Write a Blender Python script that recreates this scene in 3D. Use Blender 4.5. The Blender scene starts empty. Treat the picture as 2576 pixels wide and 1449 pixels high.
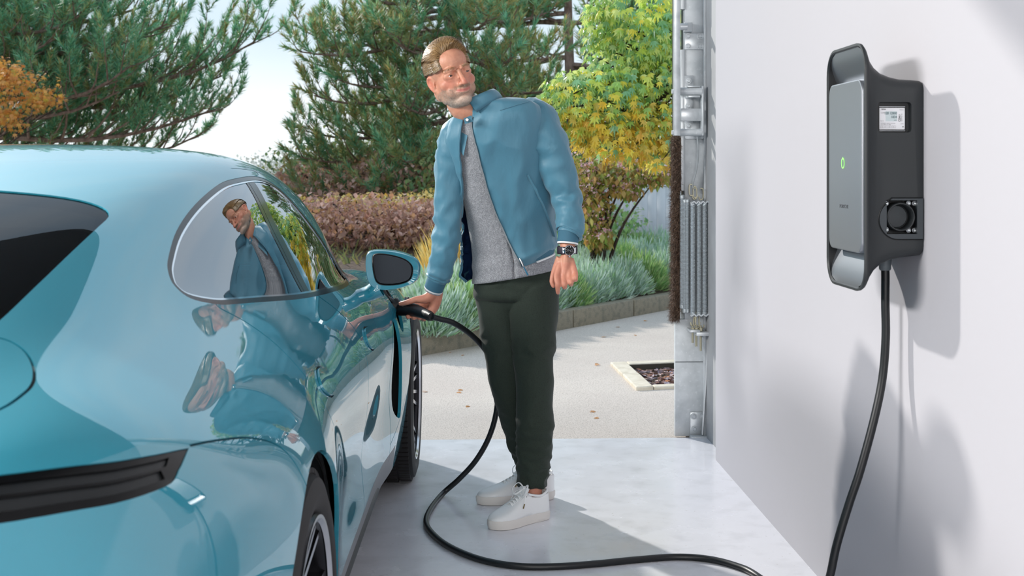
import bpy, bmesh, math, random
import numpy as np
from mathutils import Vector, Matrix, noise
from mathutils.geometry import delaunay_2d_cdt

R = random.Random(7)
PI = math.pi
scene = bpy.context.scene
COL = scene.collection

# ------------------------------------------------------------------ camera
CAM_H = 1.28
FPX = 3180.0
YAW = math.radians(2.215)
cam_d = bpy.data.cameras.new('camera')
cam = bpy.data.objects.new('camera', cam_d)
COL.objects.link(cam)
cam.location = (0, 0, CAM_H)
cam.rotation_euler = (PI / 2, 0, -YAW)
cam_d.sensor_width = 36
cam_d.lens = FPX / 2576 * 36
cam_d.shift_y = -294.5 / 2576
cam_d.clip_end = 900
cam_d.dof.use_dof = True
cam_d.dof.focus_distance = 4.5
cam_d.dof.aperture_fstop = 7.5
scene.camera = cam
scene.render.film_transparent = False
scene.view_settings.view_transform = 'Standard'
scene.view_settings.look = 'None'
scene.view_settings.exposure = 0.33
scene.view_settings.gamma = 1.0
scene.view_settings.use_curve_mapping = False
scene.cycles.max_bounces = 9
scene.cycles.diffuse_bounces = 4
scene.cycles.glossy_bounces = 5
scene.cycles.transmission_bounces = 6
scene.cycles.volume_bounces = 2
scene.cycles.volume_max_steps = 64
scene.cycles.transparent_max_bounces = 12
scene.cycles.sample_clamp_indirect = 6
scene.cycles.caustics_reflective = False
scene.cycles.caustics_refractive = False

# ------------------------------------------------------------------ sky
def srgb(c):
    out = []
    for v in c:
        v = v / 255.0
        out.append(v / 12.92 if v <= 0.04045 else ((v + 0.055) / 1.055) ** 2.4)
    return (out[0], out[1], out[2], 1.0)

world = bpy.data.worlds.new('sky')
scene.world = world
world.use_nodes = True
nt = world.node_tree
nt.nodes.clear()
wo = nt.nodes.new('ShaderNodeOutputWorld')
bg = nt.nodes.new('ShaderNodeBackground')
tc = nt.nodes.new('ShaderNodeTexCoord')
sp = nt.nodes.new('ShaderNodeSeparateXYZ')
cr = nt.nodes.new('ShaderNodeValToRGB')
nt.links.new(tc.outputs['Generated'], sp.inputs[0])
nt.links.new(sp.outputs['Z'], cr.inputs[0])
els = cr.color_ramp.elements
els[0].position = 0.0
els[0].color = srgb((216, 222, 226))
els[1].position = 1.0
els[1].color = srgb((160, 188, 214))
for pos, c in ((0.05, (212, 218, 222)), (0.105, (176, 194, 206)), (0.16, (172, 192, 206)), (0.4, (178, 196, 212))):
    e = els.new(pos)
    e.color = srgb(c)
nz = nt.nodes.new('ShaderNodeTexNoise')
nz.inputs['Scale'].default_value = 2.2
nz.inputs['Detail'].default_value = 5
mp = nt.nodes.new('ShaderNodeMapping')
mp.inputs['Scale'].default_value = (1, 1, 4.5)
nt.links.new(tc.outputs['Generated'], mp.inputs[0])
nt.links.new(mp.outputs[0], nz.inputs['Vector'])
rr = nt.nodes.new('ShaderNodeMapRange')
rr.inputs[1].default_value = 0.45
rr.inputs[2].default_value = 0.75
rr.inputs[3].default_value = 0.0
rr.inputs[4].default_value = 0.6
nt.links.new(nz.outputs['Fac'], rr.inputs[0])
mx = nt.nodes.new('ShaderNodeMixRGB')
mx.inputs[2].default_value = srgb((210, 215, 219))
nt.links.new(rr.outputs[0], mx.inputs[0])
nt.links.new(cr.outputs[0], mx.inputs[1])
nt.links.new(mx.outputs[0], bg.inputs[0])
bg.inputs[1].default_value = 1.3
nt.links.new(bg.outputs[0], wo.inputs[0])

# ------------------------------------------------------------------ sun and lamps
SUN_DIR = Vector((0.50, -0.73, -0.46)).normalized()      # travel direction: from behind the car, towards the wall
sd = bpy.data.lights.new('sun', 'SUN')
sd.energy = 2.9
sd.color = (1.0, 0.955, 0.89)
sd.angle = math.radians(1.6)
sun = bpy.data.objects.new('sun', sd)
COL.objects.link(sun)
sun.rotation_euler = SUN_DIR.to_track_quat('-Z', 'Y').to_euler()
sun.location = (-20, 30, 20)
# ------------------------------------------------------------------ materials
def hx(s):
    return srgb(tuple(int(s[i:i + 2], 16) for i in (0, 2, 4)))

def mat(name, col, rough=0.5, metal=0.0, coat=0.0, spec=0.5, bump=None, vary=None, trans=0.0, ior=1.5,
        sheen=0.0, emit=None, coatr=0.03, alpha=None, sub=None, aniso=0.0, rvary=None):
    """bump=(scale, strength, distance, stretch xyz, detail); vary=(scale, colour2, lo, hi, stretch) or list of such"""
    m = bpy.data.materials.new(name)
    m.use_nodes = True
    n = m.node_tree.nodes
    L = m.node_tree.links
    b = n['Principled BSDF']
    c = hx(col) if isinstance(col, str) else col
    b.inputs['Base Color'].default_value = c
    b.inputs['Roughness'].default_value = rough
    b.inputs['Metallic'].default_value = metal
    b.inputs['Coat Weight'].default_value = coat
    b.inputs['Coat Roughness'].default_value = coatr
    b.inputs['Specular IOR Level'].default_value = spec
    b.inputs['Transmission Weight'].default_value = trans
    b.inputs['IOR'].default_value = ior
    b.inputs['Sheen Weight'].default_value = sheen
    b.inputs['Anisotropic'].default_value = aniso
    if alpha is not None:
        b.inputs['Alpha'].default_value = alpha
    if sub:
        b.inputs['Subsurface Weight'].default_value = sub[0]
        b.inputs['Subsurface Radius'].default_value = sub[1]
        b.inputs['Subsurface Scale'].default_value = 0.02
    if emit:
        b.inputs['Emission Color'].default_value = hx(emit[0])
        b.inputs['Emission Strength'].default_value = emit[1]
    t = n.new('ShaderNodeTexCoord')

    def noise_node(scale, stretch=(1, 1, 1), detail=4, kind='n'):
        mpn = n.new('ShaderNodeMapping')
        mpn.inputs['Scale'].default_value = stretch
        L.new(t.outputs['Object'], mpn.inputs[0])
        if kind == 'v':
            x = n.new('ShaderNodeTexVoronoi')
            x.inputs['Scale'].default_value = scale
            L.new(mpn.outputs[0], x.inputs['Vector'])
            return x.outputs['Distance']
        if kind == 'w':
            x = n.new('ShaderNodeTexWave')
            x.inputs['Scale'].default_value = scale
            x.inputs['Distortion'].default_value = detail
            L.new(mpn.outputs[0], x.inputs['Vector'])
            return x.outputs['Fac']
        x = n.new('ShaderNodeTexNoise')
        x.inputs['Scale'].default_value = scale
        x.inputs['Detail'].default_value = detail
        L.new(mpn.outputs[0], x.inputs['Vector'])
        return x.outputs['Fac']
    if vary:
        if isinstance(vary[0], (int, float)):
            vary = [vary]
        prev = None
        for v in vary:
            sc, c2, lo, hi = v[:4]
            st = v[4] if len(v) > 4 else (1, 1, 1)
            kd = v[5] if len(v) > 5 else 'n'
            f = noise_node(sc, st, 5 if kd != 'w' else 1.5, kd)
            r = n.new('ShaderNodeMapRange')
            r.inputs[1].default_value = lo
            r.inputs[2].default_value = hi
            L.new(f, r.inputs[0])
            mxn = n.new('ShaderNodeMixRGB')
            L.new(r.outputs[0], mxn.inputs[0])
            if prev is None:
                mxn.inputs[1].default_value = c
            else:
                L.new(prev, mxn.inputs[1])
            mxn.inputs[2].default_value = hx(c2) if isinstance(c2, str) else c2
            prev = mxn.outputs[0]
        L.new(prev, b.inputs['Base Color'])
    if rvary:
        f = noise_node(rvary[0])
        r = n.new('ShaderNodeMapRange')
        r.inputs[1].default_value = 0.3
        r.inputs[2].default_value = 0.7
        r.inputs[3].default_value = rvary[1]
        r.inputs[4].default_value = rvary[2]
        L.new(f, r.inputs[0])
        L.new(r.outputs[0], b.inputs['Roughness'])
    if bump:
        if isinstance(bump[0], (int, float)):
            bump = [bump]
        prev = None
        for bb in bump:
            sc, stg, dist = bb[:3]
            st = bb[3] if len(bb) > 3 else (1, 1, 1)
            kd = bb[4] if len(bb) > 4 else 'n'
            f = noise_node(sc, st, 4 if kd != 'w' else (bb[5] if len(bb) > 5 else 1.0), kd)
            bn = n.new('ShaderNodeBump')
            bn.inputs['Strength'].default_value = stg
            bn.inputs['Distance'].default_value = dist
            L.new(f, bn.inputs['Height'])
            if prev is not None:
                L.new(prev, bn.inputs['Normal'])
            prev = bn.outputs[0]
        L.new(prev, b.inputs['Normal'])
    return m

def leaf_mat(name, cols, rough=0.45, trans_amt=0.4, scale=3.0, spec=0.5, gain=1.0):
    """foliage: colour picked per mesh island, some light passes through"""
    m = bpy.data.materials.new(name)
    m.use_nodes = True
    n = m.node_tree.nodes
    L = m.node_tree.links
    b = n['Principled BSDF']
    g = n.new('ShaderNodeNewGeometry')
    r = n.new('ShaderNodeValToRGB')
    r.color_ramp.interpolation = 'LINEAR'
    e = r.color_ramp.elements
    hx = lambda q: tuple([min(.92, v * gain) for v in globals()['hx'](q)[:3]] + [1.0])
    e[0].color = hx(cols[0])
    e[1].color = hx(cols[-1])
    for i, c in enumerate(cols[1:-1]):
        x = e.new((i + 1) / (len(cols) - 1))
        x.color = hx(c)
    L.new(g.outputs['Random Per Island'], r.inputs[0])
    L.new(r.outputs[0], b.inputs['Base Color'])
    b.inputs['Roughness'].default_value = rough
    b.inputs['Specular IOR Level'].default_value = spec
    tr = n.new('ShaderNodeBsdfTranslucent')
    L.new(r.outputs[0], tr.inputs[0])
    mxs = n.new('ShaderNodeMixShader')
    mxs.inputs[0].default_value = trans_amt
    out = n['Material Output']
    L.new(b.outputs[0], mxs.inputs[1])
    L.new(tr.outputs[0], mxs.inputs[2])
    L.new(mxs.outputs[0], out.inputs['Surface'])
    return m

# ------------------------------------------------------------------ objects
def tag(o, label=None, cat=None, group=None, kind=None):
    if label:
        o['label'] = label
    if cat:
        o['category'] = cat
    if group:
        o['group'] = group
    if kind:
        o['kind'] = kind
    return o

def empty(name, loc=(0, 0, 0), rz=0.0, rot=None):
    o = bpy.data.objects.new(name, None)
    o.empty_display_size = 0.05
    COL.objects.link(o)
    o.location = loc
    o.rotation_euler = rot if rot else (0, 0, rz)
    return o

def link(o, parent=None):
    COL.objects.link(o)
    if parent is not None:
        o.parent = parent
    return o

def mesh_obj(name, V, F, m=None, parent=None, smooth=True, mats=None, fm=None, auto=None):
    me = bpy.data.meshes.new(name)
    me.from_pydata([tuple(v) for v in V], [], [tuple(f) for f in F])
    if mats:
        for x in mats:
            me.materials.append(x)
        if fm is not None:
            me.polygons.foreach_set('material_index', list(fm))
    elif m is not None:
        me.materials.append(m)
    if smooth:
        me.polygons.foreach_set('use_smooth', [True] * len(me.polygons))
    me.update()
    if smooth and auto is not None:
        me.set_sharp_from_angle(angle=math.radians(auto))
    o = bpy.data.objects.new(name, me)
    return link(o, parent)

class MB:
    """collects primitive shapes; build() links them as one mesh object"""
    def __init__(self):
        self.V = []
        self.F = []
        self.M = []

    def add(self, V, F, mi=0, xf=None):
        n0 = len(self.V)
        if xf is not None:
            V = [xf @ Vector(v) for v in V]
        self.V += [tuple(v) for v in V]
        self.F += [tuple(i + n0 for i in f) for f in F]
        self.M += [mi] * len(F)
        return self

    def box(self, c, s, rot=None, mi=0, bev=0.0, xf=None):
        hx_, hy_, hz_ = s[0] / 2, s[1] / 2, s[2] / 2
        if bev <= 0:
            V = [Vector((x * hx_, y * hy_, z * hz_)) for x in (-1, 1) for y in (-1, 1) for z in (-1, 1)]
            F = [(0, 1, 3, 2), (4, 6, 7, 5), (0, 4, 5, 1), (2, 3, 7, 6), (0, 2, 6, 4), (1, 5, 7, 3)]
        else:
            bm = bmesh.new()
            bmesh.ops.create_cube(bm, size=1.0)
            for v in bm.verts:
                v.co = Vector((v.co.x * s[0], v.co.y * s[1], v.co.z * s[2]))
            bmesh.ops.bevel(bm, geom=bm.edges[:], offset=min(bev, min(s) * 0.45), segments=2, profile=0.5, affect='EDGES')
            V = [v.co.copy() for v in bm.verts]
            F = [[v.index for v in f.verts] for f in bm.faces]
            bm.verts.index_update()
            F = [[v.index for v in f.verts] for f in bm.faces]
            bm.free()
        mt = Matrix.Translation(Vector(c))
        if rot is not None:
            mt = mt @ (rot.to_4x4() if isinstance(rot, Matrix) else Matrix.Rotation(rot, 4, 'Z'))
        V = [mt @ v for v in V]
        return self.add(V, F, mi, xf)

    def tube(self, pts, r, seg=8, mi=0, cap=True, closed=False, xf=None, flat=1.0):
        P = [Vector(p) for p in pts]
        n = len(P)
        rs = r if isinstance(r, (list, tuple)) else [r] * n
        up = None
        V = []
        for i in range(n):
            if closed:
                t = (P[(i + 1) % n] - P[(i - 1) % n])
            else:
                t = (P[min(i + 1, n - 1)] - P[max(i - 1, 0)])
            if t.length < 1e-9:
                t = Vector((0, 0, 1))
            t.normalize()
            if up is None:
                a = Vector((0, 0, 1)) if abs(t.z) < 0.9 else Vector((1, 0, 0))
                up = (a - t * a.dot(t)).normalized()
            else:
                up = up - t * up.dot(t)
                up = up.normalized() if up.length > 1e-6 else t.orthogonal().normalized()
            sd_ = t.cross(up)
            for k in range(seg):
                a = 2 * PI * k / seg
                V.append(P[i] + up * (math.cos(a) * rs[i] * flat) + sd_ * (math.sin(a) * rs[i]))
        F = []
        for i in range(n if closed else n - 1):
            j = (i + 1) % n
            for k in range(seg):
                k2 = (k + 1) % seg
                F.append((i * seg + k, i * seg + k2, j * seg + k2, j * seg + k))
        if cap and not closed:
            F.append(tuple(reversed(range(seg))))
            F.append(tuple((n - 1) * seg + k for k in range(seg)))
        return self.add(V, F, mi, xf)

    def lathe(self, prof, origin=(0, 0, 0), axis=(0, 0, 1), seg=24, mi=0, xf=None, close=False):
        """prof: (radius, height along axis)"""
        q = Vector((0, 0, 1)).rotation_difference(Vector(axis).normalized()).to_matrix().to_4x4()
        mt = Matrix.Translation(Vector(origin)) @ q
        V = []
        for (r, h) in prof:
            for k in range(seg):
                a = 2 * PI * k / seg
                V.append(mt @ Vector((r * math.cos(a), r * math.sin(a), h)))
        F = []
        m_ = len(prof)
        for i in range(m_ if close else m_ - 1):
            j = (i + 1) % m_
            for k in range(seg):
                k2 = (k + 1) % seg
                F.append((i * seg + k, i * seg + k2, j * seg + k2, j * seg + k))
        return self.add(V, F, mi, xf)

    def cyl(self, p0, p1, r, seg=12, mi=0, r2=None, xf=None):
        return self.tube([p0, p1], [r, r if r2 is None else r2], seg, mi, True, False, xf)

    def prism(self, poly, d, xf=None, mi=0):
        """poly in xy, extruded 0..d in z"""
        n = len(poly)
        V = [Vector((p[0], p[1], 0)) for p in poly] + [Vector((p[0], p[1], d)) for p in poly]
        F = [tuple(reversed(range(n))), tuple(range(n, 2 * n))]
        for i in range(n):
            j = (i + 1) % n
            F.append((i, j, n + j, n + i))
        return self.add(V, F, mi, xf)

    def ball(self, c, r, seg=12, rings=8, mi=0, xf=None, rot=None):
        rx, ry, rz = r if isinstance(r, (list, tuple)) else (r, r, r)
        V = []
        for i in range(rings + 1):
            th = PI * i / rings
            for k in range(seg):
                a = 2 * PI * k / seg
                v = Vector((rx * math.sin(th) * math.cos(a), ry * math.sin(th) * math.sin(a), rz * math.cos(th)))
                if rot is not None:
                    v = rot @ v
                V.append(Vector(c) + v)
        F = []
        for i in range(rings):
            for k in range(seg):
                k2 = (k + 1) % seg
                F.append((i * seg + k, (i + 1) * seg + k, (i + 1) * seg + k2, i * seg + k2))
        return self.add(V, F, mi, xf)

    def build(self, name, m=None, parent=None, smooth=True, auto=35, mats=None):
        return mesh_obj(name, self.V, self.F, m, parent, smooth, mats, self.M if mats else None, auto)

def smooth_path(pts, n=8, closed=False):
    """Catmull-Rom through points"""
    P = [Vector(p) for p in pts]
    k = len(P)
    out = []
    rng = range(k) if closed else range(k - 1)
    for i in rng:
        if closed:
            p0, p1, p2, p3 = P[(i - 1) % k], P[i], P[(i + 1) % k], P[(i + 2) % k]
        else:
            p0 = P[i - 1] if i > 0 else P[0] * 2 - P[1]
            p1, p2 = P[i], P[i + 1]
            p3 = P[i + 2] if i + 2 < k else P[-1] * 2 - P[-2]
        for s in range(n):
            t = s / n
            out.append(0.5 * ((2 * p1) + (-p0 + p2) * t + (2 * p0 - 5 * p1 + 4 * p2 - p3) * t * t + (-p0 + 3 * p1 - 3 * p2 + p3) * t ** 3))
    if not closed:
        out.append(P[-1].copy())
    return out

def rrect(w, h, r, n=5):
    out = []
    for (cx, cy, a0) in ((w / 2 - r, h / 2 - r, 0), (-w / 2 + r, h / 2 - r, 90), (-w / 2 + r, -h / 2 + r, 180), (w / 2 - r, -h / 2 + r, 270)):
        for i in range(n + 1):
            a = math.radians(a0 + 90 * i / n)
            out.append((cx + r * math.cos(a), cy + r * math.sin(a)))
    return out

def text_mesh(name, body, size, xf, m, parent, depth=0.0004, bold=False, xscale=1.0, align='CENTER'):
    cu = bpy.data.curves.new(name, 'FONT')
    cu.body = body
    cu.size = size
    cu.align_x = align
    cu.align_y = 'CENTER'
    cu.extrude = depth
    cu.resolution_u = 2
    if bold:
        cu.offset = size * 0.02
    tmp = bpy.data.objects.new('tmp_text', cu)
    COL.objects.link(tmp)
    dg = bpy.context.evaluated_depsgraph_get()
    me = bpy.data.meshes.new_from_object(tmp.evaluated_get(dg))
    me.name = name
    bpy.data.objects.remove(tmp)
    bpy.data.curves.remove(cu)
    me.materials.clear()
    me.materials.append(m)
    o = bpy.data.objects.new(name, me)
    link(o, parent)
    for v in me.vertices:
        v.co = xf @ Vector((v.co.x * xscale, v.co.y, v.co.z))
    return o

def remeshed(mb, voxel, smooth_it=4, name='tmp'):
    """union of overlapping closed shapes as one continuous surface; returns a mesh datablock"""
    me = bpy.data.meshes.new(name)
    me.from_pydata(mb.V, [], mb.F)
    me.update()
    o = bpy.data.objects.new(name, me)
    COL.objects.link(o)
    md = o.modifiers.new('r', 'REMESH')
    md.mode = 'VOXEL'
    md.voxel_size = voxel
    md.use_smooth_shade = True
    if smooth_it:
        s = o.modifiers.new('s', 'SMOOTH')
        s.factor = 0.5
        s.iterations = smooth_it
    dg = bpy.context.evaluated_depsgraph_get()
    out = bpy.data.meshes.new_from_object(o.evaluated_get(dg))
    bpy.data.objects.remove(o)
    bpy.data.meshes.remove(me)
    return out

def mesh_np(me):
    a = np.empty(len(me.vertices) * 3)
    me.vertices.foreach_get('co', a)
    b = np.empty(len(me.vertices) * 3)
    me.vertices.foreach_get('normal', b)
    return a.reshape(-1, 3), b.reshape(-1, 3)

def set_np(me, a):
    me.vertices.foreach_set('co', a.reshape(-1))
    me.update()

def gnd(px, py, z=0.0):
    """ground point seen at a photograph pixel (for laying the site out)"""
    s = (py - 430.0) / (CAM_H - z)
    d = FPX / s
    return at(px, d, z)

def at(px, d, z):
    xc = (px - 1288.0) / FPX * d
    c, s = math.cos(YAW), math.sin(YAW)
    return Vector((xc * c + d * s, -xc * s + d * c, z))

def ray_pt(px, py, d):
    z = CAM_H - (py - 430.0) / FPX * d
    return at(px, d, z)
# ------------------------------------------------------------------ car body surface (car coordinates: x out from the centre line, y forward from the rear axle, z up)
# one control column per line, thirteen points from the centre line over the roof and down the flank to the sill
CAGE = [
 [(0,3.74,.2),(.25,3.73,.2),(.42,3.7,.2),(.53,3.67,.2),(.62,3.63,.2),(.7,3.58,.2),(.77,3.52,.2),(.82,3.46,.2),(.86,3.39,.2),(.89,3.33,.2),(.91,3.27,.2),(.92,3.22,.2),(.92,3.18,.2)],
 [(0,3.8,.34),(.25,3.78,.34),(.42,3.75,.34),(.53,3.71,.34),(.62,3.66,.34),(.7,3.6,.34),(.77,3.54,.34),(.83,3.47,.33),(.88,3.4,.32),(.91,3.33,.31),(.93,3.27,.29),(.94,3.22,.26),(.93,3.17,.22)],
 [(0,3.8,.5),(.25,3.78,.5),(.42,3.74,.5),(.53,3.7,.5),(.62,3.65,.5),(.7,3.59,.5),(.78,3.52,.49),(.84,3.45,.47),(.89,3.38,.44),(.92,3.31,.4),(.94,3.25,.36),(.95,3.2,.3),(.93,3.15,.22)],
 [(0,3.7,.63),(.25,3.68,.63),(.42,3.64,.64),(.53,3.6,.66),(.62,3.54,.68),(.7,3.48,.7),(.78,3.42,.69),(.87,3.36,.64),(.92,3.3,.58),(.962,3.24,.5),(.982,3.19,.42),(.967,3.15,.33),(.93,3.1,.22)],
 [(0,3.35,.72),(.25,3.34,.72),(.42,3.31,.73),(.53,3.28,.76),(.62,3.24,.8),(.7,3.2,.83),(.79,3.17,.82),(.89,3.14,.76),(.945,3.11,.68),(.982,3.09,.58),(.992,3.07,.48),(.977,3.05,.36),(.94,3.02,.22)],
 [(0,2.9,.79),(.25,2.9,.79),(.42,2.9,.8),(.53,2.9,.83),(.62,2.89,.868),(.7,2.88,.885),(.79,2.88,.875),(.9,2.88,.83),(.971,2.88,.74),(1.009,2.88,.62),(1.012,2.88,.5),(.989,2.88,.36),(.949,2.88,.22)],
 [(0,2.52,.87),(.25,2.5,.87),(.42,2.49,.875),(.54,2.48,.885),(.64,2.48,.895),(.72,2.48,.895),(.8,2.48,.878),(.895,2.48,.83),(.95,2.48,.74),(.987,2.48,.62),(.987,2.48,.5),(.974,2.48,.33),(.945,2.48,.2)],
 [(0,2.36,.925),(.25,2.34,.927),(.46,2.31,.929),(.614,2.28,.927),(.721,2.26,.915),(.786,2.24,.9),(.837,2.22,.875),(.905,2.21,.82),(.95,2.2,.73),(.965,2.2,.62),(.96,2.2,.48),(.96,2.2,.32),(.945,2.2,.19)],
 [(0,2.1,1.078),(.26,2.08,1.076),(.497,2.05,1.074),(.669,2.02,1.049),(.759,1.99,.99),(.8,1.97,.912),(.855,1.96,.88),(.895,1.95,.81),(.93,1.95,.71),(.94,1.95,.6),(.922,1.95,.46),(.93,1.95,.31),(.915,1.95,.19)],
 [(0,1.72,1.268),(.26,1.71,1.268),(.549,1.69,1.261),(.701,1.67,1.212),(.784,1.66,1.078),(.815,1.65,.935),(.869,1.64,.885),(.9,1.63,.8),(.935,1.62,.69),(.94,1.62,.58),(.92,1.62,.44),(.93,1.62,.31),(.915,1.62,.19)],
 [(0,1.35,1.35),(.27,1.35,1.35),(.564,1.34,1.333),(.693,1.33,1.275),(.78,1.32,1.103),(.83,1.31,.96),(.87,1.3,.89),(.905,1.3,.8),(.94,1.3,.68),(.94,1.3,.56),(.92,1.3,.43),(.93,1.3,.3),(.915,1.3,.19)],
 [(0,.98,1.358),(.27,.98,1.357),(.546,.98,1.338),(.673,.98,1.288),(.76,.98,1.115),(.82,.98,.97),(.87,.98,.895),(.905,.98,.8),(.94,.98,.68),(.94,.98,.56),(.92,.98,.43),(.93,.98,.3),(.915,.98,.19)],
 [(0,.62,1.325),(.27,.62,1.325),(.508,.62,1.308),(.643,.62,1.262),(.73,.62,1.12),(.795,.62,.99),(.855,.62,.905),(.9,.62,.81),(.943,.62,.69),(.943,.62,.56),(.929,.62,.43),(.933,.62,.3),(.917,.62,.19)],
 [(0,.26,1.27),(.26,.26,1.268),(.47,.26,1.254),(.594,.26,1.215),(.679,.26,1.11),(.739,.26,1.015),(.818,.26,.935),(.895,.27,.855),(.975,.28,.74),(.987,.28,.61),(.988,.28,.48),(.982,.28,.33),(.96,.28,.19)],
 [(0,-.1,1.2),(.25,-.1,1.195),(.445,-.1,1.179),(.559,-.1,1.146),(.637,-.1,1.08),(.705,-.1,1.01),(.79,-.09,.955),(.885,-.08,.875),(.981,-.06,.76),(1,-.05,.62),(.997,-.05,.48),(.983,-.05,.33),(.962,-.05,.2)],
 [(0,-.42,1.125),(.25,-.42,1.117),(.422,-.42,1.105),(.532,-.41,1.078),(.614,-.4,1.035),(.693,-.38,.99),(.777,-.36,.948),(.877,-.34,.88),(.954,-.31,.78),(.98,-.29,.62),(.982,-.28,.48),(.97,-.28,.34),(.95,-.28,.22)],
 [(0,-.72,1.05),(.25,-.71,1.045),(.41,-.7,1.035),(.515,-.68,1.02),(.6,-.65,.995),(.7,-.64,.972),(.79,-.6,.935),(.87,-.57,.885),(.925,-.53,.8),(.945,-.5,.67),(.938,-.47,.48),(.932,-.46,.36),(.92,-.46,.24)],
 [(0,-.93,.99),(.25,-.92,.985),(.41,-.9,.98),(.515,-.86,.97),(.6,-.82,.95),(.7,-.8,.94),(.775,-.765,.915),(.845,-.725,.86),(.885,-.69,.765),(.91,-.66,.65),(.905,-.61,.48),(.905,-.6,.37),(.89,-.6,.25)],
 [(0,-1.02,.955),(.25,-1.01,.952),(.41,-.985,.945),(.515,-.95,.93),(.6,-.91,.905),(.69,-.89,.905),(.76,-.85,.87),(.82,-.81,.81),(.86,-.775,.72),(.88,-.755,.61),(.875,-.72,.48),(.875,-.71,.38),(.865,-.71,.26)],
 [(0,-1.03,.89),(.25,-1.02,.885),(.41,-1,.875),(.515,-.97,.86),(.6,-.93,.83),(.675,-.92,.82),(.74,-.88,.78),(.795,-.85,.73),(.835,-.82,.65),(.86,-.8,.56),(.85,-.78,.46),(.85,-.77,.38),(.84,-.77,.27)],
 [(0,-1.07,.76),(.25,-1.06,.755),(.41,-1.04,.745),(.515,-1.01,.73),(.6,-.975,.7),(.67,-.96,.69),(.73,-.92,.655),(.78,-.89,.61),(.81,-.865,.555),(.83,-.85,.49),(.82,-.84,.42),(.82,-.83,.36),(.81,-.83,.28)],
 [(0,-1.08,.55),(.25,-1.07,.55),(.41,-1.05,.545),(.515,-1.02,.535),(.6,-.985,.52),(.655,-.955,.5),(.7,-.925,.48),(.74,-.9,.45),(.765,-.885,.42),(.78,-.875,.39),(.79,-.87,.36),(.79,-.865,.32),(.78,-.865,.28)],
 [(0,-1.02,.28),(.25,-1.01,.28),(.41,-1,.28),(.515,-.97,.28),(.6,-.94,.28),(.65,-.915,.28),(.69,-.89,.28),(.72,-.87,.28),(.74,-.86,.28),(.75,-.855,.28),(.76,-.85,.28),(.765,-.845,.275),(.76,-.84,.27)],
]
CAGE_N = np.array(CAGE, float)
NU, NV = CAGE_N.shape[0], CAGE_N.shape[1]
_P = np.zeros((NU + 2, NV + 2, 3))
_P[1:-1, 1:-1] = CAGE_N
_P[1:-1, 0] = CAGE_N[:, 1] * np.array([-1, 1, 1])
_P[1:-1, -1] = 2 * CAGE_N[:, -1] - CAGE_N[:, -2]
_P[0] = 2 * _P[1] - _P[2]
_P[-1] = 2 * _P[-2] - _P[-3]

def _bs(t):
    return np.stack([(1 - t) ** 3 / 6, (3 * t ** 3 - 6 * t ** 2 + 4) / 6, (-3 * t ** 3 + 3 * t ** 2 + 3 * t + 1) / 6, t ** 3 / 6], -1)

def _dbs(t):
    return np.stack([-(1 - t) ** 2 / 2, (9 * t ** 2 - 12 * t) / 6, (-9 * t ** 2 + 6 * t + 3) / 6, t ** 2 / 2], -1)

def surf(u, v, der=False):
    u = np.atleast_1d(np.asarray(u, float))
    v = np.atleast_1d(np.asarray(v, float))
    sg = np.where(v < 0, -1.0, 1.0)
    va = np.abs(v)
    i = np.clip(np.floor(u).astype(int), 0, NU - 2)
    j = np.clip(np.floor(va).astype(int), 0, NV - 2)
    fu, fv = u - i, va - j
    bu, bv = _bs(fu), _bs(fv)
    G = _P[i[:, None, None] + np.arange(4)[None, :, None], j[:, None, None] + np.arange(4)[None, None, :]]
    S = np.einsum('na,nb,nabk->nk', bu, bv, G)
    S[:, 0] *= sg
    if not der:
        return S
    Su = np.einsum('na,nb,nabk->nk', _dbs(fu), bv, G)
    Sv = np.einsum('na,nb,nabk->nk', bu, _dbs(fv), G)
    Su[:, 0] *= sg
    Sv[:, 1] *= sg
    Sv[:, 2] *= sg
    N = np.cross(Su, Sv)
    N /= np.maximum(np.linalg.norm(N, axis=1, keepdims=True), 1e-9)
    return S, N, Su, Sv

_gu, _gv = np.meshgrid(np.linspace(0, NU - 1, 331), np.linspace(0, NV - 1, 181), indexing='ij')
_gu, _gv = _gu.ravel(), _gv.ravel()
_gs = surf(_gu, _gv)

def invert(pts, w=(1, 1, 1)):
    """nearest surface parameter for car-space points (x>=0); w weights the axes (0 = free)"""
    out = []
    w = np.array(w, float)
    for p in pts:
        p = np.array(p, float)
        k = int(np.argmin((((_gs - p) * w) ** 2).sum(1)))
        u, v = _gu[k], _gv[k]
        for _ in range(12):
            S, N, Su, Sv = surf([u], [v], True)
            r = (p - S[0]) * w
            A = np.stack([Su[0] * w, Sv[0] * w], 1)
            d, *_ = np.linalg.lstsq(A, r, rcond=None)
            u = min(max(u + max(-.5, min(.5, d[0])), 0), NU - 1)
            v = min(max(v + max(-.5, min(.5, d[1])), 0), NV - 1)
        out.append((u, v))
    return out

CAR_LOC = Vector((-1.25, 2.43, 0))
CAR_YAW = math.radians(-1.3)
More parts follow.
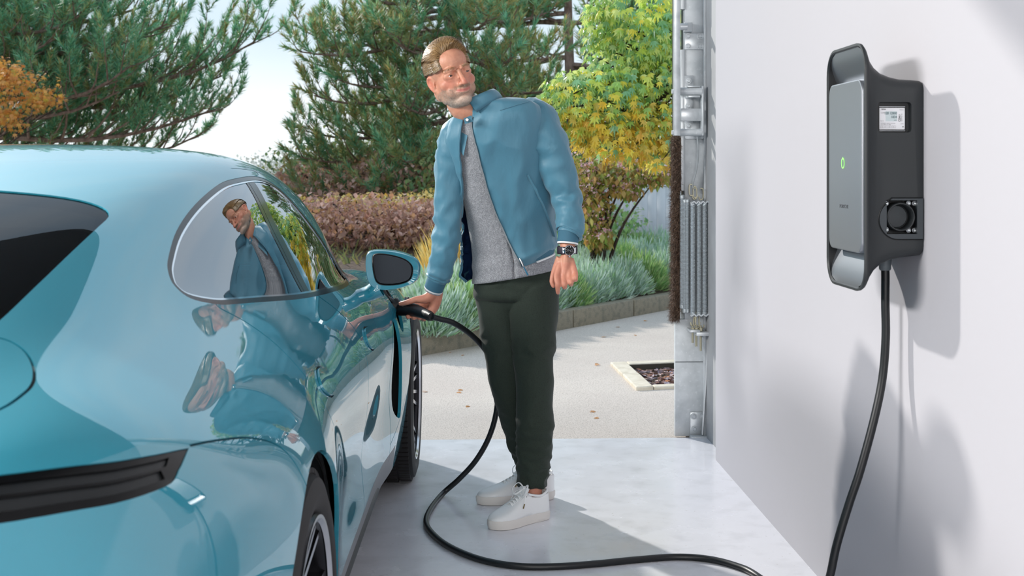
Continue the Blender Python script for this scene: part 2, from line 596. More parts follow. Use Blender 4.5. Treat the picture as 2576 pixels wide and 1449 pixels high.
# ------------------------------------------------------------------ car
m_paint = mat('ice_blue_paint', '2C90A6', rough=0.5, metal=0.05, coat=1.0, coatr=0.012, spec=0.15)
m_paint.node_tree.nodes['Principled BSDF'].inputs['Coat IOR'].default_value = 1.95
m_gap = mat('panel_gap_black', '0B1214', rough=0.7)
m_gloss = mat('gloss_black', '07090A', rough=0.16, spec=.4)
m_satin = mat('satin_black_plastic', '1C1E20', rough=0.45)
m_sill = mat('grey_sill_plastic', '77797E', rough=0.42, bump=(900, .2, .001))
m_tyre = mat('tyre_rubber', '1D1B1C', rough=0.72, bump=(300, .15, .001))
m_rim_dark = mat('rim_dark', '26262A', rough=0.25, metal=0.7)
m_rim_silver = mat('rim_machined_silver', 'C9CACF', rough=0.18, metal=0.9)
m_chrome = mat('bright_trim', 'DADDE0', rough=0.08, metal=1.0)
m_leather = mat('black_leather', '17181A', rough=0.45, bump=(120, .2, .002))
m_disc = mat('brake_disc_steel', '8A8C8F', rough=0.3, metal=1.0)
m_lampglass = mat('smoked_lamp_glass', '050607', rough=0.22, spec=.25)
m_lampin = mat('lamp_lens_strip', '1E2123', rough=0.35, spec=.35)

def glass_mat(name, tint, refl=1.5, rough=0.0, gain=1.5):
    m = bpy.data.materials.new(name)
    m.use_nodes = True
    n = m.node_tree.nodes
    L = m.node_tree.links
    n.clear()
    out = n.new('ShaderNodeOutputMaterial')
    tr = n.new('ShaderNodeBsdfTransparent')
    tr.inputs[0].default_value = tint
    gl = n.new('ShaderNodeBsdfGlossy')
    gl.inputs['Roughness'].default_value = rough
    gl.inputs[0].default_value = (.95, .97, 1, 1)
    fr = n.new('ShaderNodeFresnel')
    fr.inputs[0].default_value = refl
    mxn = n.new('ShaderNodeMixShader')
    mu = n.new('ShaderNodeMath')
    mu.operation = 'MULTIPLY'
    mu.use_clamp = True
    mu.inputs[1].default_value = gain
    L.new(fr.outputs[0], mu.inputs[0])
    L.new(mu.outputs[0], mxn.inputs[0])
    L.new(tr.outputs[0], mxn.inputs[1])
    L.new(gl.outputs[0], mxn.inputs[2])
    L.new(mxn.outputs[0], out.inputs[0])
    return m

m_glass = glass_mat('tinted_side_glass', (.23, .26, .26, 1), 2.0)
m_rearglass = glass_mat('dark_rear_glass', (.10, .11, .12, 1), 1.42, gain=.6)

car = empty('car', CAR_LOC, CAR_YAW)
tag(car, 'ice blue four-door sports car parked half in the garage, plugged in at its front wing', 'car')

def uvpath(pts, n=8, w=(.4, 1, 1), closed=False, sm=True):
    P = [Vector((a, b, 0)) for a, b in invert(pts, w)]
    if sm:
        P = smooth_path(P, n, closed)
    return [(p.x, p.y) for p in P]

def lin(P, n=4, closed=True):
    out = []
    k = len(P)
    for i in range(k if closed else k - 1):
        a, b = P[i], P[(i + 1) % k]
        for s in range(n):
            out.append((a[0] + (b[0] - a[0]) * s / n, a[1] + (b[1] - a[1]) * s / n))
    if not closed:
        out.append(P[-1])
    return out

def strip(path, w, closed=False):
    P = np.array(path)
    S, N, Su, Sv = surf(P[:, 0], P[:, 1], True)
    k = len(P)
    A, B = [], []
    for i in range(k):
        a, b = (i - 1) % k if closed else max(i - 1, 0), (i + 1) % k if closed else min(i + 1, k - 1)
        t = S[b] - S[a]
        t /= max(np.linalg.norm(t), 1e-9)
        side = np.cross(N[i], t)
        M_ = np.stack([Su[i], Sv[i]], 1)
        d, *_ = np.linalg.lstsq(M_, side * w, rcond=None)
        A.append((P[i, 0] + d[0], P[i, 1] + d[1]))
        B.append((P[i, 0] - d[0], P[i, 1] - d[1]))
    return A, B

REG = []     # (name, polygon)
def region(name, poly):
    REG.append((name, [tuple(p) for p in poly]))

def gap(path, w=0.0022, closed=False, name='gap'):
    if closed:
        k = 10
        path = list(path)
        n = len(path)
        for s in range(0, n, k):
            seg = [path[(s + i) % n] for i in range(min(k, n - s) + 1)]
            A, B = strip(seg, w)
            region(name, A + B[::-1])
    else:
        A, B = strip(path, w)
        region(name, A + B[::-1])

def arch(y0, r):
    pts = []
    for k in range(0, 41):
        a = math.radians(-28 + 236 * k / 40)
        pts.append((.97, y0 + r * math.cos(a), .35 + r * math.sin(a)))
    P = invert(pts, (.02, 1, 1))
    return P

a_r = arch(0.0, .392)
a_f = arch(2.88, .392)
for A_ in (a_r, a_f):
    region('hole', A_ + [(A_[-1][0], 12.6), (A_[0][0], 12.6)])
# side glass
dlo_c = [(.640,.691,1.248),(.650,.866,1.262),(.664,1.045,1.265),(.685,1.153,1.250),(.715,1.248,1.213),(.765,1.40,1.125),(.80,1.62,1.02),(.825,1.85,.925),
         (.838,1.80,.908),(.842,1.51,.916),(.837,1.008,.944),(.802,.583,.974),(.764,.309,.996),(.743,.191,1.008),(.714,.095,1.029),(.686,.072,1.057),(.669,.095,1.083),(.656,.145,1.108),(.642,.270,1.155),(.637,.453,1.204)]
dlo = uvpath(dlo_c, 5, closed=True)
def inset(path, w):
    A, B = strip(path, w, True)
    ca = np.mean(np.array(path), 0)
    fa = np.mean(np.abs(np.array(A) - ca).sum(1))
    fb = np.mean(np.abs(np.array(B) - ca).sum(1))
    return A if fa < fb else B
dlo_in = inset(dlo, .0185)
dlo_mid = inset(dlo, .0135)
bp = uvpath([(.660,.915,1.27),(.700,.874,1.205),(.730,.85,1.148),(.775,.854,1.057),(.825,.860,.955)], 4) + uvpath([(.834,.949,.945),(.781,.944,1.054),(.733,.932,1.155),(.705,.957,1.205),(.668,.992,1.268)], 4)
bpg = uvpath([(.660,.935,1.27),(.730,.878,1.148),(.778,.882,1.057),(.83,.888,.945)], 4)
gap(bpg, .0015, name='seam')
region('bpillar_dlo', bp)
def halfplane(front):
    c = uvpath([(.660,.95,1.29),(.716,.905,1.175),(.777,.90,1.057),(.84,.905,.92)], 5)
    e = 6.5 if front else 15
    return c + [(e, 6.2), (e, 2.2)]
REG.append(('glass_front', None))
REG.append(('glass_rear', None))
G_IN, G_MID, G_OUT, HP = dlo_in, dlo_mid, dlo, halfplane(True)
# rear window
rw = uvpath([(0,.165,1.26),(.2,.165,1.252),(.34,.155,1.24),(.50,.152,1.216),(.551,.12,1.196),(.56,.02,1.172)], 5) + \
     uvpath([(.555,-.245,1.105),(.552,-.466,1.05),(.545,-.57,1.03),(.50,-.62,1.03),(.3,-.65,1.05),(0,-.66,1.06)], 5) 
rw = [(u, max(v, -.4) if 0 < i < len(rw) - 1 else -.4) for i, (u, v) in enumerate(rw)]
region('rear_glass', rw)
ws = uvpath([(0,2.34,.93),(.3,2.33,.93),(.55,2.28,.935),(.70,2.22,.935),(.745,2.13,.965),(.70,1.87,1.09),(.645,1.64,1.19),(.59,1.47,1.25),(.5,1.42,1.285),(.3,1.42,1.31),(0,1.43,1.32)], 5)
ws = [(u, -.4 if i in (0, len(ws) - 1) else v) for i, (u, v) in enumerate(ws)]
region('windshield', ws)
# tail lamp band wraps the rear
lt = uvpath([(0,-1.0,.925),(.25,-.99,.924),(.45,-.96,.920),(.60,-.91,.914),(.703,-.843,.908),(.787,-.745,.899),(.835,-.65,.888),(.866,-.548,.876)], 5)
lb = uvpath([(.863,-.60,.862),(.860,-.664,.848),(.805,-.785,.853),(.715,-.88,.858),(.60,-.955,.862),(.45,-1.0,.866),(.25,-1.03,.868),(0,-1.04,.869)], 5)
lamp = [(lt[0][0], -.4)] + lt + lb + [(lb[-1][0], -.4)]
def mixp(f):
    n_ = 40
    A_, B_ = np.array(lt), np.array(lb[::-1])
    ta = np.linspace(0, 1, n_)
    ia = np.interp(ta, np.linspace(0, 1, len(A_)), A_[:, 0]), np.interp(ta, np.linspace(0, 1, len(A_)), A_[:, 1])
    ib = np.interp(ta, np.linspace(0, 1, len(B_)), B_[:, 0]), np.interp(ta, np.linspace(0, 1, len(B_)), B_[:, 1])
    return [(ia[0][k] * (1 - f) + ib[0][k] * f, ia[1][k] * (1 - f) + ib[1][k] * f) for k in range(n_)]
s1, s2, s3, s4 = mixp(.20)[:37], mixp(.46)[:36], mixp(.53)[:35], mixp(.80)[:35]
region('lamp_strip', [(s1[0][0], -.4)] + s1 + s2[::-1] + [(s2[0][0], -.4)])
region('lamp_strip2', [(s3[0][0], -.4)] + s3 + s4[::-1] + [(s4[0][0], -.4)])
region('lamp', lamp)
# vent behind the front wheel and the charge port above it
vent = uvpath([(.941,2.27,.735),(.940,2.215,.715),(.945,2.13,.62),(.94,2.10,.52),(.942,2.14,.42),(.956,2.29,.365),(.960,2.315,.42),(.958,2.31,.56),(.955,2.315,.66),(.947,2.32,.724)], 4, closed=True)
region('hole', vent)
vent2 = uvpath([(.945,2.375,.74),(.958,2.365,.69),(.964,2.42,.668),(.962,2.475,.70),(.955,2.50,.745)], 4, closed=True)
region('hole', vent2)
port = uvpath([(.905,2.40,.815),(.925,2.40,.775),(.935,2.44,.752),(.935,2.51,.755),(.92,2.53,.80),(.905,2.50,.822),(.90,2.44,.828)], 4, closed=True)
region('hole', port)
# door handles: flush pulls in an oval seam
h1 = uvpath([(.898,.530,.818),(.900,.60,.815),(.908,.70,.785),(.924,.665,.748),(.928,.56,.752),(.917,.462,.788)], 5, closed=True)
h2 = uvpath([(.906,1.546,.786),(.907,1.63,.783),(.914,1.735,.758),(.926,1.70,.712),(.929,1.60,.714),(.919,1.515,.75)], 5, closed=True)
gap(h1, .0022, True)
gap(h2, .0022, True)
region('handle_rear', h1)
region('handle_front', h2)
# shut lines
rd = uvpath([(.742,.192,1.012),(.748,.190,1.000),(.788,.256,.964),(.828,.304,.924),(.861,.333,.885),(.893,.355,.842),(.922,.37,.795),(.945,.40,.745),(.958,.445,.69),(.955,.52,.57),(.948,.565,.43),(.935,.58,.27),(.93,.58,.245)], 6)
bl = uvpath([(.836,1.000,.955),(.838,1.015,.942),(.865,1.151,.894),(.903,1.38,.797),(.923,1.43,.729),(.938,1.37,.638),(.933,1.30,.526),(.926,1.275,.453),(.925,1.32,.37),(.926,1.36,.30),(.926,1.37,.245)], 6)
fl = uvpath([(.83,2.20,.905),(.845,2.30,.87),(.871,2.342,.845),(.914,2.335,.793),(.932,2.30,.755),(.939,2.20,.72),(.945,2.09,.62),(.938,2.055,.50),(.942,2.085,.40),(.951,2.10,.31),(.951,2.10,.245)], 6)
gap(rd)
gap(bl)
gap(fl)
bump = uvpath([(.862,-.540,.877),(.886,-.427,.862),(.912,-.30,.838),(.941,-.19,.796),(.969,-.135,.715)], 6)
gap(bump)
spo = uvpath([(0,-.70,1.045),(.3,-.69,1.03),(.50,-.60,1.025),(.56,-.52,1.033),(.605,-.515,1.015),(.645,-.57,.992),(.660,-.648,.974),(.640,-.75,.963),(.52,-.85,.962),(.3,-.90,.967),(0,-.92,.97)], 6)
gap(spo, .0025)
hood = uvpath([(0,2.43,.90),(.3,2.42,.90),(.6,2.36,.905),(.74,2.33,.90),(.79,2.6,.88),(.80,3.0,.87),(.76,3.4,.76),(.6,3.62,.66),(0,3.72,.63)], 6)
gap(hood)
ring = [(x[0], x[1]) for x in hood]
fx = uvpath([(.97, 2.435, .43), (.955, 2.30, .36), (.945, 2.1, .305)], 4)
gap(fx, .0018)
# panels
lowu = 12.9
region('sill', [(6.9, 11.35), (13.4, 11.35), (13.4, 13), (6.9, 13)])
region('door_rear', rd + [(bl[-1][0], 12.5)] + bl[::-1] + [(11.0, 4.2), (13.0, 4.4)])
region('door_front', [(bl[-1][0], 12.5)] + fl[::-1] + [(8.8, 4.7), (11.0, 4.2)] + bl)
region('rear_bumper', lt[::-1][:1] + bump + [(bump[-1][0], 13), (22.5, 13), (22.5, -.5), (lt[0][0], -.5)] + lt[:-1])
region('spoiler', [(spo[0][0], -.5)] + spo + [(spo[-1][0], -.5)])
region('bonnet', [(hood[0][0], -.5)] + hood + [(hood[-1][0], -.5)])
region('front_fender', [(3.3, 3.6), (7.6, 4.9)] + fl + [(6.9, 13), (3.3, 13)])
region('front_bumper', [(-1, -1), (3.6, -1), (3.6, 13), (-1, 13)])
region('roof', [(-1, -1), (23, -1), (23, 13), (-1, 13)])

# ---- triangulate in (u, v) with every outline as a constraint
US, VS = 3.0, 1.0
cv, ce = [], []
def add_loop(P):
    n0 = len(cv)
    P2 = [P[0]]
    for q in P[1:]:
        if abs(q[0] - P2[-1][0]) * US + abs(q[1] - P2[-1][1]) > 1e-3:
            P2.append(q)
    for i in range(len(P2)):                       # refine long chords
        a, b = P2[i], P2[(i + 1) % len(P2)]
        L_ = math.hypot((a[0] - b[0]) * US, a[1] - b[1])
        k = max(1, min(40, int(L_ / 0.35)))
        for s in range(k):
            cv.append((a[0] + (b[0] - a[0]) * s / k, a[1] + (b[1] - a[1]) * s / k))
    n1 = len(cv)
    for i in range(n0, n1):
        ce.append((i, i + 1 if i + 1 < n1 else n0))
for nm, P_ in REG:
    if P_ is None or nm in ('roof', 'front_bumper'):
        continue
    add_loop(P_)
for P_ in (G_IN, G_MID, G_OUT):
    add_loop(P_)
add_loop([(3.6, -.2), (3.6, 12.2), (3.5, 12.2), (3.5, -.2)])
g = []
for iu in range(0, (NU - 1) * 9 + 1):
    for iv in range(0, 12 * 7 + 1):
        u, v = iu / 9, iv / 7
        g.append((u, v))
g = np.array(g)
C_ = np.array(cv)
keep = np.ones(len(g), bool)
for k in range(0, len(C_), 400):
    d = ((g[:, None, 0] - C_[None, k:k + 400, 0]) * US) ** 2 + (g[:, None, 1] - C_[None, k:k + 400, 1]) ** 2
    keep &= d.min(1) > .055 ** 2
edge_pts = (g[:, 0] < 1e-6) | (g[:, 0] > NU - 1 - 1e-6) | (g[:, 1] < 1e-6) | (g[:, 1] > 12 - 1e-6)
g = g[keep | edge_pts]
allp = [Vector((c[0] * US, c[1] * VS)) for c in cv] + [Vector((c[0] * US, c[1] * VS)) for c in g]
# border line along v = 0 and v = 12 keeps the seam exact
n0 = len(allp)
for vv in (0.0, 12.0):
    for k in range(0, (NU - 1) * 9 + 1):
        allp.append(Vector((k / 9 * US, vv)))
for s_ in (0, 1):
    b0 = n0 + s_ * ((NU - 1) * 9 + 1)
    for k in range((NU - 1) * 9):
        ce.append((b0 + k, b0 + k + 1))
res = delaunay_2d_cdt(allp, ce, [], 0, 1e-5)
TV = np.array([(p[0] / US, p[1] / VS) for p in res[0]])
TF = np.array([f for f in res[2] if len(f) == 3])
cen = TV[TF].mean(1)
TF = TF[(cen[:, 1] > 0) & (cen[:, 1] < 12) & (cen[:, 0] > 0) & (cen[:, 0] < NU - 1)]
cen = TV[TF].mean(1)
TV[:, 1] = np.clip(TV[:, 1], 0, 12)
TV[:, 0] = np.clip(TV[:, 0], 0, NU - 1)

def inside(poly, P):
    x, y = P[:, 0], P[:, 1]
    r = np.zeros(len(P), bool)
    n_ = len(poly)
    for i in range(n_):
        x1, y1 = poly[i]
        x2, y2 = poly[(i + 1) % n_]
        c = ((y1 > y) != (y2 > y))
        if y1 != y2:
            r ^= c & (x < (x2 - x1) * (y - y1) / (y2 - y1) + x1)
    return r

lab = np.full(len(TF), -1)
i_in, i_mid, i_out, i_hp = inside(G_IN, cen), inside(G_MID, cen), inside(G_OUT, cen), inside(HP, cen)
names = [r[0] for r in REG] + ['dlo_trim', 'dlo_bright']
for k, (nm, P_) in enumerate(REG):
    if nm == 'glass_front':
        sel = i_in & i_hp
    elif nm == 'glass_rear':
        sel = i_in & ~i_hp
    elif nm in ('bpillar_dlo', 'seam'):
        sel = inside(P_, cen) & i_in
    else:
        sel = inside(P_, cen)
        if nm.startswith(('door', 'roof', 'front_fender')):
            pass
    lab[(lab < 0) & sel] = k
    if nm == 'glass_rear':
        lab[(lab < 0) & i_out & ~i_mid] = len(REG)
        lab[(lab < 0) & i_mid] = len(REG) + 1
SV, SN, _, _ = surf(TV[:, 0], TV[:, 1], True)
by = {}
for k, nm in enumerate(names):
    t = TF[lab == k]
    if len(t):
        by.setdefault(nm, []).append(t)
by = {k: np.concatenate(v) for k, v in by.items()}

def region_mesh(nm, tris, side, push=0.0, skirt=0.010, uvkeep=None):
    """side: 1 right, -1 left, 0 both halves as one mesh"""
    V, F, Nn = [], [], []
    for sd_ in ((1, -1) if side == 0 else (side,)):
        ids = np.unique(tris)
        mp_ = {int(q): i + len(V) for i, q in enumerate(ids)}
        for q in ids:
            p = SV[q] - SN[q] * push
            V.append((p[0] * sd_, p[1], p[2]))
            Nn.append((SN[q][0] * sd_, SN[q][1], SN[q][2]))
        cnt = {}
        for t in tris:
            a, b, c = (int(x) for x in t)
            n_ = np.cross(SV[b] - SV[a], SV[c] - SV[a])
            if np.dot(n_, SN[a]) < 0:
                b, c = c, b
            f = (mp_[a], mp_[b], mp_[c])
            if sd_ < 0:
                f = (f[0], f[2], f[1])
            F.append(f)
            for e in ((a, b), (b, c), (c, a)):
                cnt[frozenset(e)] = None if frozenset(e) in cnt else e
        if skirt > 0:
            for e in cnt.values():
                if e is None:
                    continue
                a, b = e
                if side == 0 and TV[a, 1] < 1e-6 and TV[b, 1] < 1e-6:
                    continue
                q = [SV[a] - SN[a] * push, SV[b] - SN[b] * push, SV[b] - SN[b] * (push + skirt), SV[a] - SN[a] * (push + skirt)]
                fn = np.cross(q[3] - q[0], q[1] - q[0])
                fn = -fn / max(np.linalg.norm(fn), 1e-9)
                k0 = len(V)
                for x in q:
                    V.append((x[0] * sd_, x[1], x[2]))
                    Nn.append((fn[0] * sd_, fn[1], fn[2]))
                F.append((k0, k0 + 1, k0 + 2, k0 + 3) if sd_ > 0 else (k0 + 3, k0 + 2, k0 + 1, k0))
    return V, F, Nn

def panel(name, nm, side, m, parent, push=0.0, skirt=0.010, label=None):
    tr = by[nm] if isinstance(nm, str) else np.concatenate([by[x] for x in nm])
    V, F, Nn = region_mesh(name, tr, side, push, skirt)
    o = mesh_obj(name, V, F, m, parent)
    o.data.normals_split_custom_set_from_vertices(Nn)
    if label:
        o['label'] = label
    return o

panel('body_shell', 'roof', 0, m_paint, car)
panel('rear_bumper', 'rear_bumper', 0, m_paint, car)
panel('rear_spoiler', 'spoiler', 0, m_paint, car)
panel('bonnet', 'bonnet', 0, m_paint, car)
panel('front_bumper', 'front_bumper', 0, m_paint, car)
panel('windscreen', 'windshield', 0, m_rearglass, car, 0.003, 0.005)
panel('rear_window', 'rear_glass', 0, m_rearglass, car, 0.003, 0.006)
tl = panel('tail_light_bar', 'lamp', 0, m_lampglass, car, 0.002, 0.02, 'full-width dark tail light bar')
panel('lens_strip', 'lamp_strip', 0, m_lampin, tl, 0.006, 0.006)
panel('lens_strip', 'lamp_strip2', 0, m_lampin, tl, 0.006, 0.006)
panel('seam_channel', ['gap', 'seam'], 0, m_gap, car, 0.005, 0.0)
for sd_ in (1, -1):
    for dn, hn, gn in (('door_rear', 'handle_rear', 'glass_rear'), ('door_front', 'handle_front', 'glass_front')):
        d_ = panel('door', dn, sd_, m_paint, car)
        panel('door_handle', hn, sd_, m_paint, d_, -0.006, 0.014)
        panel('side_window', gn, sd_, m_glass, d_, 0.004, 0.004)
    panel('front_wing', 'front_fender', sd_, m_paint, car, 0, .012)
    panel('side_sill', 'sill', sd_, m_sill, car)
    panel('window_surround', 'dlo_trim', sd_, m_gloss, car, .001, .006)
    panel('bright_strip', 'dlo_bright', sd_, m_chrome, car, .002, .006)
    panel('door_pillar_cover', 'bpillar_dlo', sd_, m_gloss, car, .003, .004)
# ------------------------------------------------------------------ car: lining, wells, floor pan, seats, wheels, mirrors
panel('cabin_lining', ['roof', 'door_rear', 'door_front', 'spoiler'], 0, m_leather, car, 0.028, 0.0)
for sd_ in (1, -1):
    for y0 in (0, 2.88):
        V, F = [], []
        for k in range(33):
            a = math.radians(-22 + 224 * k / 32)
            for (r_, x_) in ((.402, .955), (.402, .62), (.0, .62)):
                V.append((x_ * sd_, y0 + r_ * math.cos(a), .35 + r_ * math.sin(a)))
        for k in range(32):
            for j in range(2):
                a = k * 3 + j
                F.append((a, a + 1, a + 4, a + 3))
        mesh_obj('wheel_well_liner', V, F, m_gap, car)
mb = MB()
mb.box((0, 1.44, .20), (1.18, 4.5, .06), bev=.02)
for sd_ in (1, -1):
    mb.box((.72 * sd_, 1.44, .20), (.40, 1.95, .07), bev=.02)
    mb.box((.6 * sd_, -.70, .26), (.3, .42, .05), bev=.02)
mb.build('floor_pan', m_satin, car)

def soft_box(mb_, c, s, rot=None, bev=.05):
    mb_.box(c, s, rot=rot, bev=bev)
def seat(x, y):
    b = MB()
    Rx = lambda a: Matrix.Rotation(math.radians(a), 3, 'X')
    b.box((x, y, .42), (.50, .52, .16), Rx(6), bev=.06)
    b.box((x, y - .33, .74), (.50, .14, .62), Rx(14), bev=.055)
    for s_ in (-1, 1):
        b.box((x + s_ * .21, y - .29, .72), (.08, .18, .50), Rx(14), bev=.035)
        b.box((x + s_ * .22, y, .46), (.08, .48, .16), Rx(6), bev=.035)
    b.box((x, y - .44, 1.08), (.27, .10, .17), Rx(12), bev=.04)
    return b.build('seat', m_leather, car)
for x, y in ((.38, 1.42), (-.38, 1.42), (.36, .62), (-.36, .62)):
    seat(x, y)
b = MB()
b.box((0, 2.05, .78), (1.42, .42, .20), bev=.06)
b.box((0, 1.45, .48), (.22, 1.3, .26), bev=.05)
b.build('dashboard', m_leather, car)
b = MB()
b.box((0, -.45, .88), (1.20, .62, .05), bev=.02)
b.box((0, -.12, .90), (1.20, .08, .20), bev=.03)
b.build('parcel_shelf', m_leather, car)
b = MB()
q = Matrix.Translation((-.38, 1.80, .86)) @ Matrix.Rotation(math.radians(-68), 4, 'X')
ring_ = [q @ Vector((.185 * math.cos(2 * PI * k / 28), .185 * math.sin(2 * PI * k / 28), 0)) for k in range(28)]
b.tube(ring_, .016, 8, closed=True)
for a in (0, 180, 270):
    b.tube([q @ Vector((0, 0, -.02)), q @ Vector((.18 * math.cos(math.radians(a)), .18 * math.sin(math.radians(a)), 0))], .014, 6)
b.lathe([(.0, .0), (.055, .0), (.06, -.03), (.0, -.04)], q @ Vector((0, 0, .0)), q.to_3x3() @ Vector((0, 0, 1)), 16)
b.build('steering_wheel', m_satin, car)
# belt and buckle by the B pillar
b = MB()
pts = smooth_path([(.70, .97, 1.12), (.66, 1.04, .95), (.655, 1.09, .75), (.62, 1.15, .50)], 5)
b.tube(pts, .022, 4, flat=.12)
b.box((.70, .97, 1.12), (.03, .05, .07), bev=.01)
b.build('seat_belt', m_leather, car)

def wheel(x, y, sd_):
    w = empty('wheel', (x, y, .352))
    w.parent = car
    ax = (sd_, 0, 0)
    t = MB()
    prof = [(.262, -.11), (.30, -.128), (.335, -.125), (.350, -.105), (.3525, -.06), (.3535, 0), (.3525, .06), (.350, .100), (.338, .120), (.31, .129), (.285, .124), (.268, .112), (.262, .10)]
    t.lathe(prof, (0, 0, 0), ax, 72)
    # tread blocks and shoulder sipes
    for k in range(96):
        a = 2 * PI * k / 96
        for (h0, h1, off) in ((-.10, -.055, 0), (-.045, .0, .5), (.01, .055, 0), (.065, .108, .5)):
            aa = a + off * 2 * PI / 96
            r_ = .3555 if h1 < .1 else .3515
            c = Vector(((h0 + h1) / 2 * sd_, r_ * math.cos(aa), r_ * math.sin(aa)))
            rt = Matrix.Rotation(aa - PI / 2, 3, 'X')
            t.box(c, (abs(h1 - h0), .0175, .010), rt)
    ty = t.build('tyre', m_tyre, w)
    r = MB()
    r.lathe([(.262, .112), (.270, .118), (.266, .124), (.258, .118), (.250, .10), (.246, .03), (.244, -.10), (.262, -.115)], (0, 0, 0), ax, 64, mi=0)
    r.lathe([(.262, .1185), (.268, .1262), (.261, .1262), (.2545, .118)], (0, 0, 0), ax, 64, mi=1)
    r.lathe([(.0, .088), (.032, .088), (.04, .08), (.07, .075), (.075, .03), (.0, .03)], (0, 0, 0), ax, 32, mi=0)
    for k in range(5):
        for dv in (-.27, -.105, .105, .27):
            a0 = 2 * PI * k / 5 + dv * .35
            a1 = 2 * PI * k / 5 + dv * 1.35
            p0 = Vector((.070 * sd_, .055 * math.cos(a0), .055 * math.sin(a0)))
            p1 = Vector((.112 * sd_, .256 * math.cos(a1), .256 * math.sin(a1)))
            d_ = (p1 - p0).normalized()
            n_ = Vector((sd_, 0, 0))
            s_ = d_.cross(n_).normalized()
            wd0, wd1 = .010, .0065
            V = [p0 + s_ * wd0, p0 - s_ * wd0, p1 - s_ * wd1, p1 + s_ * wd1]
            V2 = [v - n_ * .035 for v in V]
            f = [(0, 1, 2, 3)] if sd_ < 0 else [(3, 2, 1, 0)]
            r.add(V, f, 1)
            r.add(V + V2, [(0, 4, 5, 1), (1, 5, 6, 2), (2, 6, 7, 3), (3, 7, 4, 0), (4, 7, 6, 5)], 0)
    r.build('rim', None, w, mats=[m_rim_dark, m_rim_silver])
    d = MB()
    d.lathe([(.0, .0), (.195, .0), (.2, -.005), (.2, -.03), (.195, -.035), (.0, -.035)], (0, 0, 0), ax, 48)
    d.build('brake_disc', m_disc, w)
    c = MB()
    c.box((-.01 * sd_, .12, .11), (.10, .13, .16), Matrix.Rotation(math.radians(40), 3, 'X'), bev=.02)
    c.build('brake_caliper', m_satin, w)
    for k in range(5):
        n_ = MB()
        a = 2 * PI * k / 5 + .3
        n_.cyl((.075 * sd_, .045 * math.cos(a), .045 * math.sin(a)), (.088 * sd_, .045 * math.cos(a), .045 * math.sin(a)), .009, 6)
        n_.build('wheel_bolt', m_satin, w)
    return w
for sd_ in (1, -1):
    wheel(.845 * sd_, 0.0, sd_)
    wheel(.868 * sd_, 2.88, sd_)

# wing mirrors
MS = 757.0
def mpt(px, py, y):
    return Vector(((px - 1165) / MS + 1.212, y, CAM_H - (py - 430) / MS))
outl = [(921,655),(925,636),(938,629),(962,628),(995,632),(1025,641),(1045,654),(1053,670),(1051,692),(1042,708),(1020,719),(990,726),(958,727),(938,719),(927,704),(922,682)]
ingl = [(938,655),(940,641),(948,637),(966,637),(993,642),(1016,650),(1030,660),(1037,673),(1036,690),(1029,703),(1013,711),(988,715),(962,714),(950,708),(944,697),(940,678)]
for sd_ in (1, -1):
    mir = empty('wing_mirror', (0, 0, 0))
    mir.parent = car
    def mf(v):
        return Vector((v.x * sd_, v.y, v.z))
    o0 = smooth_path([mpt(a, b_, 0) for a, b_ in outl], 4, True)
    i0 = smooth_path([mpt(a, b_, 0) for a, b_ in ingl], 4, True)
    cen_ = sum(o0, Vector()) / len(o0)
    icen = sum(i0, Vector()) / len(i0)
    Y0 = 1.76
    rings = []
    def ringof(base, c, sc, dy, lift=0.0, slant=0.35):
        out = []
        for p in base:
            v = c + (p - c) * sc
            out.append(Vector((v.x, Y0 + dy + (1.06 - v.x) * -.02 + (v.x - .90) * .12, v.z + lift)))
        return out
    rings.append(ringof(i0, icen, .985, .020))
    rings.append(ringof(i0, icen, 1.0, .016))
    rings.append(ringof(i0, icen, 1.03, .002))
    rings.append(ringof(o0, cen_, .965, -.002))
    rings.append(ringof(o0, cen_, .99, .002))
    rings.append(ringof(o0, cen_, 1.0, .012))
    rings.append(ringof(o0, cen_, 1.03, .035))
    rings.append(ringof(o0, cen_, 1.02, .065))
    rings.append(ringof(o0, cen_, .94, .10))
    rings.append(ringof(o0, cen_, .76, .135))
    rings.append(ringof(o0, cen_, .45, .158))
    rings.append(ringof(o0, cen_, .12, .166))
    V, F = [], []
    k_ = len(o0)
    for r_ in rings:
        V += [mf(p) for p in r_]
    for a in range(len(rings) - 1):
        for k in range(k_):
            k2 = (k + 1) % k_
            f = (a * k_ + k, a * k_ + k2, (a + 1) * k_ + k2, (a + 1) * k_ + k)
            F.append(f if sd_ < 0 else f[::-1])
    F.append(tuple((len(rings) - 1) * k_ + k for k in range(k_)))
    mesh_obj('mirror_housing', V, F, m_paint, mir, auto=50)
    gv = [mf(p) for p in ringof(i0, icen, .975, .014)]
    mesh_obj('mirror_glass', gv, [tuple(range(k_)) if sd_ > 0 else tuple(reversed(range(k_)))], mat('mirror_glass', '3F4549', rough=.02, metal=1.0), mir, smooth=False)
    gb = MB()
    gb.tube([mf(p) for p in ringof(i0, icen, 1.0, .010)], .0035, 6, closed=True)
    gb.build('glass_rim', m_gloss, mir)
    st = MB()
    pth = smooth_path([Vector((.862, 1.815, .862)), Vector((.895, 1.81, .872)), Vector((.915, 1.80, .884)), Vector((.934, 1.795, .894))], 5)
    V, F = [], []
    for i, p in enumerate(pth):
        t = i / (len(pth) - 1)
        hw, hh = .055 - .018 * t, .022 + .006 * t
        for k in range(16):
            a = 2 * PI * k / 16
            V.append(mf(Vector((p.x - math.sin(a) * hh * .5, p.y + hw * math.cos(a), p.z + hh * math.sin(a)))))
    for i in range(len(pth) - 1):
        for k in range(16):
            k2 = (k + 1) % 16
            F.append((i * 16 + k, i * 16 + k2, (i + 1) * 16 + k2, (i + 1) * 16 + k))
    st.add(V, F)
    st.build('mirror_arm', m_paint, mir)
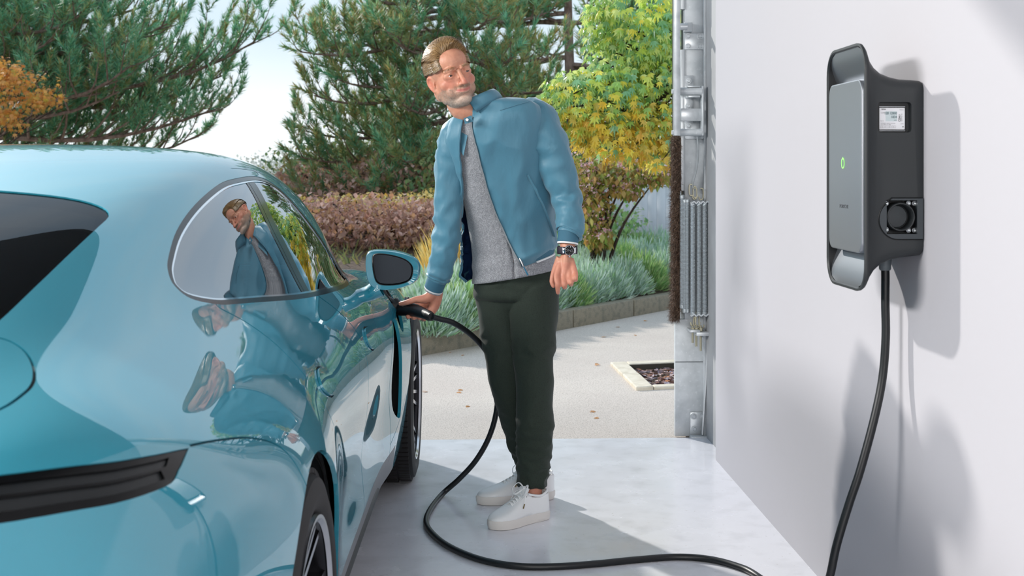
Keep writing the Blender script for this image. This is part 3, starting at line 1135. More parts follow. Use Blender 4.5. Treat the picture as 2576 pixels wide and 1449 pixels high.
# charge socket and vent insides on both wings
for sd_ in (1, -1):
    b = MB()
    def bx_(c, s, **k):
        b.box((c[0] * sd_, c[1], c[2]), s, **k)
    bx_((.78, 2.40, .60), (.05, .46, .38))
    b.build('wing_cavity', m_gap, car)
    b = MB()
    for k in range(22):
        z = .39 + k * .0155
        b.box((.915 * sd_, 2.20 + .02 * math.sin(k * .2), z), (.012, .16, .004))
    b.build('vent_fins', m_satin, car)
b = MB()
b.lathe([(.0, .0), (.036, .0), (.040, .004), (.040, .03), (.034, .03), (.034, .012), (.0, .012)], (.885, 2.455, .79), (.85, 0, .5), 24)
b.build('charge_socket', m_satin, car)
# ------------------------------------------------------------------ garage shell and site
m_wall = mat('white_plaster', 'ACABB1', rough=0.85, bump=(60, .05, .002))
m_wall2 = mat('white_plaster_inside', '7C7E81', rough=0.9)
m_conc = mat('polished_concrete', 'E2E3EA', rough=0.2, spec=0.6, vary=[(1.3, 'E8E9EF', .35, .65), (9, 'D4D5DB', .5, .8), (60, 'B5B1AE', .66, .80)], bump=(7, .03, .002), rvary=(5, .12, .32))
m_asph = mat('pale_asphalt', 'C4B8AF', rough=0.92, vary=[(1.1, 'D0C5BB', .35, .7), (150, '93897F', .50, .68), (230, 'E8E0D8', .58, .74)], bump=(220, .5, .004))
m_kerb = mat('kerb_concrete', '8A806E', rough=.9, vary=[(18, '6F6A5C', .45, .7), (140, 'A9A395', .55, .75)], bump=(90, .4, .004))
m_soil = mat('bed_soil', '4A3B30', rough=1.0, vary=(30, '6B5543', .4, .7), bump=(40, .8, .02))
m_fence = mat('white_fence_paint', 'E2E6EC', rough=.55)
m_grass = mat('field_grass', '66744A', rough=1.0, vary=(.8, '7E8256', .4, .7))
m_pillar = mat('grey_jamb_paint', '9FA1A4', rough=.7, vary=(4, '8B8D90', .4, .7))
def st_box(name, c, s, m, **k):
    o = MB().box(c, s, **k).build(name, m)
    o['kind'] = 'structure'
    return o
X_W = 1.118          # face of the right wall
Y_T = 6.03           # end of the garage slab
Y_WE = 5.56          # end of the white wall
H_C = 3.25
Y_C = 5.25          # the ceiling stops short of the opening
st_box('floor', (-1.6, (Y_T - 5.2) / 2, -.06), (9.0, Y_T + 5.2, .12), m_conc)
st_box('wall_right', (X_W + .15, (Y_WE - 5.2) / 2, H_C / 2 + .02), (.30, Y_WE + 5.2, H_C + .16), m_wall)
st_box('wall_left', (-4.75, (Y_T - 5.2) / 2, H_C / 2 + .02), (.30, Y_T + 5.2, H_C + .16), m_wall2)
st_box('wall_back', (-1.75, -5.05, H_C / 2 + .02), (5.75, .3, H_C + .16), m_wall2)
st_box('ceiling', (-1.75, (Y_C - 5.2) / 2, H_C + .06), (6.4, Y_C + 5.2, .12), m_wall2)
st_box('trim_1', (X_W + .20, 5.56 + .31, H_C / 2 + .02), (.30, .62, H_C + .12), m_pillar)

# unseen fill panels added to brighten the interior, two on walls, two overhead
m_fill = mat('fill_diffuser', 'FFFFFF', emit=('FFFBF2', 6.0))
m_fillbody = mat('fill_body', 'D0D0D0', rough=.5)
def fill_panel(x, y, sx, sy, power, label, disk=False, loc=None, rot=None, name='ceiling_fill'):  # area light in a made-up housing, added as fill
    e_ = empty(name, loc or (x, y, H_C - .03), rot=rot)
    tag(e_, label, 'light')
    b = MB()
    if disk:
        b.lathe([(0, .03), (sx * .62, .03), (sx * .62, -.03), (sx * .52, -.03)], (0, 0, 0), (0, 0, 1), 32)
    else:
        b.box((0, 0, .005), (sx + .06, sy + .06, .05), bev=.01)
    b.build('fill_housing', m_fillbody, e_)
    d_ = bpy.data.lights.new('lamp', 'AREA')
    d_.shape = 'DISK' if disk else 'RECTANGLE'
    d_.size = sx
    if not disk:
        d_.size_y = sy
    d_.energy = power
    d_.color = (1, .975, .94)
    l_ = bpy.data.objects.new('lamp', d_)
    link(l_, e_)
    l_.location = (0, 0, -.04)
fill_panel(0, 0, .5, 2.8, 265, 'unseen fill panel added high on the left wall to brighten the right wall', loc=(-4.56, 2.1, 2.9), rot=(0, math.radians(-82), 0), name='wall_fill')
fill_panel(0, 0, 2.4, 1.4, 150, 'unseen fill panel added on the back wall, brightens what faces the camera', loc=(.1, -4.86, 2.2), rot=(math.radians(90), 0, 0), name='wall_fill')
fill_panel(-1.6, 1.2, 1.5, 2.6, 22, 'unseen fill panel added under the ceiling over the rear of the car')
fill_panel(-1.6, -2.6, 1.5, 2.6, 45, 'unseen fill panel added under the ceiling at the back of the garage')

# ------------------------------------------------------------------ ground outside
ZD = -.012
K0, K1 = Vector((-2.6, 5.62, 0)), Vector((4.6, 15.5, 0))
KA, KB = gnd(1050, 893), gnd(1690, 775)
kd = (KB - KA).normalized()
kd.z = 0
kn = Vector((-kd.y, kd.x, 0))
def kp(t, off, z=0):
    v = KA + kd * t + kn * off
    return Vector((v.x, v.y, z))
kerb = empty('kerb', kp(0, 0, 0))
tag(kerb, 'low weathered concrete kerb between the driveway and the planted bed', 'kerb')
kerb_mesh = MB()
kerb_mesh.box((.5, .06, .055), (.985, .12, .16), bev=.012)
for i in range(-3, 9):
    if i == -3:
        ks = kerb_mesh.build('kerb_stone', m_kerb, kerb)
        kme = ks.data
    else:
        ks = link(bpy.data.objects.new('kerb_stone', kme), kerb)
    ks.location = kd * (i * 1.0) + kn * R.uniform(-.006, .006) + Vector((0, 0, R.uniform(-.005, .004)))
    ks.rotation_euler = (0, 0, math.atan2(kd.y, kd.x) + R.uniform(-.006, .006))

def bed_z(off, t):
    return .085 + .11 * off + .02 * math.sin(t * 1.7 + off * 2)
V, F = [], []
nt_, no_ = 60, 40
for i in range(nt_ + 1):
    for j in range(no_ + 1):
        t, off = -3.6 + 17.6 * i / nt_, .10 + (j / no_) ** 1.5 * 9
        z = bed_z(min(off, 4.0), t) + R.uniform(-.012, .012)
        if off > 5:
            z -= (off - 5) * .10
        v = kp(t, off, z)
        V.append(v)
for i in range(nt_):
    for j in range(no_):
        a = i * (no_ + 1) + j
        F.append((a, a + no_ + 1, a + no_ + 2, a + 1))
o = mesh_obj('planted_bed_soil', V, F, m_soil)
o['kind'] = 'structure'
V = []
F = []
for i in range(41):
    for j in range(31):
        x, y = -160 + 320 * i / 40, 21 + 305 * (j / 30) ** 1.6
        V.append((x, y, -.25 - .012 * (y - 21) + .5 * noise.noise(Vector((x * .03, y * .03, 0)))))
for i in range(40):
    for j in range(30):
        a = i * 31 + j
        F.append((a, a + 31, a + 32, a + 1))
o = mesh_obj('meadow', V, F, m_grass)
o['kind'] = 'structure'

# tree pit with stone edging and bark chips
pit = empty('tree_pit', gnd(1600, 950))
pit.location.z = ZD
tag(pit, 'sunken square pit of bark chips edged with pale stone slabs in the driveway', 'planter')
_a0, _a1 = gnd(1535, 914), gnd(1600, 978)
_b0, _b1 = gnd(1790, 902), gnd(1860, 966)
_ex, _ey = (_b1 - _a1).normalized(), (_a0 - _a1).normalized()
_D = (_a0 - _a1).length
hole = [_a1 + _ex * u_ + _ey * v_ for u_, v_ in ((.02, .02), (2.0, .02), (2.0, _D - .02), (.02, _D - .02))]
_pts = [Vector((-30, Y_T)), Vector((30, Y_T)), Vector((30, 24)), Vector((-30, 24))] + [Vector((h_.x, h_.y)) for h_ in hole]
_r = delaunay_2d_cdt(_pts, [(0, 1), (1, 2), (2, 3), (3, 0), (4, 5), (5, 6), (6, 7), (7, 4)], [], 0, 1e-6)
_F = []
for f_ in _r[2]:
    c_ = sum((_r[0][i] for i in f_), Vector((0, 0))) / len(f_)
    w_ = Vector((c_.x, c_.y, 0)) - _a1
    w_.z = 0
    det_ = _ex.x * _ey.y - _ex.y * _ey.x
    ua, va = (w_.x * _ey.y - w_.y * _ey.x) / det_, (_ex.x * w_.y - _ex.y * w_.x) / det_
    if not (.02 < ua < 2.0 and .02 < va < _D - .02):
        _F.append(tuple(f_))
o = mesh_obj('driveway', [(p_.x, p_.y, ZD) for p_ in _r[0]], _F, m_asph, smooth=False)
o['kind'] = 'structure'
m_edge = mat('pale_edging_stone', 'D8CDBB', rough=.8, vary=(20, 'C6BAA6', .4, .7), bump=(80, .3, .003))
m_pitwall = mat('pit_wall', '3A362E', rough=1)
c0, c1, c2 = gnd(1535, 912), gnd(1603, 978), gnd(1700, 905)
def inner(px, py):
    return gnd(px, py)
A0, A1 = gnd(1535, 914), gnd(1600, 978)          # outer left edge, far and near
B0, B1 = gnd(1790, 902), gnd(1860, 966)
PL = pit.location
ex = (B1 - A1).normalized()
ey = (A0 - A1).normalized()
W_, D_ = 2.0, (A0 - A1).length
def pp(a, b_, z):
    v = A1 + ex * a + ey * b_
    return Vector((v.x - PL.x, v.y - PL.y, z))
def slab(name, a0, a1, b0, b1, z0, z1, m):
    q_ = MB()
    P8 = [pp(a, b_, z) for a in (a0, a1) for b_ in (b0, b1) for z in (z0, z1)]
    q_.add(P8, [(0, 1, 3, 2), (4, 6, 7, 5), (0, 4, 5, 1), (2, 3, 7, 6), (0, 2, 6, 4), (1, 5, 7, 3)])
    o_ = q_.build(name, m, pit, auto=30)
    md_ = o_.modifiers.new('b', 'BEVEL')
    md_.width = .008
    md_.segments = 2
    return o_
ew = .11
slab('edging_stone', 0, ew, 0, D_ * .5 - .003, -.1, .024, m_edge)
slab('edging_stone', 0, ew, D_ * .5 + .003, D_, -.1, .022, m_edge)
for k in range(4):
    a0 = ew + k * .5 + .004
    slab('edging_stone', a0, a0 + .49, 0, ew * .7, -.1, .020 + R.uniform(-.002, .002), m_edge)
    slab('edging_stone', a0, a0 + .49, D_ - ew, D_, -.1, .020 + R.uniform(-.002, .002), m_edge)
slab('pit_wall', ew + .002, ew + 1.96, D_ - ew - .012, D_ - ew - .002, -.08, .016, m_pitwall)
m_chip = leaf_mat('bark_chips', ['7B5A50', 'B08A7C', '5B5258', '9C90A0', 'CBB0A8', '716670', 'D08A5A'], rough=.8, trans_amt=0.0)
mbk = MB()
for k in range(2600):
    p = pp(R.uniform(ew, 1.95), R.uniform(ew * .7, D_ - ew), R.uniform(-.03, -.012))
    rt = Matrix.Rotation(R.uniform(0, 6.28), 3, 'Z') @ Matrix.Rotation(R.uniform(-.7, .7), 3, 'X')
    s1_, s2_ = R.uniform(.010, .024), R.uniform(.006, .014)
    q4 = [rt @ Vector(v) + p for v in ((-s1_, -s2_, 0), (s1_, -s2_ * .6, .003), (s1_ * .8, s2_, 0), (-s1_ * .7, s2_ * .9, .004))]
    mbk.add(q4, [(0, 1, 2, 3)])
o = mbk.build('bark_chips', m_chip, pit, smooth=False)
o['kind'] = 'stuff'
V = [pp(ew, ew * .5, -.03), pp(1.98, ew * .5, -.03), pp(1.98, D_ - ew, -.03), pp(ew, D_ - ew, -.03)]
mesh_obj('pit_soil', V, [(0, 1, 2, 3)], m_soil, pit, smooth=False)

# white board fence far right behind the planting
fe = empty('white_fence', ray_pt(1600, 500, 16.0))
fe.location.z = 0
tag(fe, 'white painted fence of upright boards beyond the pink-flowering shrub', 'fence')
f0 = ray_pt(1500, 500, 17.5)
f1 = ray_pt(1900, 500, 15.2)
fdir = (f1 - f0)
fdir.z = 0
fl_ = fdir.length
fdir.normalize()
bm_ = MB()
bm_.box((.085, 0, .45), (.166, .022, 1.25), bev=.004)
nb = int(fl_ / .172)
fme = None
for k in range(nb):
    if fme is None:
        ob = bm_.build('fence_board', m_fence, fe)
        fme = ob.data
    else:
        ob = link(bpy.data.objects.new('fence_board', fme), fe)
    ob.location = f0 + fdir * k * .172 - fe.location
    ob.location.z = R.uniform(-.004, .004)
    ob.rotation_euler = (0, 0, math.atan2(fdir.y, fdir.x))
b = MB()
a_ = f0 - fe.location
b.tube([(a_.x, a_.y, 1.09), (a_.x + fdir.x * fl_, a_.y + fdir.y * fl_, 1.09)], .03, 4)
b.build('top_rail', m_fence, fe)
# ------------------------------------------------------------------ plants
m_bark = mat('pine_bark', '8A7468', rough=.95, vary=(14, '5E4A40', .4, .7, (1, 1, .3)), bump=(25, .8, .02, (1, 1, .3)))
m_needle = leaf_mat('pine_needles', ['4F8F70', '68A887', '8ABB96', '48805F', '9AB88A', '78A878', 'A8956A'], rough=.45, trans_amt=.4, gain=1.25)
m_needle2 = leaf_mat('pine_needles_olive', ['5C8A62', '7A9E70', '93A46C', 'A8A46A', 'AC8458', '84925E', '98AC78'], rough=.5, trans_amt=.42, gain=1.25)  # olive and brown needles, mixed at random with the greener ones
m_stem = mat('dark_stem', '3A2C24', rough=.9)
NR = np.random.RandomState(5)

def tuft_template(n=46, L=.19, r=.075):
    """bottle-brush shoot along +z: n slim needles"""
    V, F = [], []
    for i in range(n):
        t = NR.uniform(0, 1) ** .9
        a = NR.uniform(0, 2 * PI)
        z0 = t * L
        rr_ = r * (1 - .35 * t)
        b0 = np.array([0, 0, z0])
        tip = np.array([math.cos(a) * rr_, math.sin(a) * rr_, z0 + .045 + .03 * t])
        sd_ = np.array([-math.sin(a), math.cos(a), 0]) * .0062
        k = len(V)
        V += [b0 - sd_, b0 + sd_, tip]
        F.append((k, k + 1, k + 2))
    # the shoot's own twig
    return np.array(V), F

TUFTS = [tuft_template() for _ in range(4)]
def tufts_mesh(name, spots, m, parent, sc=(.8, 1.2), templates=None):
    """spots: list of (position, direction, scale)"""
    T = templates or TUFTS
    Vs, Fs = [], []
    n0 = 0
    for i, (p, d, s) in enumerate(spots):
        tv, tf = T[i % len(T)]
        d = Vector(d).normalized()
        q = Vector((0, 0, 1)).rotation_difference(d).to_matrix()
        q = np.array(q @ Matrix.Rotation(R.uniform(0, 6.28), 3, 'Z'))
        v = (tv * s) @ q.T + np.array(p)
        Vs.append(v)
        Fs.append(np.array(tf) + n0)
        n0 += len(v)
    V = np.concatenate(Vs)
    F = np.concatenate(Fs)
    me = bpy.data.meshes.new(name)
    me.vertices.add(len(V))
    me.vertices.foreach_set('co', V.reshape(-1))
    nl = F.size
    me.loops.add(nl)
    me.loops.foreach_set('vertex_index', F.reshape(-1).astype(np.int32))
    me.polygons.add(len(F))
    k = F.shape[1]
    me.polygons.foreach_set('loop_start', np.arange(0, nl, k, dtype=np.int32))
    me.polygons.foreach_set('loop_total', np.full(len(F), k, dtype=np.int32))
    me.update(calc_edges=True)
    me.materials.append(m)
    o = link(bpy.data.objects.new(name, me), parent)
    return o

def branch(mb_, base, d, L, r0, spots, up=.25, dens=9, droop=-.1, sc=1.0, lvl=0, bare=.2, goal=None):
    """a main limb with side twigs and a shoot on every tip"""
    n = 10
    P = [Vector(base)]
    d = Vector(d).normalized()
    cur = d.copy()
    for i in range(n):
        t = (i + 1) / n
        cur = (cur + Vector((R.uniform(-.09, .09), R.uniform(-.09, .09), (droop if t < .55 else up) * .35 + R.uniform(-.04, .04)))).normalized()
        P.append(P[-1] + cur * (L / n))
    if goal is not None:
        e_ = goal - P[-1]
        P = [p + e_ * (i / n) ** 1.3 for i, p in enumerate(P)]
    rs = [r0 * (1 - .85 * i / n) + .003 for i in range(n + 1)]
    mb_.tube(P, rs, 6)
    nt2 = int(dens * L) if lvl == 0 else int(dens * L * 1.2)
    for k in range(nt2):
        t = bare + (1 - bare) * (k + R.uniform(0, .9)) / nt2
        i = min(int(t * n), n - 1)
        p = P[i].lerp(P[i + 1], t * n - i)
        ax_ = (P[i + 1] - P[i]).normalized()
        side = ax_.cross(Vector((0, 0, 1))).normalized() * (1 if k % 2 else -1)
        dd = (ax_ * R.uniform(.35, .8) + side * R.uniform(.3, .9) + Vector((0, 0, R.uniform(-.1, .55)))).normalized()
        if lvl == 0:
            l2 = L * R.uniform(.16, .34) * (1.15 - t * .6)
            branch(mb_, p, dd, l2, rs[i] * .5, spots, up=.5, dens=dens, droop=.1, sc=sc, lvl=1, bare=.15)
        else:
            spots.append((p, (dd + Vector((0, 0, .35))), sc * R.uniform(.65, 1.05)))
    for q in range(2):
        spots.append((P[-1], cur + Vector((R.uniform(-.2, .2), R.uniform(-.2, .2), .25)), sc * R.uniform(.9, 1.25)))
    if lvl == 0:
        spots.append((P[-2], cur + Vector((R.uniform(-.4, .4), 0, .5)), sc))

def wpx(px, py, d):
    return ray_pt(px, py, d)

# central pine: a trunk leaning a little, whorls of limbs from knee height up
def pine(name, label, trunk, limbs, tr, m_n, m_n2=None, split=0.0):
    t_ = empty(name, (trunk[0].x, trunk[0].y, 0))
    tag(t_, label, 'tree', 'pine trees')
    off = Vector((trunk[0].x, trunk[0].y, 0))
    b = MB()
    P = smooth_path([v - off for v in trunk], 6)
    b.tube(P, [tr * (1 - .55 * i / (len(P) - 1)) for i in range(len(P))], 10)
    b.build('trunk', m_bark, t_)
    b = MB()
    sp1, sp2 = [], []
    for (p, d, L, r0, up, dens, droop, sc, bare) in limbs:
        spots = []
        branch(b, p - off, d, L, r0, spots, up, dens, droop, sc, 0, bare, p - off + d)
        for s in spots:
            (sp2 if (m_n2 and R.random() < split) else sp1).append(s)
    o_ = b.build('branches', m_bark, t_)
    o_['kind'] = 'stuff'
    o_ = tufts_mesh('needle_foliage', sp1, m_n, t_)
    o_['kind'] = 'stuff'
    if sp2:
        o_ = tufts_mesh('needle_foliage', sp2, m_n2, t_)
        o_['kind'] = 'stuff'
    return t_

DC = 19.5
tk = [wpx(1185, 760, DC), wpx(1172, 500, DC), wpx(1182, 300, DC), wpx(1135, 60, DC), wpx(1118, -120, DC), wpx(1090, -420, DC)]
limbs = []
def limb_to(t0, tip, d0, d1, r0=.03, up=.3, dens=10, droop=-.15, sc=1.0, bare=.25):
    """limb from a trunk pixel to a tip pixel, both given with their distance"""
    a, b_ = wpx(t0[0], t0[1], d0), wpx(tip[0], tip[1], d1)
    v = b_ - a
    limbs.append((a, v, v.length * 1.03, r0, up, dens, droop, sc, bare))
for t0, tip, dd in (
    ((1120, 10), (885, -20), -.6), ((1125, 40), (830, 70), -.3), ((1130, 90), (755, 130), -.8), ((1130, 90), (770, 80), .4),
    ((1140, 160), (790, 160), -.2), ((1150, 180), (850, 200), -.9), ((1165, 230), (790, 240), -.5), ((1175, 300), (770, 330), -.4),
    ((1180, 330), (755, 395), -.8), ((1180, 330), (820, 300), .6), ((1175, 400), (810, 420), -.6), ((1175, 430), (860, 450), .5),
    ((1172, 500), (765, 500), -.8), ((1172, 520), (850, 540), -.3), ((1120, -60), (900, -90), .2), ((1115, -100), (960, -140), -.5),
    ((1130, 60), (1400, 20), -.4), ((1140, 140), (1420, 130), .2), ((1160, 210), (1400, 220), -.3), ((1180, 300), (1420, 280), .3),
    ((1175, 380), (1400, 390), 0), ((1120, 0), (1330, -60), .4), ((1110, -150), (1250, -200), 0), ((1110, -150), (980, -230), 0),
    ((1150, 120), (1000, 90), -1.6), ((1170, 250), (1010, 260), -1.7), ((1175, 380), (1010, 400), -1.6), ((1150, 150), (1290, 140), -1.5),
    ((1125, 30), (1010, 0), -1.4), ((1175, 460), (950, 480), -1.5), ((1170, 300), (930, 300), 1.2), ((1130, 80), (920, 60), 1.2), ((1150, 180), (960, 150), 1.3), ((1175, 400), (930, 380), 1.3),
    ((1172, 540), (950, 590), -1.0), ((1172, 560), (1080, 600), -1.5), ((1130, 70), (1230, 40), -1.4), ((1160, 220), (1300, 230), -1.4)):
    limb_to(t0, tip, DC, DC + dd * 1.3, .045, dens=6.4, bare=.16, sc=1.45)
pine('pine_tree', 'dense green pine with a pinkish trunk behind the man', tk, limbs, .17, m_needle, m_needle2, .6)

# second pine, further back, filling the right
limbs = []
DB = 26.0
tk2 = [wpx(1440, 560, DB), wpx(1436, 300, DB), wpx(1430, 60, DB), wpx(1425, -200, DB)]
for k in range(34):
    y0 = R.uniform(-120, 420)
    sgn = 1 if k % 2 else -1
    limb_to((1432, y0), (1432 + sgn * R.uniform(130, 280), y0 + R.uniform(-60, 50)), DB, DB + R.uniform(-2, 2), .05, dens=4.6, sc=2.3, bare=.05)
pine('pine_tree', 'darker second pine further back above the man\'s left shoulder', tk2, limbs, .14, m_needle2, m_needle, .4)

# left pine: limbs reach in from beyond the left edge
limbs = []
DL = 21.0
tk3 = [wpx(-330, 700, DL), wpx(-320, 300, DL), wpx(-300, -100, DL), wpx(-290, -500, DL)]
for t0, tip, dd in (
    ((-320, 200), (640, 105), 0), ((-320, 190), (560, 190), .4), ((-320, 320), (555, 270), -.2), ((-320, 330), (500, 340), .5),
    ((-310, 60), (420, 60), -.3), ((-310, 30), (400, 0), .3), ((-300, -60), (390, -40), 0), ((-310, 100), (400, 130), .7),
    ((-320, 240), (300, 230), -.6), ((-320, 300), (380, 300), .9), ((-310, 0), (200, 40), -.8), ((-310, 120), (150, 90), -.7),
    ((-320, 380), (330, 370), .2), ((-320, 180), (330, 165), -.9), ((-310, -100), (160, -60), .5), ((-320, 60), (260, 110), 1.2), ((-315, 150), (300, 190), .2), ((-315, 20), (250, 20), .6),
    ((-315, 260), (480, 225), .8)):
    limb_to(t0, tip, DL, DL + dd * 2, .07, up=.42, dens=5.2, droop=-.02, sc=1.5, bare=.18)
pine('pine_tree', 'pine reaching in from the left edge above the car roof', tk3, limbs, .3, m_needle, m_needle2, .25)

# ---- leafy shrubs and trees
def star_leaf(s=.06, cup=.25):
    """five-lobed drooping leaf, stalk at the origin, blade towards +y"""
    V = [(0, 0, 0)]
    F = []
    lob = [(-72, .62), (-36, .92), (0, 1.15), (36, .92), (72, .62)]
    pts = [(-115, .22)]
    for i, (a, r) in enumerate(lob):
        pts.append((a, r))
        if i < 4:
            pts.append((a + 18, .42))
    pts.append((115, .22))
    for a, r in pts:
        x, y = math.sin(math.radians(a)) * r, math.cos(math.radians(a)) * r + .1
        V.append((x * s, y * s, -cup * s * (x * x + y * y * .6)))
    for i in range(1, len(V) - 1):
        F.append((0, i, i + 1))
    V = np.array(V)
    return V, F

def blade_leaf(s=.05, w=.35):
    V = np.array([(0, 0, 0), (-w * s, .45 * s, .05 * s), (0, .5 * s, -.04 * s), (w * s, .45 * s, .05 * s), (0, s, -.1 * s)])
    return V, [(0, 2, 1), (0, 3, 2), (1, 2, 4), (2, 3, 4)]

def scatter(name, tmpl, places, m, parent, stuff=True):
    """places: (pos, rotation matrix 3x3, scale)"""
    V0, F0 = tmpl
    n0 = len(V0)
    Vs = np.empty((len(places), n0, 3))
    for i, (p, q, s) in enumerate(places):
        Vs[i] = (V0 * s) @ np.array(q).T + np.array(p)
    F0 = np.array([f for f in F0])
    F = (F0[None] + (np.arange(len(places)) * n0)[:, None, None]).reshape(-1, F0.shape[1])
    me = bpy.data.meshes.new(name)
    me.from_pydata(Vs.reshape(-1, 3), [], F)
    me.materials.append(m)
    me.update()
    o_ = link(bpy.data.objects.new(name, me), parent)
    if stuff:
        o_['kind'] = 'stuff'
    return o_

m_gum = leaf_mat('sweetgum_leaves', ['6E9C66', '94B862', 'BFCE5A', '7FAE84', 'E0D050', 'A2C28A', '5A8A5A', 'D8DE90', 'B2C86C'], rough=.25, trans_amt=.5, spec=1.0, gain=1.25)
m_gumy = leaf_mat('sweetgum_yellow_leaves', ['D9B23A', 'C8B24A', 'E3C34A', 'B9A250', 'A8B04A', 'D8B860', 'C99A38'], rough=.4, trans_amt=.5, gain=1.25)
gum = empty('sweetgum_tree', (2.6, 10.2, 0))
tag(gum, 'sweetgum tree with star-shaped green and yellow autumn leaves beside the steel door post', 'tree')
go_ = Vector((2.6, 10.2, 0))
DG = 9.3
blobs = [((1500, 255), 130, 95, 0), ((1440, 240), 85, 70, 0), ((1620, 250), 150, 120, .1), ((1570, 130), 110, 110, .2), ((1640, 30), 160, 130, .1), ((1520, 60), 60, 70, .1),
         ((1560, 350), 120, 55, .0), ((1660, 370), 90, 55, .0), ((1470, 330), 60, 40, 0), ((1700, 180), 120, 200, .2)]
gl, gy = [], []
sg_ = FPX / DG
def rnd_dir():
    while True:
        v = Vector((R.uniform(-1, 1), R.uniform(-1, 1), R.uniform(-1, 1)))
        if .1 < v.length < 1:
            return v.normalized()
for (c, rx, rz, dy) in blobs:
    cc = wpx(c[0], c[1], DG + dy)
    ax_, az_ = rx / sg_, rz / sg_
    n = int(rx * rz / 27)
    for k in range(n):
        v = rnd_dir()
        rad = R.uniform(.72, 1.03)
        p = cc + Vector((v.x * ax_ * rad, v.y * ax_ * .8 * rad, v.z * az_ * rad)) - go_
        # blades hang: tip down and outward
        yaw_ = math.atan2(v.y, v.x) + R.uniform(-.8, .8)
        q = Matrix.Rotation(yaw_ - PI / 2, 3, 'Z') @ Matrix.Rotation(-R.uniform(.55, 1.45), 3, 'X') @ Matrix.Rotation(R.uniform(-.5, .5), 3, 'Y')
        yel = c[1] + -v.z * rz > 285 + R.uniform(-60, 60)
        (gy if yel and R.random() < .8 else gl).append((p, q, R.uniform(.75, 1.25)))
camv = Vector((0, 0, 1.28)) - go_
tm = star_leaf(.058)
vis = sorted(range(len(gl)), key=lambda i: gl[i][0].y)
front = set(vis[:190])
lme = bpy.data.meshes.new('leaf')
lme.from_pydata([tuple(v) for v in tm[0]], [], tm[1])
lme.materials.append(m_gum)
# single-leaf meshes in a few tints, shared by their copies
tint = []
for c in ('6E9C66', '94B862', 'C4CE5A', '7FAE84', 'DCCB4A'):
    me_ = lme.copy()
    me_.materials.clear()
    me_.materials.append(leaf_mat('leaf_tint', [c, c], rough=.28, trans_amt=.5, spec=.8, gain=1.2))
    tint.append(me_)
for i in front:
    p, q, s = gl[i]
    o = link(bpy.data.objects.new('leaf', tint[i % 5]), gum)
    o.matrix_local = Matrix.Translation(p) @ q.to_4x4() @ Matrix.Scale(s, 4)
scatter('leaf_foliage', tm, [gl[i] for i in range(len(gl)) if i not in front], m_gum, gum)
scatter('leaf_foliage', tm, gy, m_gumy, gum)
b = MB()
b.tube(smooth_path([(0, 0, 0), (.05, -.05, .8), (-.1, -.1, 1.7), (-.2, -.2, 3.0)], 5), .07, 8)
b.build('trunk', m_stem, gum)
b = MB()
for k in range(46):
    c, rx, rz, dy = blobs[k % len(blobs)]
    a_ = Vector((-.15, -.15, R.uniform(1.2, 2.8)))
    e_ = wpx(c[0] + R.uniform(-.7, .7) * rx, c[1] + R.uniform(-.6, .7) * rz, DG + dy) - go_
    mid = a_.lerp(e_, .5) + Vector((R.uniform(-.1, .1), R.uniform(-.1, .1), R.uniform(-.05, .12)))
    b.tube(smooth_path([a_, mid, e_], 4), [.016 - .0014 * i for i in range(9)], 5)
    for z in range(4):
        b.tube([mid.lerp(e_, z / 4), mid.lerp(e_, z / 4) + Vector((R.uniform(-.15, .15), R.uniform(-.15, .15), R.uniform(-.1, .1)))], .004, 4)
o_ = b.build('branches', m_stem, gum)
o_['kind'] = 'stuff'

# pink-flowering shrub
m_vib = leaf_mat('shrub_leaves', ['6F8A3C', '9A9A48', 'A97E4A', '86A04A', 'B58A5A', '5F7A38', 'C49A50'], rough=.5, trans_amt=.4, gain=1.25)
m_pink = leaf_mat('pink_blossom', ['E8B9C4', 'F1D0D6', 'D99BAE', 'F5E2E4'], rough=.6, trans_amt=.4)
SB = wpx(1500, 690, 12.0)
shrub = empty('flowering_shrub', (SB.x, SB.y, .25))
tag(shrub, 'autumn shrub with pink blossoms on several dark stems in the bed', 'shrub')
so_ = Vector((SB.x, SB.y, .25))
b = MB()
tips = []
for tx, ty in ((1440, 430), (1470, 400), (1500, 420), (1540, 400), (1575, 430), (1610, 440), (1560, 520), (1455, 480), (1650, 450)):
    e_ = wpx(tx, ty, 12 + R.uniform(-.5, .5)) - so_
    a_ = Vector((R.uniform(-.1, .1), R.uniform(-.1, .1), .0))
    mid = Vector((a_.x + (e_.x - a_.x) * .35, a_.y, e_.z * .55))
    b.tube(smooth_path([a_, mid, e_], 6), [.022 - .0014 * i for i in range(13)], 6)
    tips.append(e_)
b.build('stems', m_stem, shrub)['kind'] = 'stuff'
pl, pk = [], []
for k in range(3000):
    cx, cy = R.choice(((1480, 440, 90, 75), (1560, 430, 110, 60), (1640, 440, 70, 45), (1500, 520, 75, 70), (1540, 600, 45, 40), (1600, 490, 60, 40)))[:2], 0
    c = R.choice(((1480, 440, 90, 75), (1560, 430, 110, 60), (1645, 430, 75, 38), (1490, 520, 60, 70), (1505, 590, 35, 40), (1575, 470, 40, 30)))
    v = rnd_dir() * R.uniform(.3, 1)
    p = wpx(c[0] + v.x * c[2], c[1] + v.z * c[3], 12 + v.y * .5) - so_
    q = Matrix.Rotation(R.uniform(0, 6.28), 3, 'Z') @ Matrix.Rotation(-R.uniform(.1, 1.5), 3, 'X')
    if R.random() < .17:
        for z in range(5):
            pk.append((p + Vector((R.uniform(-.03, .03), R.uniform(-.03, .03), R.uniform(-.02, .02))), Matrix.Rotation(R.uniform(0, 6.28), 3, 'Z') @ Matrix.Rotation(R.uniform(-1.5, 1.5), 3, 'X'), R.uniform(.6, .9)))
    else:
        pl.append((p, q, R.uniform(.8, 1.5)))
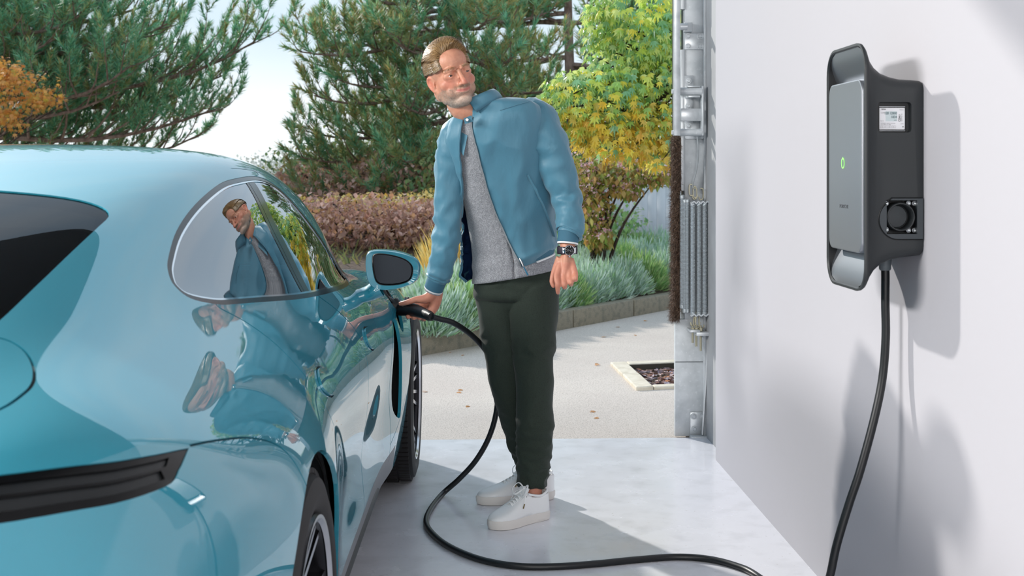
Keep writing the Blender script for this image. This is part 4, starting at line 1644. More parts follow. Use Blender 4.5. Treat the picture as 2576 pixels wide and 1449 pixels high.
scatter('leaf_foliage', blade_leaf(.065, .3), pl, m_vib, shrub)
scatter('blossom_clusters', blade_leaf(.035, .5), pk, m_pink, shrub)

# low grey-green lavender and grasses in the bed
m_lav = leaf_mat('lavender_foliage', ['9DB5A8', 'B5C8BC', '85A08C', 'CAD6CB', '7FA876', 'ACBF9C'], rough=.7, trans_amt=.3, gain=1.25)
m_lav2 = leaf_mat('green_bed_foliage', ['6E9A58', '8DB06A', '5B8450', 'A5B87A', '93A878'], rough=.6, trans_amt=.35, gain=1.25)
m_gold = leaf_mat('golden_grass', ['D8B45E', 'E6CB86', 'C49A44', 'B8A860', 'EBD9A8'], rough=.6, trans_amt=.4, gain=1.25)
m_rust = leaf_mat('rusty_shrub_foliage', ['A07A6C', 'B9958A', '8A6A5C', 'C4A498', '9A7A58', 'B48A6A'], rough=.8, trans_amt=.3, gain=1.25)
m_dkg = leaf_mat('dark_shrub_foliage', ['4A6B44', '6B8450', '3C5A3C', '7F8A55', '8A7A50', '5F7F50'], rough=.6, trans_amt=.3, gain=1.25)
def tuft_plant(base, rad, h, n, m, name, label, cat, group=None, wid=.006, lean=.5, out=.8, seg=1):
    e_ = empty(name, base)
    tag(e_, label, cat, group)
    V, F = [], []
    for k in range(n):
        if lean > .4:
            v = rnd_dir()
            v.z = abs(v.z)
            base_ = Vector((v.x * rad, v.y * rad, v.z * h)) * R.uniform(.35, .88)
            d_ = (v + Vector((R.uniform(-.5, .5), R.uniform(-.5, .5), R.uniform(.3, 1.1)))).normalized()
            ln = R.uniform(.05, .12)
        else:
            a = R.uniform(0, 2 * PI)
            rr_ = rad * math.sqrt(R.random())
            base_ = Vector((rr_ * math.cos(a), rr_ * math.sin(a), h * R.uniform(0, .4)))
            d_ = Vector((base_.x / rad * .5 + R.uniform(-.2, .2), base_.y / rad * .5 + R.uniform(-.2, .2), 1)).normalized()
            ln = h * R.uniform(.35, .6)
        sd2 = d_.cross(rnd_dir()).normalized() * wid * R.uniform(.6, 1.2)
        i = len(V)
        V += [base_ - sd2, base_ + sd2, base_ + d_ * ln * .6 + sd2 * 1.2, base_ + d_ * ln * .6 - sd2 * 1.2, base_ + d_ * ln]
        F += [(i, i + 1, i + 2, i + 3), (i + 3, i + 2, i + 4)]
    o_ = mesh_obj('foliage', V, F, m, e_, smooth=False)
    o_['kind'] = 'stuff'
    return e_
def bedpt(px, py):
    """place on the planted slope seen at this pixel (base of a plant)"""
    best = None
    for d in np.arange(8.0, 20, .1):
        p = ray_pt(px, py, d)
        t = (p - KA).dot(kd)
        off = (p - KA).dot(kn)
        zz = bed_z(min(max(off, .1), 4), t)
        if p.z <= zz and off > .05:
            best = Vector((p.x, p.y, zz))
            break
    return best or ray_pt(px, py, 14)
lavs = [(1075, 850, .24, .30), (1120, 835, .26, .34), (1165, 825, .26, .36), (1200, 830, .24, .34), (1095, 800, .28, .36), (1150, 785, .28, .38), (1195, 790, .26, .36),
        (1060, 820, .2, .3), (1130, 760, .3, .36), (1085, 770, .26, .34),
        (1420, 775, .26, .36), (1470, 765, .28, .38), (1520, 755, .28, .38), (1570, 745, .28, .36), (1620, 730, .28, .36), (1670, 725, .28, .38),
        (1440, 735, .3, .36), (1500, 715, .3, .4), (1560, 700, .3, .4), (1610, 690, .3, .4), (1660, 690, .34, .36), (1545, 672, .34, .34), (1600, 660, .36, .34), (1650, 655, .38, .38), (1420, 700, .3, .4), (1690, 668, .3, .36),
        (1235, 800, .26, .36), (1290, 790, .28, .36), (1350, 785, .28, .36), (1395, 780, .24, .3)]
grp = 'cushion plants in the bed behind the kerb'
ORD = ['leftmost', 'second from left', 'third from left', 'fourth from left', 'fifth from left', 'sixth from left', 'seventh from left', 'eighth from left', 'ninth from left', 'tenth from left']
def lav_row(px, py):
    if px < 1215:
        return 'between wing mirror and man, front row' if py > 805 else 'between wing mirror and man, back row'
    if px < 1400:
        return 'behind the man\'s thighs'
    return 'in the front row right of the man' if py > 720 else ('in the second row right of the man' if py > 675 else 'in the tall back row by the white fence')
rows_ = {}
for i, l_ in enumerate(lavs):
    rows_.setdefault(lav_row(l_[0], l_[1]), []).append((l_[0], i))
LAVL = {}
for rn, it in rows_.items():
    for k, (_, i) in enumerate(sorted(it)):
        LAVL[i] = ('green' if i % 4 == 2 else 'grey-green') + ' cushion plant, ' + ORD[k] + ' ' + rn
for i, (px, py, rad, h) in enumerate(lavs):
    p = bedpt(px, py)
    grn = i % 4 == 2
    row = 'behind the kerb' if i % 2 else 'in the planted bed'
    tuft_plant(p, rad, h, 1700, m_lav2 if grn else m_lav, 'lavender_bush', LAVL[i], 'shrub', grp, wid=.0042)
for i, (px, py, rad, h) in enumerate(((1130, 740, .18, .62), (1165, 735, .2, .7), (1110, 720, .16, .5), (1195, 750, .16, .55))):
    tuft_plant(bedpt(px, py), rad, h, 420, m_gold, 'ornamental_grass', ('shorter leftmost' if px == 1110 else 'second' if px == 1130 else 'third, tallest' if px == 1165 else 'rightmost') + ' tuft of golden grass under the man\'s right sleeve', 'grass', 'golden grass tufts', wid=.004, lean=.35)
def bush(px, py, d, rad, h, m, label, n=2600, ls=.05, group=None, zb=None):
    if ls < .07:
        ls, n = ls * .62, int(n * 2.2)
    c = wpx(px, py, d)
    zb = .3 if zb is None else zb
    e_ = empty('shrub', (c.x, c.y, zb))
    tag(e_, label, 'shrub', group)
    pl_ = []
    for k in range(n):
        v = rnd_dir()
        rad_ = R.uniform(.6, 1.05) * (1 + .22 * noise.noise(v * 2.3 + Vector((px, 0, 0))))
        z = (v.z * .5 + .5)
        p = Vector((v.x * rad * rad_, v.y * rad * rad_ * .8, z * h * rad_))
        q = Matrix.Rotation(R.uniform(0, 6.28), 3, 'Z') @ Matrix.Rotation(-R.uniform(-.3, 1.5), 3, 'X')
        pl_.append((p, q, R.uniform(.7, 1.4)))
    scatter('leaf_foliage', blade_leaf(ls * 2.0, .38), pl_, m, e_)
    b_ = MB()
    for k in range(7):
        v = Vector((R.uniform(-.6, .6) * rad, R.uniform(-.5, .5) * rad, h * R.uniform(.6, .9)))
        b_.tube(smooth_path([(0, 0, -.2), v * .5 + Vector((0, 0, .1)), v], 4), .014, 5)
    b_.build('stems', m_stem, e_)['kind'] = 'stuff'
bush(900, 500, 20, 1.7, 1.15, m_rust, 'reddish brown leafless-looking shrub left of the wing mirror', 4200, .06, zb=.35)
bush(1030, 500, 18.5, 1.6, 1.15, m_rust, 'rusty shrub in front of the pine just above the wing mirror', 4200, .06, zb=.3)
bush(890, 500, 14.0, 1.1, .62, m_rust, 'reddish brown mound just above the car\'s bonnet line', 3000, .05, zb=.38)
bush(1130, 500, 14.6, .8, .55, m_rust, 'low reddish shrub right behind the golden grass', 2200, .05, zb=.42)
bush(1330, 500, 14.8, 1.3, .6, m_lav2, 'soft green mound behind the man\'s right thigh', 2600, .05, zb=.40)
bush(960, 500, 15.5, 1.3, .60, m_gold, 'yellow-brown mound beyond the wing mirror', 2600, .05, zb=.40)
bush(1425, 500, 15.8, .6, .5, m_dkg, 'low green bush between the man\'s left arm and the pink-flowering shrub', 1600, .05, zb=.42)
bush(1130, 500, 16.5, .9, .75, m_gold, 'yellowing shrub between the wing mirror and the man\'s right arm', 2200, .05, zb=.3)
bush(1250, 500, 17, 1.2, 1.3, m_dkg, 'dark green shrub directly behind the man', 3000, .06, zb=.3)
bush(1660, 470, 19, 1.3, 1.0, m_dkg, 'dark green shrub above the white fence', 2600, .06, zb=.9)
bush(905, 400, 24, 1.6, 2.1, m_dkg, 'bluish green bushy tree at the left foot of the central pine', 8000, .065, zb=-.3)
bush(1010, 400, 22, 2.4, 2.3, m_dkg, 'mixed green tree low behind the central pine', 5000, .069, zb=-.2)
bush(1420, 400, 24, 3.2, 2.8, m_dkg, 'broad dark tree behind the man\'s left arm', 6500, .069, zb=-.2)
# loose ground cover over the rest of the bed
V, F = [], []
for k in range(16000):
    t, off = R.uniform(-7, 6), .25 + 7.0 * R.random() ** 1.3
    b0 = kp(t, off, bed_z(min(off, 4.0), t) - (max(0, off - 5) * .10) - .01)
    if b0.y < 7.2 or noise.noise(Vector((b0.x * .9, b0.y * .9, 3))) < -.12:
        continue
    d_ = (rnd_dir() * .8 + Vector((0, 0, .9))).normalized() * R.uniform(.06, .16)
    w_ = d_.cross(rnd_dir()).normalized() * .009
    i = len(V)
    V += [b0 - w_, b0 + w_, b0 + d_ * .6 + w_ * 1.4, b0 + d_]
    F += [(i, i + 1, i + 2), (i, i + 2, i + 3)]
o = mesh_obj('ground_cover', V, F, leaf_mat('ground_cover_leaves', ['6E7F4A', '8F8A55', '7A6244', '5F7A4A', 'A08A5A', '86945E'], rough=.7, trans_amt=.3), None, smooth=False)
tag(o, 'low mixed ground cover growing over the soil of the planted bed', 'ground cover', kind='stuff')
# autumn tree at the far left
aut = empty('autumn_tree', wpx(-120, 600, 18))
aut.location.z = -.1
tag(aut, 'small tree with orange-yellow autumn leaves at the far left edge', 'tree')
ao_ = aut.location.copy()
pl_ = []
for k in range(1500):
    c = R.choice(((40, 210, 120, 45), (100, 250, 70, 35), (20, 290, 70, 50), (10, 180, 60, 40), (-60, 240, 100, 100)))
    v = rnd_dir() * R.uniform(.2, 1)
    p = wpx(c[0] + v.x * c[2], c[1] + v.z * c[3], 16.8 + v.y * .7) - ao_
    pl_.append((p, Matrix.Rotation(R.uniform(0, 6.28), 3, 'Z') @ Matrix.Rotation(-R.uniform(0, 1.5), 3, 'X'), R.uniform(.6, 1.1)))
m_aut = leaf_mat('orange_leaves', ['D9983E', 'E8B45A', 'C9803A', 'E3A868', 'B8A040'], rough=.5, trans_amt=.45)
scatter('leaf_foliage', star_leaf(.062), pl_, m_aut, aut)
b = MB()
b.tube(smooth_path([(0, 0, 0), (.1, 0, 1.2), (.3, 0, 3.4)], 4), .08, 6)
for k in range(12):
    e_ = wpx(R.uniform(-40, 170), R.uniform(150, 320), 16.8) - ao_
    b.tube(smooth_path([(.1, 0, R.uniform(.8, 1.6)), e_ * .6 + Vector((0, 0, .5)), e_], 4), .008, 4)
b.build('branches', m_stem, aut)['kind'] = 'stuff'
# far misty trees on the horizon
m_far = leaf_mat('far_tree_foliage', ['5A6A55', '6A7458', '4F6350', '7A7560'], rough=.9, trans_amt=.1)
for i, (px, d, h, w) in enumerate(((560, 170, 3.4, 3.4), (655, 150, 3.6, 3.0), (715, 165, 4.6, 2.6), (760, 150, 4.0, 2.2), (805, 172, 5.6, 2.6), (845, 155, 4.4, 2.2), (905, 150, 4.6, 3.2))):
    e_ = empty('distant_tree', at(px, d, -2.2))
    tag(e_, 'misty tree on the horizon past the car roof, ' + ORD[i], 'tree', 'misty trees on the horizon')
    pl_ = []
    for k in range(1100):
        v = rnd_dir()
        r_ = R.uniform(.3, 1.0) * (1 + .4 * noise.noise(v * 2 + Vector((i * 9, 0, 0))))
        pl_.append((Vector((v.x * w * r_, v.y * w * .6 * r_, 2.0 + (v.z * .5 + .5) * h * r_)), Matrix.Rotation(R.uniform(0, 6.28), 3, 'Z') @ Matrix.Rotation(R.uniform(-1.5, 1.5), 3, 'X'), R.uniform(.6, 1.4)))
    scatter('leaf_foliage', blade_leaf(.42, .35), pl_, m_far, e_)
    b = MB()
    b.tube([(0, 0, -1), (0, 0, h * .7 + 2)], [.22, .08], 5)
    b.build('trunk', m_stem, e_)
# morning mist over the valley
hz = bpy.data.materials.new('valley_mist')
hz.use_nodes = True
n_ = hz.node_tree.nodes
n_.clear()
vo = n_.new('ShaderNodeOutputMaterial')
vs = n_.new('ShaderNodeVolumeScatter')
vs.inputs['Color'].default_value = (.93, .97, 1, 1)
vs.inputs['Density'].default_value = .0048
vs.inputs['Anisotropy'].default_value = .45
hz.node_tree.links.new(vs.outputs[0], vo.inputs['Volume'])
hb = MB()
hb.box((0, 130, 1.5), (420, 110, 7))
o = hb.build('valley_mist', hz, None, smooth=False)
tag(o, 'pale blue mist lying in the valley beyond the trees', 'mist', kind='stuff')
# fallen leaves
m_fl = leaf_mat('fallen_leaves', ['C4783A', 'A85A30', 'D8A060', '8A4A2A', 'E0B070'], rough=.7, trans_amt=.2)
lt_ = star_leaf(.035)
lme2 = bpy.data.meshes.new('fallen_leaf')
lme2.from_pydata([tuple(v) for v in lt_[0]], [], lt_[1])
lme2.materials.append(m_fl)
ZN = (((1062, 1190, 872, 890), 'on the driveway edge left of the man'), ((1400, 1690, 795, 850), 'on the driveway along the kerb'),
      ((1400, 1680, 700, 770), 'among the plants right of the man'), ((1060, 1190, 930, 1060), 'on open driveway left of the man'), ((1410, 1540, 880, 1080), 'on open driveway left of the pit'))
OR2 = ['leftmost', 'second', 'third', 'fourth', 'fifth', 'sixth', 'seventh', 'eighth']
for (zn, zl) in ZN:
    xs_ = sorted(R.uniform(zn[0], zn[1]) for k in range(4))
    k_ = 0
    for x_ in xs_:
        p = gnd(x_, R.uniform(zn[2], zn[3]))
        off = (p - KA).dot(kn)
        if -.05 < off <= .14:
            continue
        p.z = bed_z(off, (p - KA).dot(kd)) + .03 if off > .12 else ZD + .006
        o = link(bpy.data.objects.new('fallen_leaf', lme2))
        o.location = p
        o.rotation_euler = (R.uniform(-.2, .2), R.uniform(-.2, .2), R.uniform(0, 6.28))
        tag(o, 'brown fallen leaf, %s%s of those %s' % (OR2[k_], ' from left' if k_ else '', zl), 'leaf', 'fallen leaves')
        k_ += 1
# ------------------------------------------------------------------ wall charger
m_anth = mat('anthracite_plastic', '24282B', rough=.42, bump=(500, .12, .0006))
m_anth2 = mat('anthracite_cover', '343A3F', rough=.4, bump=(500, .12, .0006))
m_black = mat('black_plastic', '101215', rough=.5)
m_steel = mat('brushed_steel_plate', 'A9ADB4', rough=.33, metal=.9, bump=(90, .12, .0004, (1, .02, 14)))
m_ribbed = mat('ribbed_steel_dish', '8D9299', rough=.35, metal=.9, bump=(1, .35, .0006, (1, 1, 260), 'w', 0.0))
m_label = mat('meter_label', 'F1F2F6', rough=.35)
m_lcd = mat('meter_display', 'D3E0E2', rough=.2)
m_lcdink = mat('display_digits', '6E8388', rough=.4)
m_ink = mat('label_print', '77777A', rough=.5)
m_green = mat('green_status_light', '8FE070', rough=.4, emit=('7BE05A', 1.2))
m_letters = mat('dark_lettering', '5B5E63', rough=.4, metal=.6)
m_screw = mat('screw_steel', 'C5C9CC', rough=.25, metal=1.0)
m_cable = mat('black_cable', '14171A', rough=.42)

box = empty('wall_charger', (X_W, 3.18, 1.2815))
tag(box, 'anthracite wall charger with a brushed steel front plate mounted on the white wall', 'charger')
# local frame: x towards the room is negative, y along the wall (camera side negative), z up
CS = 1040.0
def cpx(px, py):
    return (px - 1165) / CS - X_W, CAM_H - (py - 430) / CS - 1.2815
HW = .1625
prof = [(2328, 205, 640, .150), (2322, 201, 645, .152), (2300, 199, 647.5, .152), (2270, 197, 651, .152), (2245, 191, 657, .1525), (2222, 181, 669, .153),
        (2205, 165, 686, .154), (2193, 145, 706, .156), (2187, 127, 721, .159), (2183, 112, 731, .1615), (2179, 104, 736, .1625), (2174, 102, 738, .1615)]
def rr_ring(w, zt, zb, r, x, n=7):
    h = zt - zb
    return [Vector((x, p[0], p[1] + (zt + zb) / 2)) for p in rrect(2 * w, h, r, n)]
V, F = [], []
rings = []
for i, (px, pt, pb, w) in enumerate(prof):
    x, zt = cpx(px, pt)
    _, zb = cpx(px, pb)
    rings.append(rr_ring(w, zt, zb, .022 + .045 * (i / 11) ** 2, x))
xf, ztf = cpx(2174, 102)
_, zbf = cpx(2174, 738)
rings.append(rr_ring(HW - .007, ztf - .006, zbf + .006, .060, xf - .0005))
rings.append(rr_ring(HW - .010, ztf - .009, zbf + .009, .058, xf + .004))
n_r = len(rings[0])
for r_ in rings:
    V += r_
for a in range(len(rings) - 1):
    for k in range(n_r):
        k2 = (k + 1) % n_r
        F.append((a * n_r + k, a * n_r + k2, (a + 1) * n_r + k2, (a + 1) * n_r + k))
F.append(tuple(reversed(range(n_r))))
body = mesh_obj('charger_body', V, F, m_anth, box, auto=50)
bmx = bmesh.new()
bmx.from_mesh(body.data)
bmesh.ops.recalc_face_normals(bmx, faces=bmx.faces)
bmx.to_mesh(body.data)
bmx.free()
# openings on the camera side are cut with booleans
def cutter(poly, depth, y0):
    c = MB()
    c.prism(poly, depth, Matrix.Translation((0, y0, 0)) @ Matrix.Rotation(PI / 2, 4, 'X'))
    me_ = bpy.data.meshes.new('cut')
    me_.from_pydata(c.V, [], c.F)
    bm_ = bmesh.new()
    bm_.from_mesh(me_)
    bmesh.ops.recalc_face_normals(bm_, faces=bm_.faces)
    bm_.to_mesh(me_)
    bm_.free()
    o_ = bpy.data.objects.new('cut', me_)
    COL.objects.link(o_)
    return o_
def cpoly(pts):
    return [cpx(a, b_) for a, b_ in pts]
def rr_px(x0, y0, x1, y1, r, n=4):
    return [(x + (x0 + x1) / 2, y + (y0 + y1) / 2) for x, y in rrect(x1 - x0, y1 - y0, r, n)]
YN = -.154
win_poly = cpoly(rr_px(2209, 256, 2296, 333, 9))
soc_poly = cpoly(rr_px(2230, 503, 2310, 590, 3))
mw = box.matrix_basis.copy()
def apply_cut(ob, cut_):
    md_ = ob.modifiers.new('c', 'BOOLEAN')
    md_.operation = 'DIFFERENCE'
    md_.object = cut_
    md_.solver = 'EXACT'
    cut_.parent = box
    dg = bpy.context.evaluated_depsgraph_get()
    me_ = bpy.data.meshes.new_from_object(ob.evaluated_get(dg))
    ob.modifiers.clear()
    old = ob.data
    ob.data = me_
    bpy.data.objects.remove(cut_)
apply_cut(body, cutter(win_poly, .040, YN + .022))
apply_cut(body, cutter(soc_poly, .066, YN + .048))
body.data.set_sharp_from_angle(angle=math.radians(40))
# dished steel front
V, F = [], []
ny_, nz_ = 14, 60
zt, zb = ztf - .009, zbf + .009
zc_, hz_ = (zt + zb) / 2, (zt - zb) / 2
for j in range(nz_ + 1):
    z = -1 + 2 * j / nz_
    for i in range(ny_ + 1):
        y = -1 + 2 * i / ny_
        zz = z * hz_
        r_ = .058
        w = HW - .010
        if abs(zz) > hz_ - r_:
            dd = abs(zz) - (hz_ - r_)
            w = w - r_ + math.sqrt(max(r_ * r_ - dd * dd, 0))
        t = min(1, max(0, (1 - abs(z)) * hz_ / .13))
        dip = .034 * (t * t * (3 - 2 * t))
        V.append((xf + .004 + dip, y * w, zc_ + zz))
for j in range(nz_):
    for i in range(ny_):
        a = j * (ny_ + 1) + i
        F.append((a, a + 1, a + ny_ + 2, a + ny_ + 1))
mesh_obj('front_dish', V, F, m_ribbed, box)
V = []
F = []
# dark cheeks down both sides of the dish
for s_ in (-1, 1):
    k0 = len(V)
    for j in range(nz_ + 1):
        z = -1 + 2 * j / nz_
        zz = z * hz_
        w = HW - .0105
        if abs(zz) > hz_ - .058:
            dd = abs(zz) - (hz_ - .058)
            w = w - .058 + math.sqrt(max(.058 ** 2 - dd * dd, 0))
        t = min(1, max(0, (1 - abs(z)) * hz_ / .13))
        dip = .034 * (t * t * (3 - 2 * t))
        V += [(xf + .0035, s_ * w, zc_ + zz), (xf + .004 + dip, s_ * (w - .0004), zc_ + zz)]
    for j in range(nz_):
        a = k0 + 2 * j
        F.append((a, a + 1, a + 3, a + 2))
mesh_obj('dish_cheeks', V, F, m_black, box)
def plate_loft(name, rings_, m):
    V_, F_ = [], []
    n_ = len(rings_[0])
    for r_ in rings_:
        V_ += r_
    for a in range(len(rings_) - 1):
        for k in range(n_):
            k2 = (k + 1) % n_
            F_.append((a * n_ + k, (a + 1) * n_ + k, (a + 1) * n_ + k2, a * n_ + k2))
    F_.append(tuple((len(rings_) - 1) * n_ + k for k in range(n_)))
    return mesh_obj(name, V_, F_, m, box, auto=40)
_, pz1 = cpx(2170, 196)
_, pz0 = cpx(2170, 640)
pw = .137
plate_loft('steel_plate', [rr_ring(pw - .002, pz1 - .002, pz0 + .002, .030, xf + .036), rr_ring(pw, pz1, pz0, .030, xf + .030), rr_ring(pw, pz1, pz0, .030, xf + .001),
                           rr_ring(pw - .0012, pz1 - .0012, pz0 + .0012, .029, xf - .0006), rr_ring(pw - .003, pz1 - .003, pz0 + .003, .028, xf - .001)], m_steel)
b = MB()
b.box((xf + .033, 0, zc_), (.012, .25, .40))
b.build('plate_backing', m_black, box, smooth=False)
# text faces the room: x of the lettering runs towards the camera side
FR = Matrix(((0, 0, -1, 0), (-1, 0, 0, 0), (0, 1, 0, 0), (0, 0, 0, 1)))
def on_front(y, z, dx=-.0012):
    return Matrix.Translation((xf + dx, y, z)) @ FR
zt_ = cpx(2128, 520)[1] * 1.02 - .006
text_mesh('lettering', 'PORSCHE', .0125, on_front(.004, -.092), m_letters, box, .0003, True, 1.35)
b = MB()
ring_ = [on_front(.012, .018) @ Vector((.0115 * math.cos(2 * PI * k / 32), .0125 * math.sin(2 * PI * k / 32), .0005)) for k in range(32)]
b.tube(ring_, .0013, 6, closed=True, flat=.3)
b.tube([on_front(.012, .018) @ Vector((0, .016, .0005)), on_front(.012, .018) @ Vector((0, .009, .0005))], .0012, 6, flat=.3)
b.build('status_light', m_green, box)
# meter behind its window; its face looks towards the camera side (local -y)
def near(px, py, y):
    x, z = cpx(px, py)
    return Matrix.Translation((x, y, z)) @ Matrix.Rotation(PI / 2, 4, 'X')
def near_prism(name, px, y, d, m, bevel=0):
    c = MB()
    c.prism(cpoly(px)[::-1] if False else cpoly(px), d, Matrix.Translation((0, y, 0)) @ Matrix.Rotation(PI / 2, 4, 'X'))
    return c.build(name, m, mtr, smooth=False)
mtr = empty('energy_meter', (0, 0, 0))
mtr.parent = box
YF = YN + .010
near_prism('meter_case', rr_px(2216, 263, 2289, 331, 3), YF + .02, .012, m_black)
near_prism('meter_face', rr_px(2219, 270, 2284, 325, 1.5), YF + .009, .002, m_label)
near_prism('display', rr_px(2235, 279, 2264, 304, .5), YF + .0075, .0010, m_lcd)
b = MB()
for (x0, y0, x1, y1) in ((2218, 266.4, 2285, 268.0), (2218, 327.5, 2285, 329.0)):
    p0, p1 = cpx(x0, y0), cpx(x1, y1)
    b.box(((p0[0] + p1[0]) / 2, YF + .0075, (p0[1] + p1[1]) / 2), (abs(p1[0] - p0[0]), .001, abs(p1[1] - p0[1])))
b.build('bright_edges', m_screw, mtr, smooth=False)
def mtxt(body_, px, py, size, m=m_ink, rot=0, al='LEFT', bold=False, xs=1.0):
    text_mesh('print', body_, size, near(px, py, YF + .0058) @ Matrix.Rotation(math.radians(rot), 4, 'Z'), m, mtr, .00005, bold, xs, al)
mtxt('ISKRA', 2224, 274, .0042, bold=True)
mtxt('128 12800', 2263.5, 284, .0088, m_lcdink, 0, 'RIGHT', True, .82)
mtxt('1834', 2263.5, 293.5, .0088, m_lcdink, 0, 'RIGHT', True, .82)
mtxt('kWh', 2263, 301.5, .0032, m_lcdink, 0, 'RIGHT')
mtxt('In kWh', 2222, 283, .0034)
mtxt('Imp. kvy', 2221, 303, .0026)
mtxt('3x230/400V  5(32)A  0.25-5-32A', 2222, 309.2, .0027)
mtxt('Cons. 0000  2x1, 50Hz', 2222, 312.6, .0027)
mtxt('CE', 2270.5, 305.5, .0078, rot=90, bold=True)
mtxt('M21', 2270.5, 296, .0055, rot=90, bold=True)
mtxt('DE-M 21 G', 2276, 304, .0040, rot=90)
mtxt('WM3M4C', 2281, 275.2, .0024, al='RIGHT')
mtxt('CLASS B', 2281, 310.5, .0022, al='RIGHT')
b = MB()
for i, (x0, x1) in enumerate(((2221, 2226), (2227, 2233), (2234, 2244), (2245, 2249), (2251, 2255), (2256, 2261))):
    p0, p1 = cpx(x0, 315.5), cpx(x1, 320.5)
    t = .00022
    xm, zm, w, h = (p0[0] + p1[0]) / 2, (p0[1] + p1[1]) / 2, abs(p1[0] - p0[0]), abs(p1[1] - p0[1])
    for (cx, cz, sx, sz) in ((xm, zm + h / 2, w, t), (xm, zm - h / 2, w, t), (xm - w / 2, zm, t, h), (xm + w / 2, zm, t, h), (xm, zm, w * .6, t)):
        b.box((cx, YF + .0066, cz), (sx, .0001, sz))
b.build('circuit_symbols', m_ink, mtr, smooth=False)
b = MB()
b.cyl(tuple(near(2279.5, 318, YF + .0072).translation), tuple(near(2279.5, 318, YF + .0060).translation), .0014, 12)
b.build('indicator_dot', mat('dot', '4A4D50'), mtr)
# socket cover with its open cup
sock = empty('socket_module', (0, 0, 0))
sock.parent = box
def ring_px(c, r, n=40, a0=0, a1=360):
    return [(c[0] + r * math.cos(math.radians(a0 + (a1 - a0) * k / n)), c[1] + r * math.sin(math.radians(a0 + (a1 - a0) * k / n))) for k in range(n + (0 if a1 - a0 == 360 else 1))]
outer = [(2324.5, 499), (2324.5, 601.5)] + ring_px((2257, 551), 51, 22, 92, 250)[0:] 
outer = [(2324.0, 499.5), (2324.0, 601.5), (2262, 601.5)] + [(2263 + 50 * math.cos(math.radians(a)), 552 + 50 * math.sin(math.radians(a))) for a in range(100, 226, 7)] + [(2237, 507), (2246, 499.5)]
inner_ = [(2309, 504), (2309, 589), (2231, 589), (2231, 504)]
cv_, ce_ = [], []
for lp in (outer, inner_):
    n0_ = len(cv_)
    cv_ += [Vector(cpx(a, b_)) for a, b_ in lp]
    ce_ += [(n0_ + i, n0_ + (i + 1) % len(lp)) for i in range(len(lp))]
rs_ = delaunay_2d_cdt(cv_, ce_, [], 0, 1e-6)
fv = [(p[0], p[1]) for p in rs_[0]]
po, pi_ = [tuple(cpx(a, b_)) for a, b_ in outer], [tuple(cpx(a, b_)) for a, b_ in inner_]
keepf = []
for f in rs_[2]:
    c = np.mean([fv[i] for i in f], 0)[None]
    if inside(po, c)[0] and not inside(pi_, c)[0]:
        keepf.append(tuple(f))
ys = YN - .0022
V = [(p[0], ys, p[1]) for p in fv] + [(p[0], ys + .012, p[1]) for p in fv]
n_ = len(fv)
F = list(keepf)
cnt = {}
for f in keepf:
    for i in range(len(f)):
        e = (f[i], f[(i + 1) % len(f)])
        k_ = frozenset(e)
        cnt[k_] = None if k_ in cnt else e
for e in cnt.values():
    if e:
        F.append((e[1], e[0], e[0] + n_, e[1] + n_))
mesh_obj('socket_cover', V, F, m_anth2, sock, auto=30)
b = MB()
po_l = [Vector((cpx(a * 1.0, b_)[0], YN - .0009, cpx(a, b_)[1])) for a, b_ in [(2325.5, 498), (2325.5, 603)]]
gpath = [(2326, 497.8), (2244, 497.8), (2236, 505)] + [(2263 + 52 * math.cos(math.radians(a)), 552 + 52 * math.sin(math.radians(a))) for a in range(225, 99, -7)] + [(2262, 603.3), (2326, 603.3)]
b.tube([Vector((cpx(a, c)[0], YN - .0002, cpx(a, c)[1])) for a, c in gpath], .0011, 4)
b.build('cover_seam', m_black, sock)
b = MB()
cx_, cz_ = cpx(2268, 546)
ymt = Matrix.Translation((cx_, YN, cz_))
b.lathe([(.0345, .045), (.0345, -.001), (.0335, -.0025), (.0315, -.0025), (.0305, -.001), (.0305, .040), (0, .040)], (cx_, YN, cz_), (0, 1, 0), 40)
b.build('socket_cup', m_anth, sock)
b = MB()
b.lathe([(.0, .028), (.026, .028), (.0285, .031), (.0285, .042)], (cx_ - .002, YN, cz_), (0, 1, 0), 36)
b.build('socket_lid', m_anth2, sock)
for (px, py) in ((2291, 511.5), (2306, 512), (2291, 580), (2306, 580), (2234, 512), (2234, 578)):
    b = MB()
    x_, z_ = cpx(px, py)
    b.lathe([(0, .003), (.0014, .003), (.0016, .001), (.0030, .0008), (.0032, .002), (.0050, .003), (.0052, .001), (.0056, .001), (.0056, .02)], (x_, YN + .008, z_), (0, 1, 0), 18)
    b.build('socket_screw', m_screw, sock)
b = MB()
gp0 = ray_pt(2226, 676, 3.22)
x_, z_ = gp0.x - X_W, gp0.z - 1.2815
b.lathe([(.0105, -.004), (.0130, -.004), (.0150, 0), (.0155, .014), (.017, .024), (.017, .05), (0, .05)], (x_, 0, z_), (0, 0, 1), 24)
b.build('cable_gland', mat('gland_grey', '5C646A', rough=.5), box)

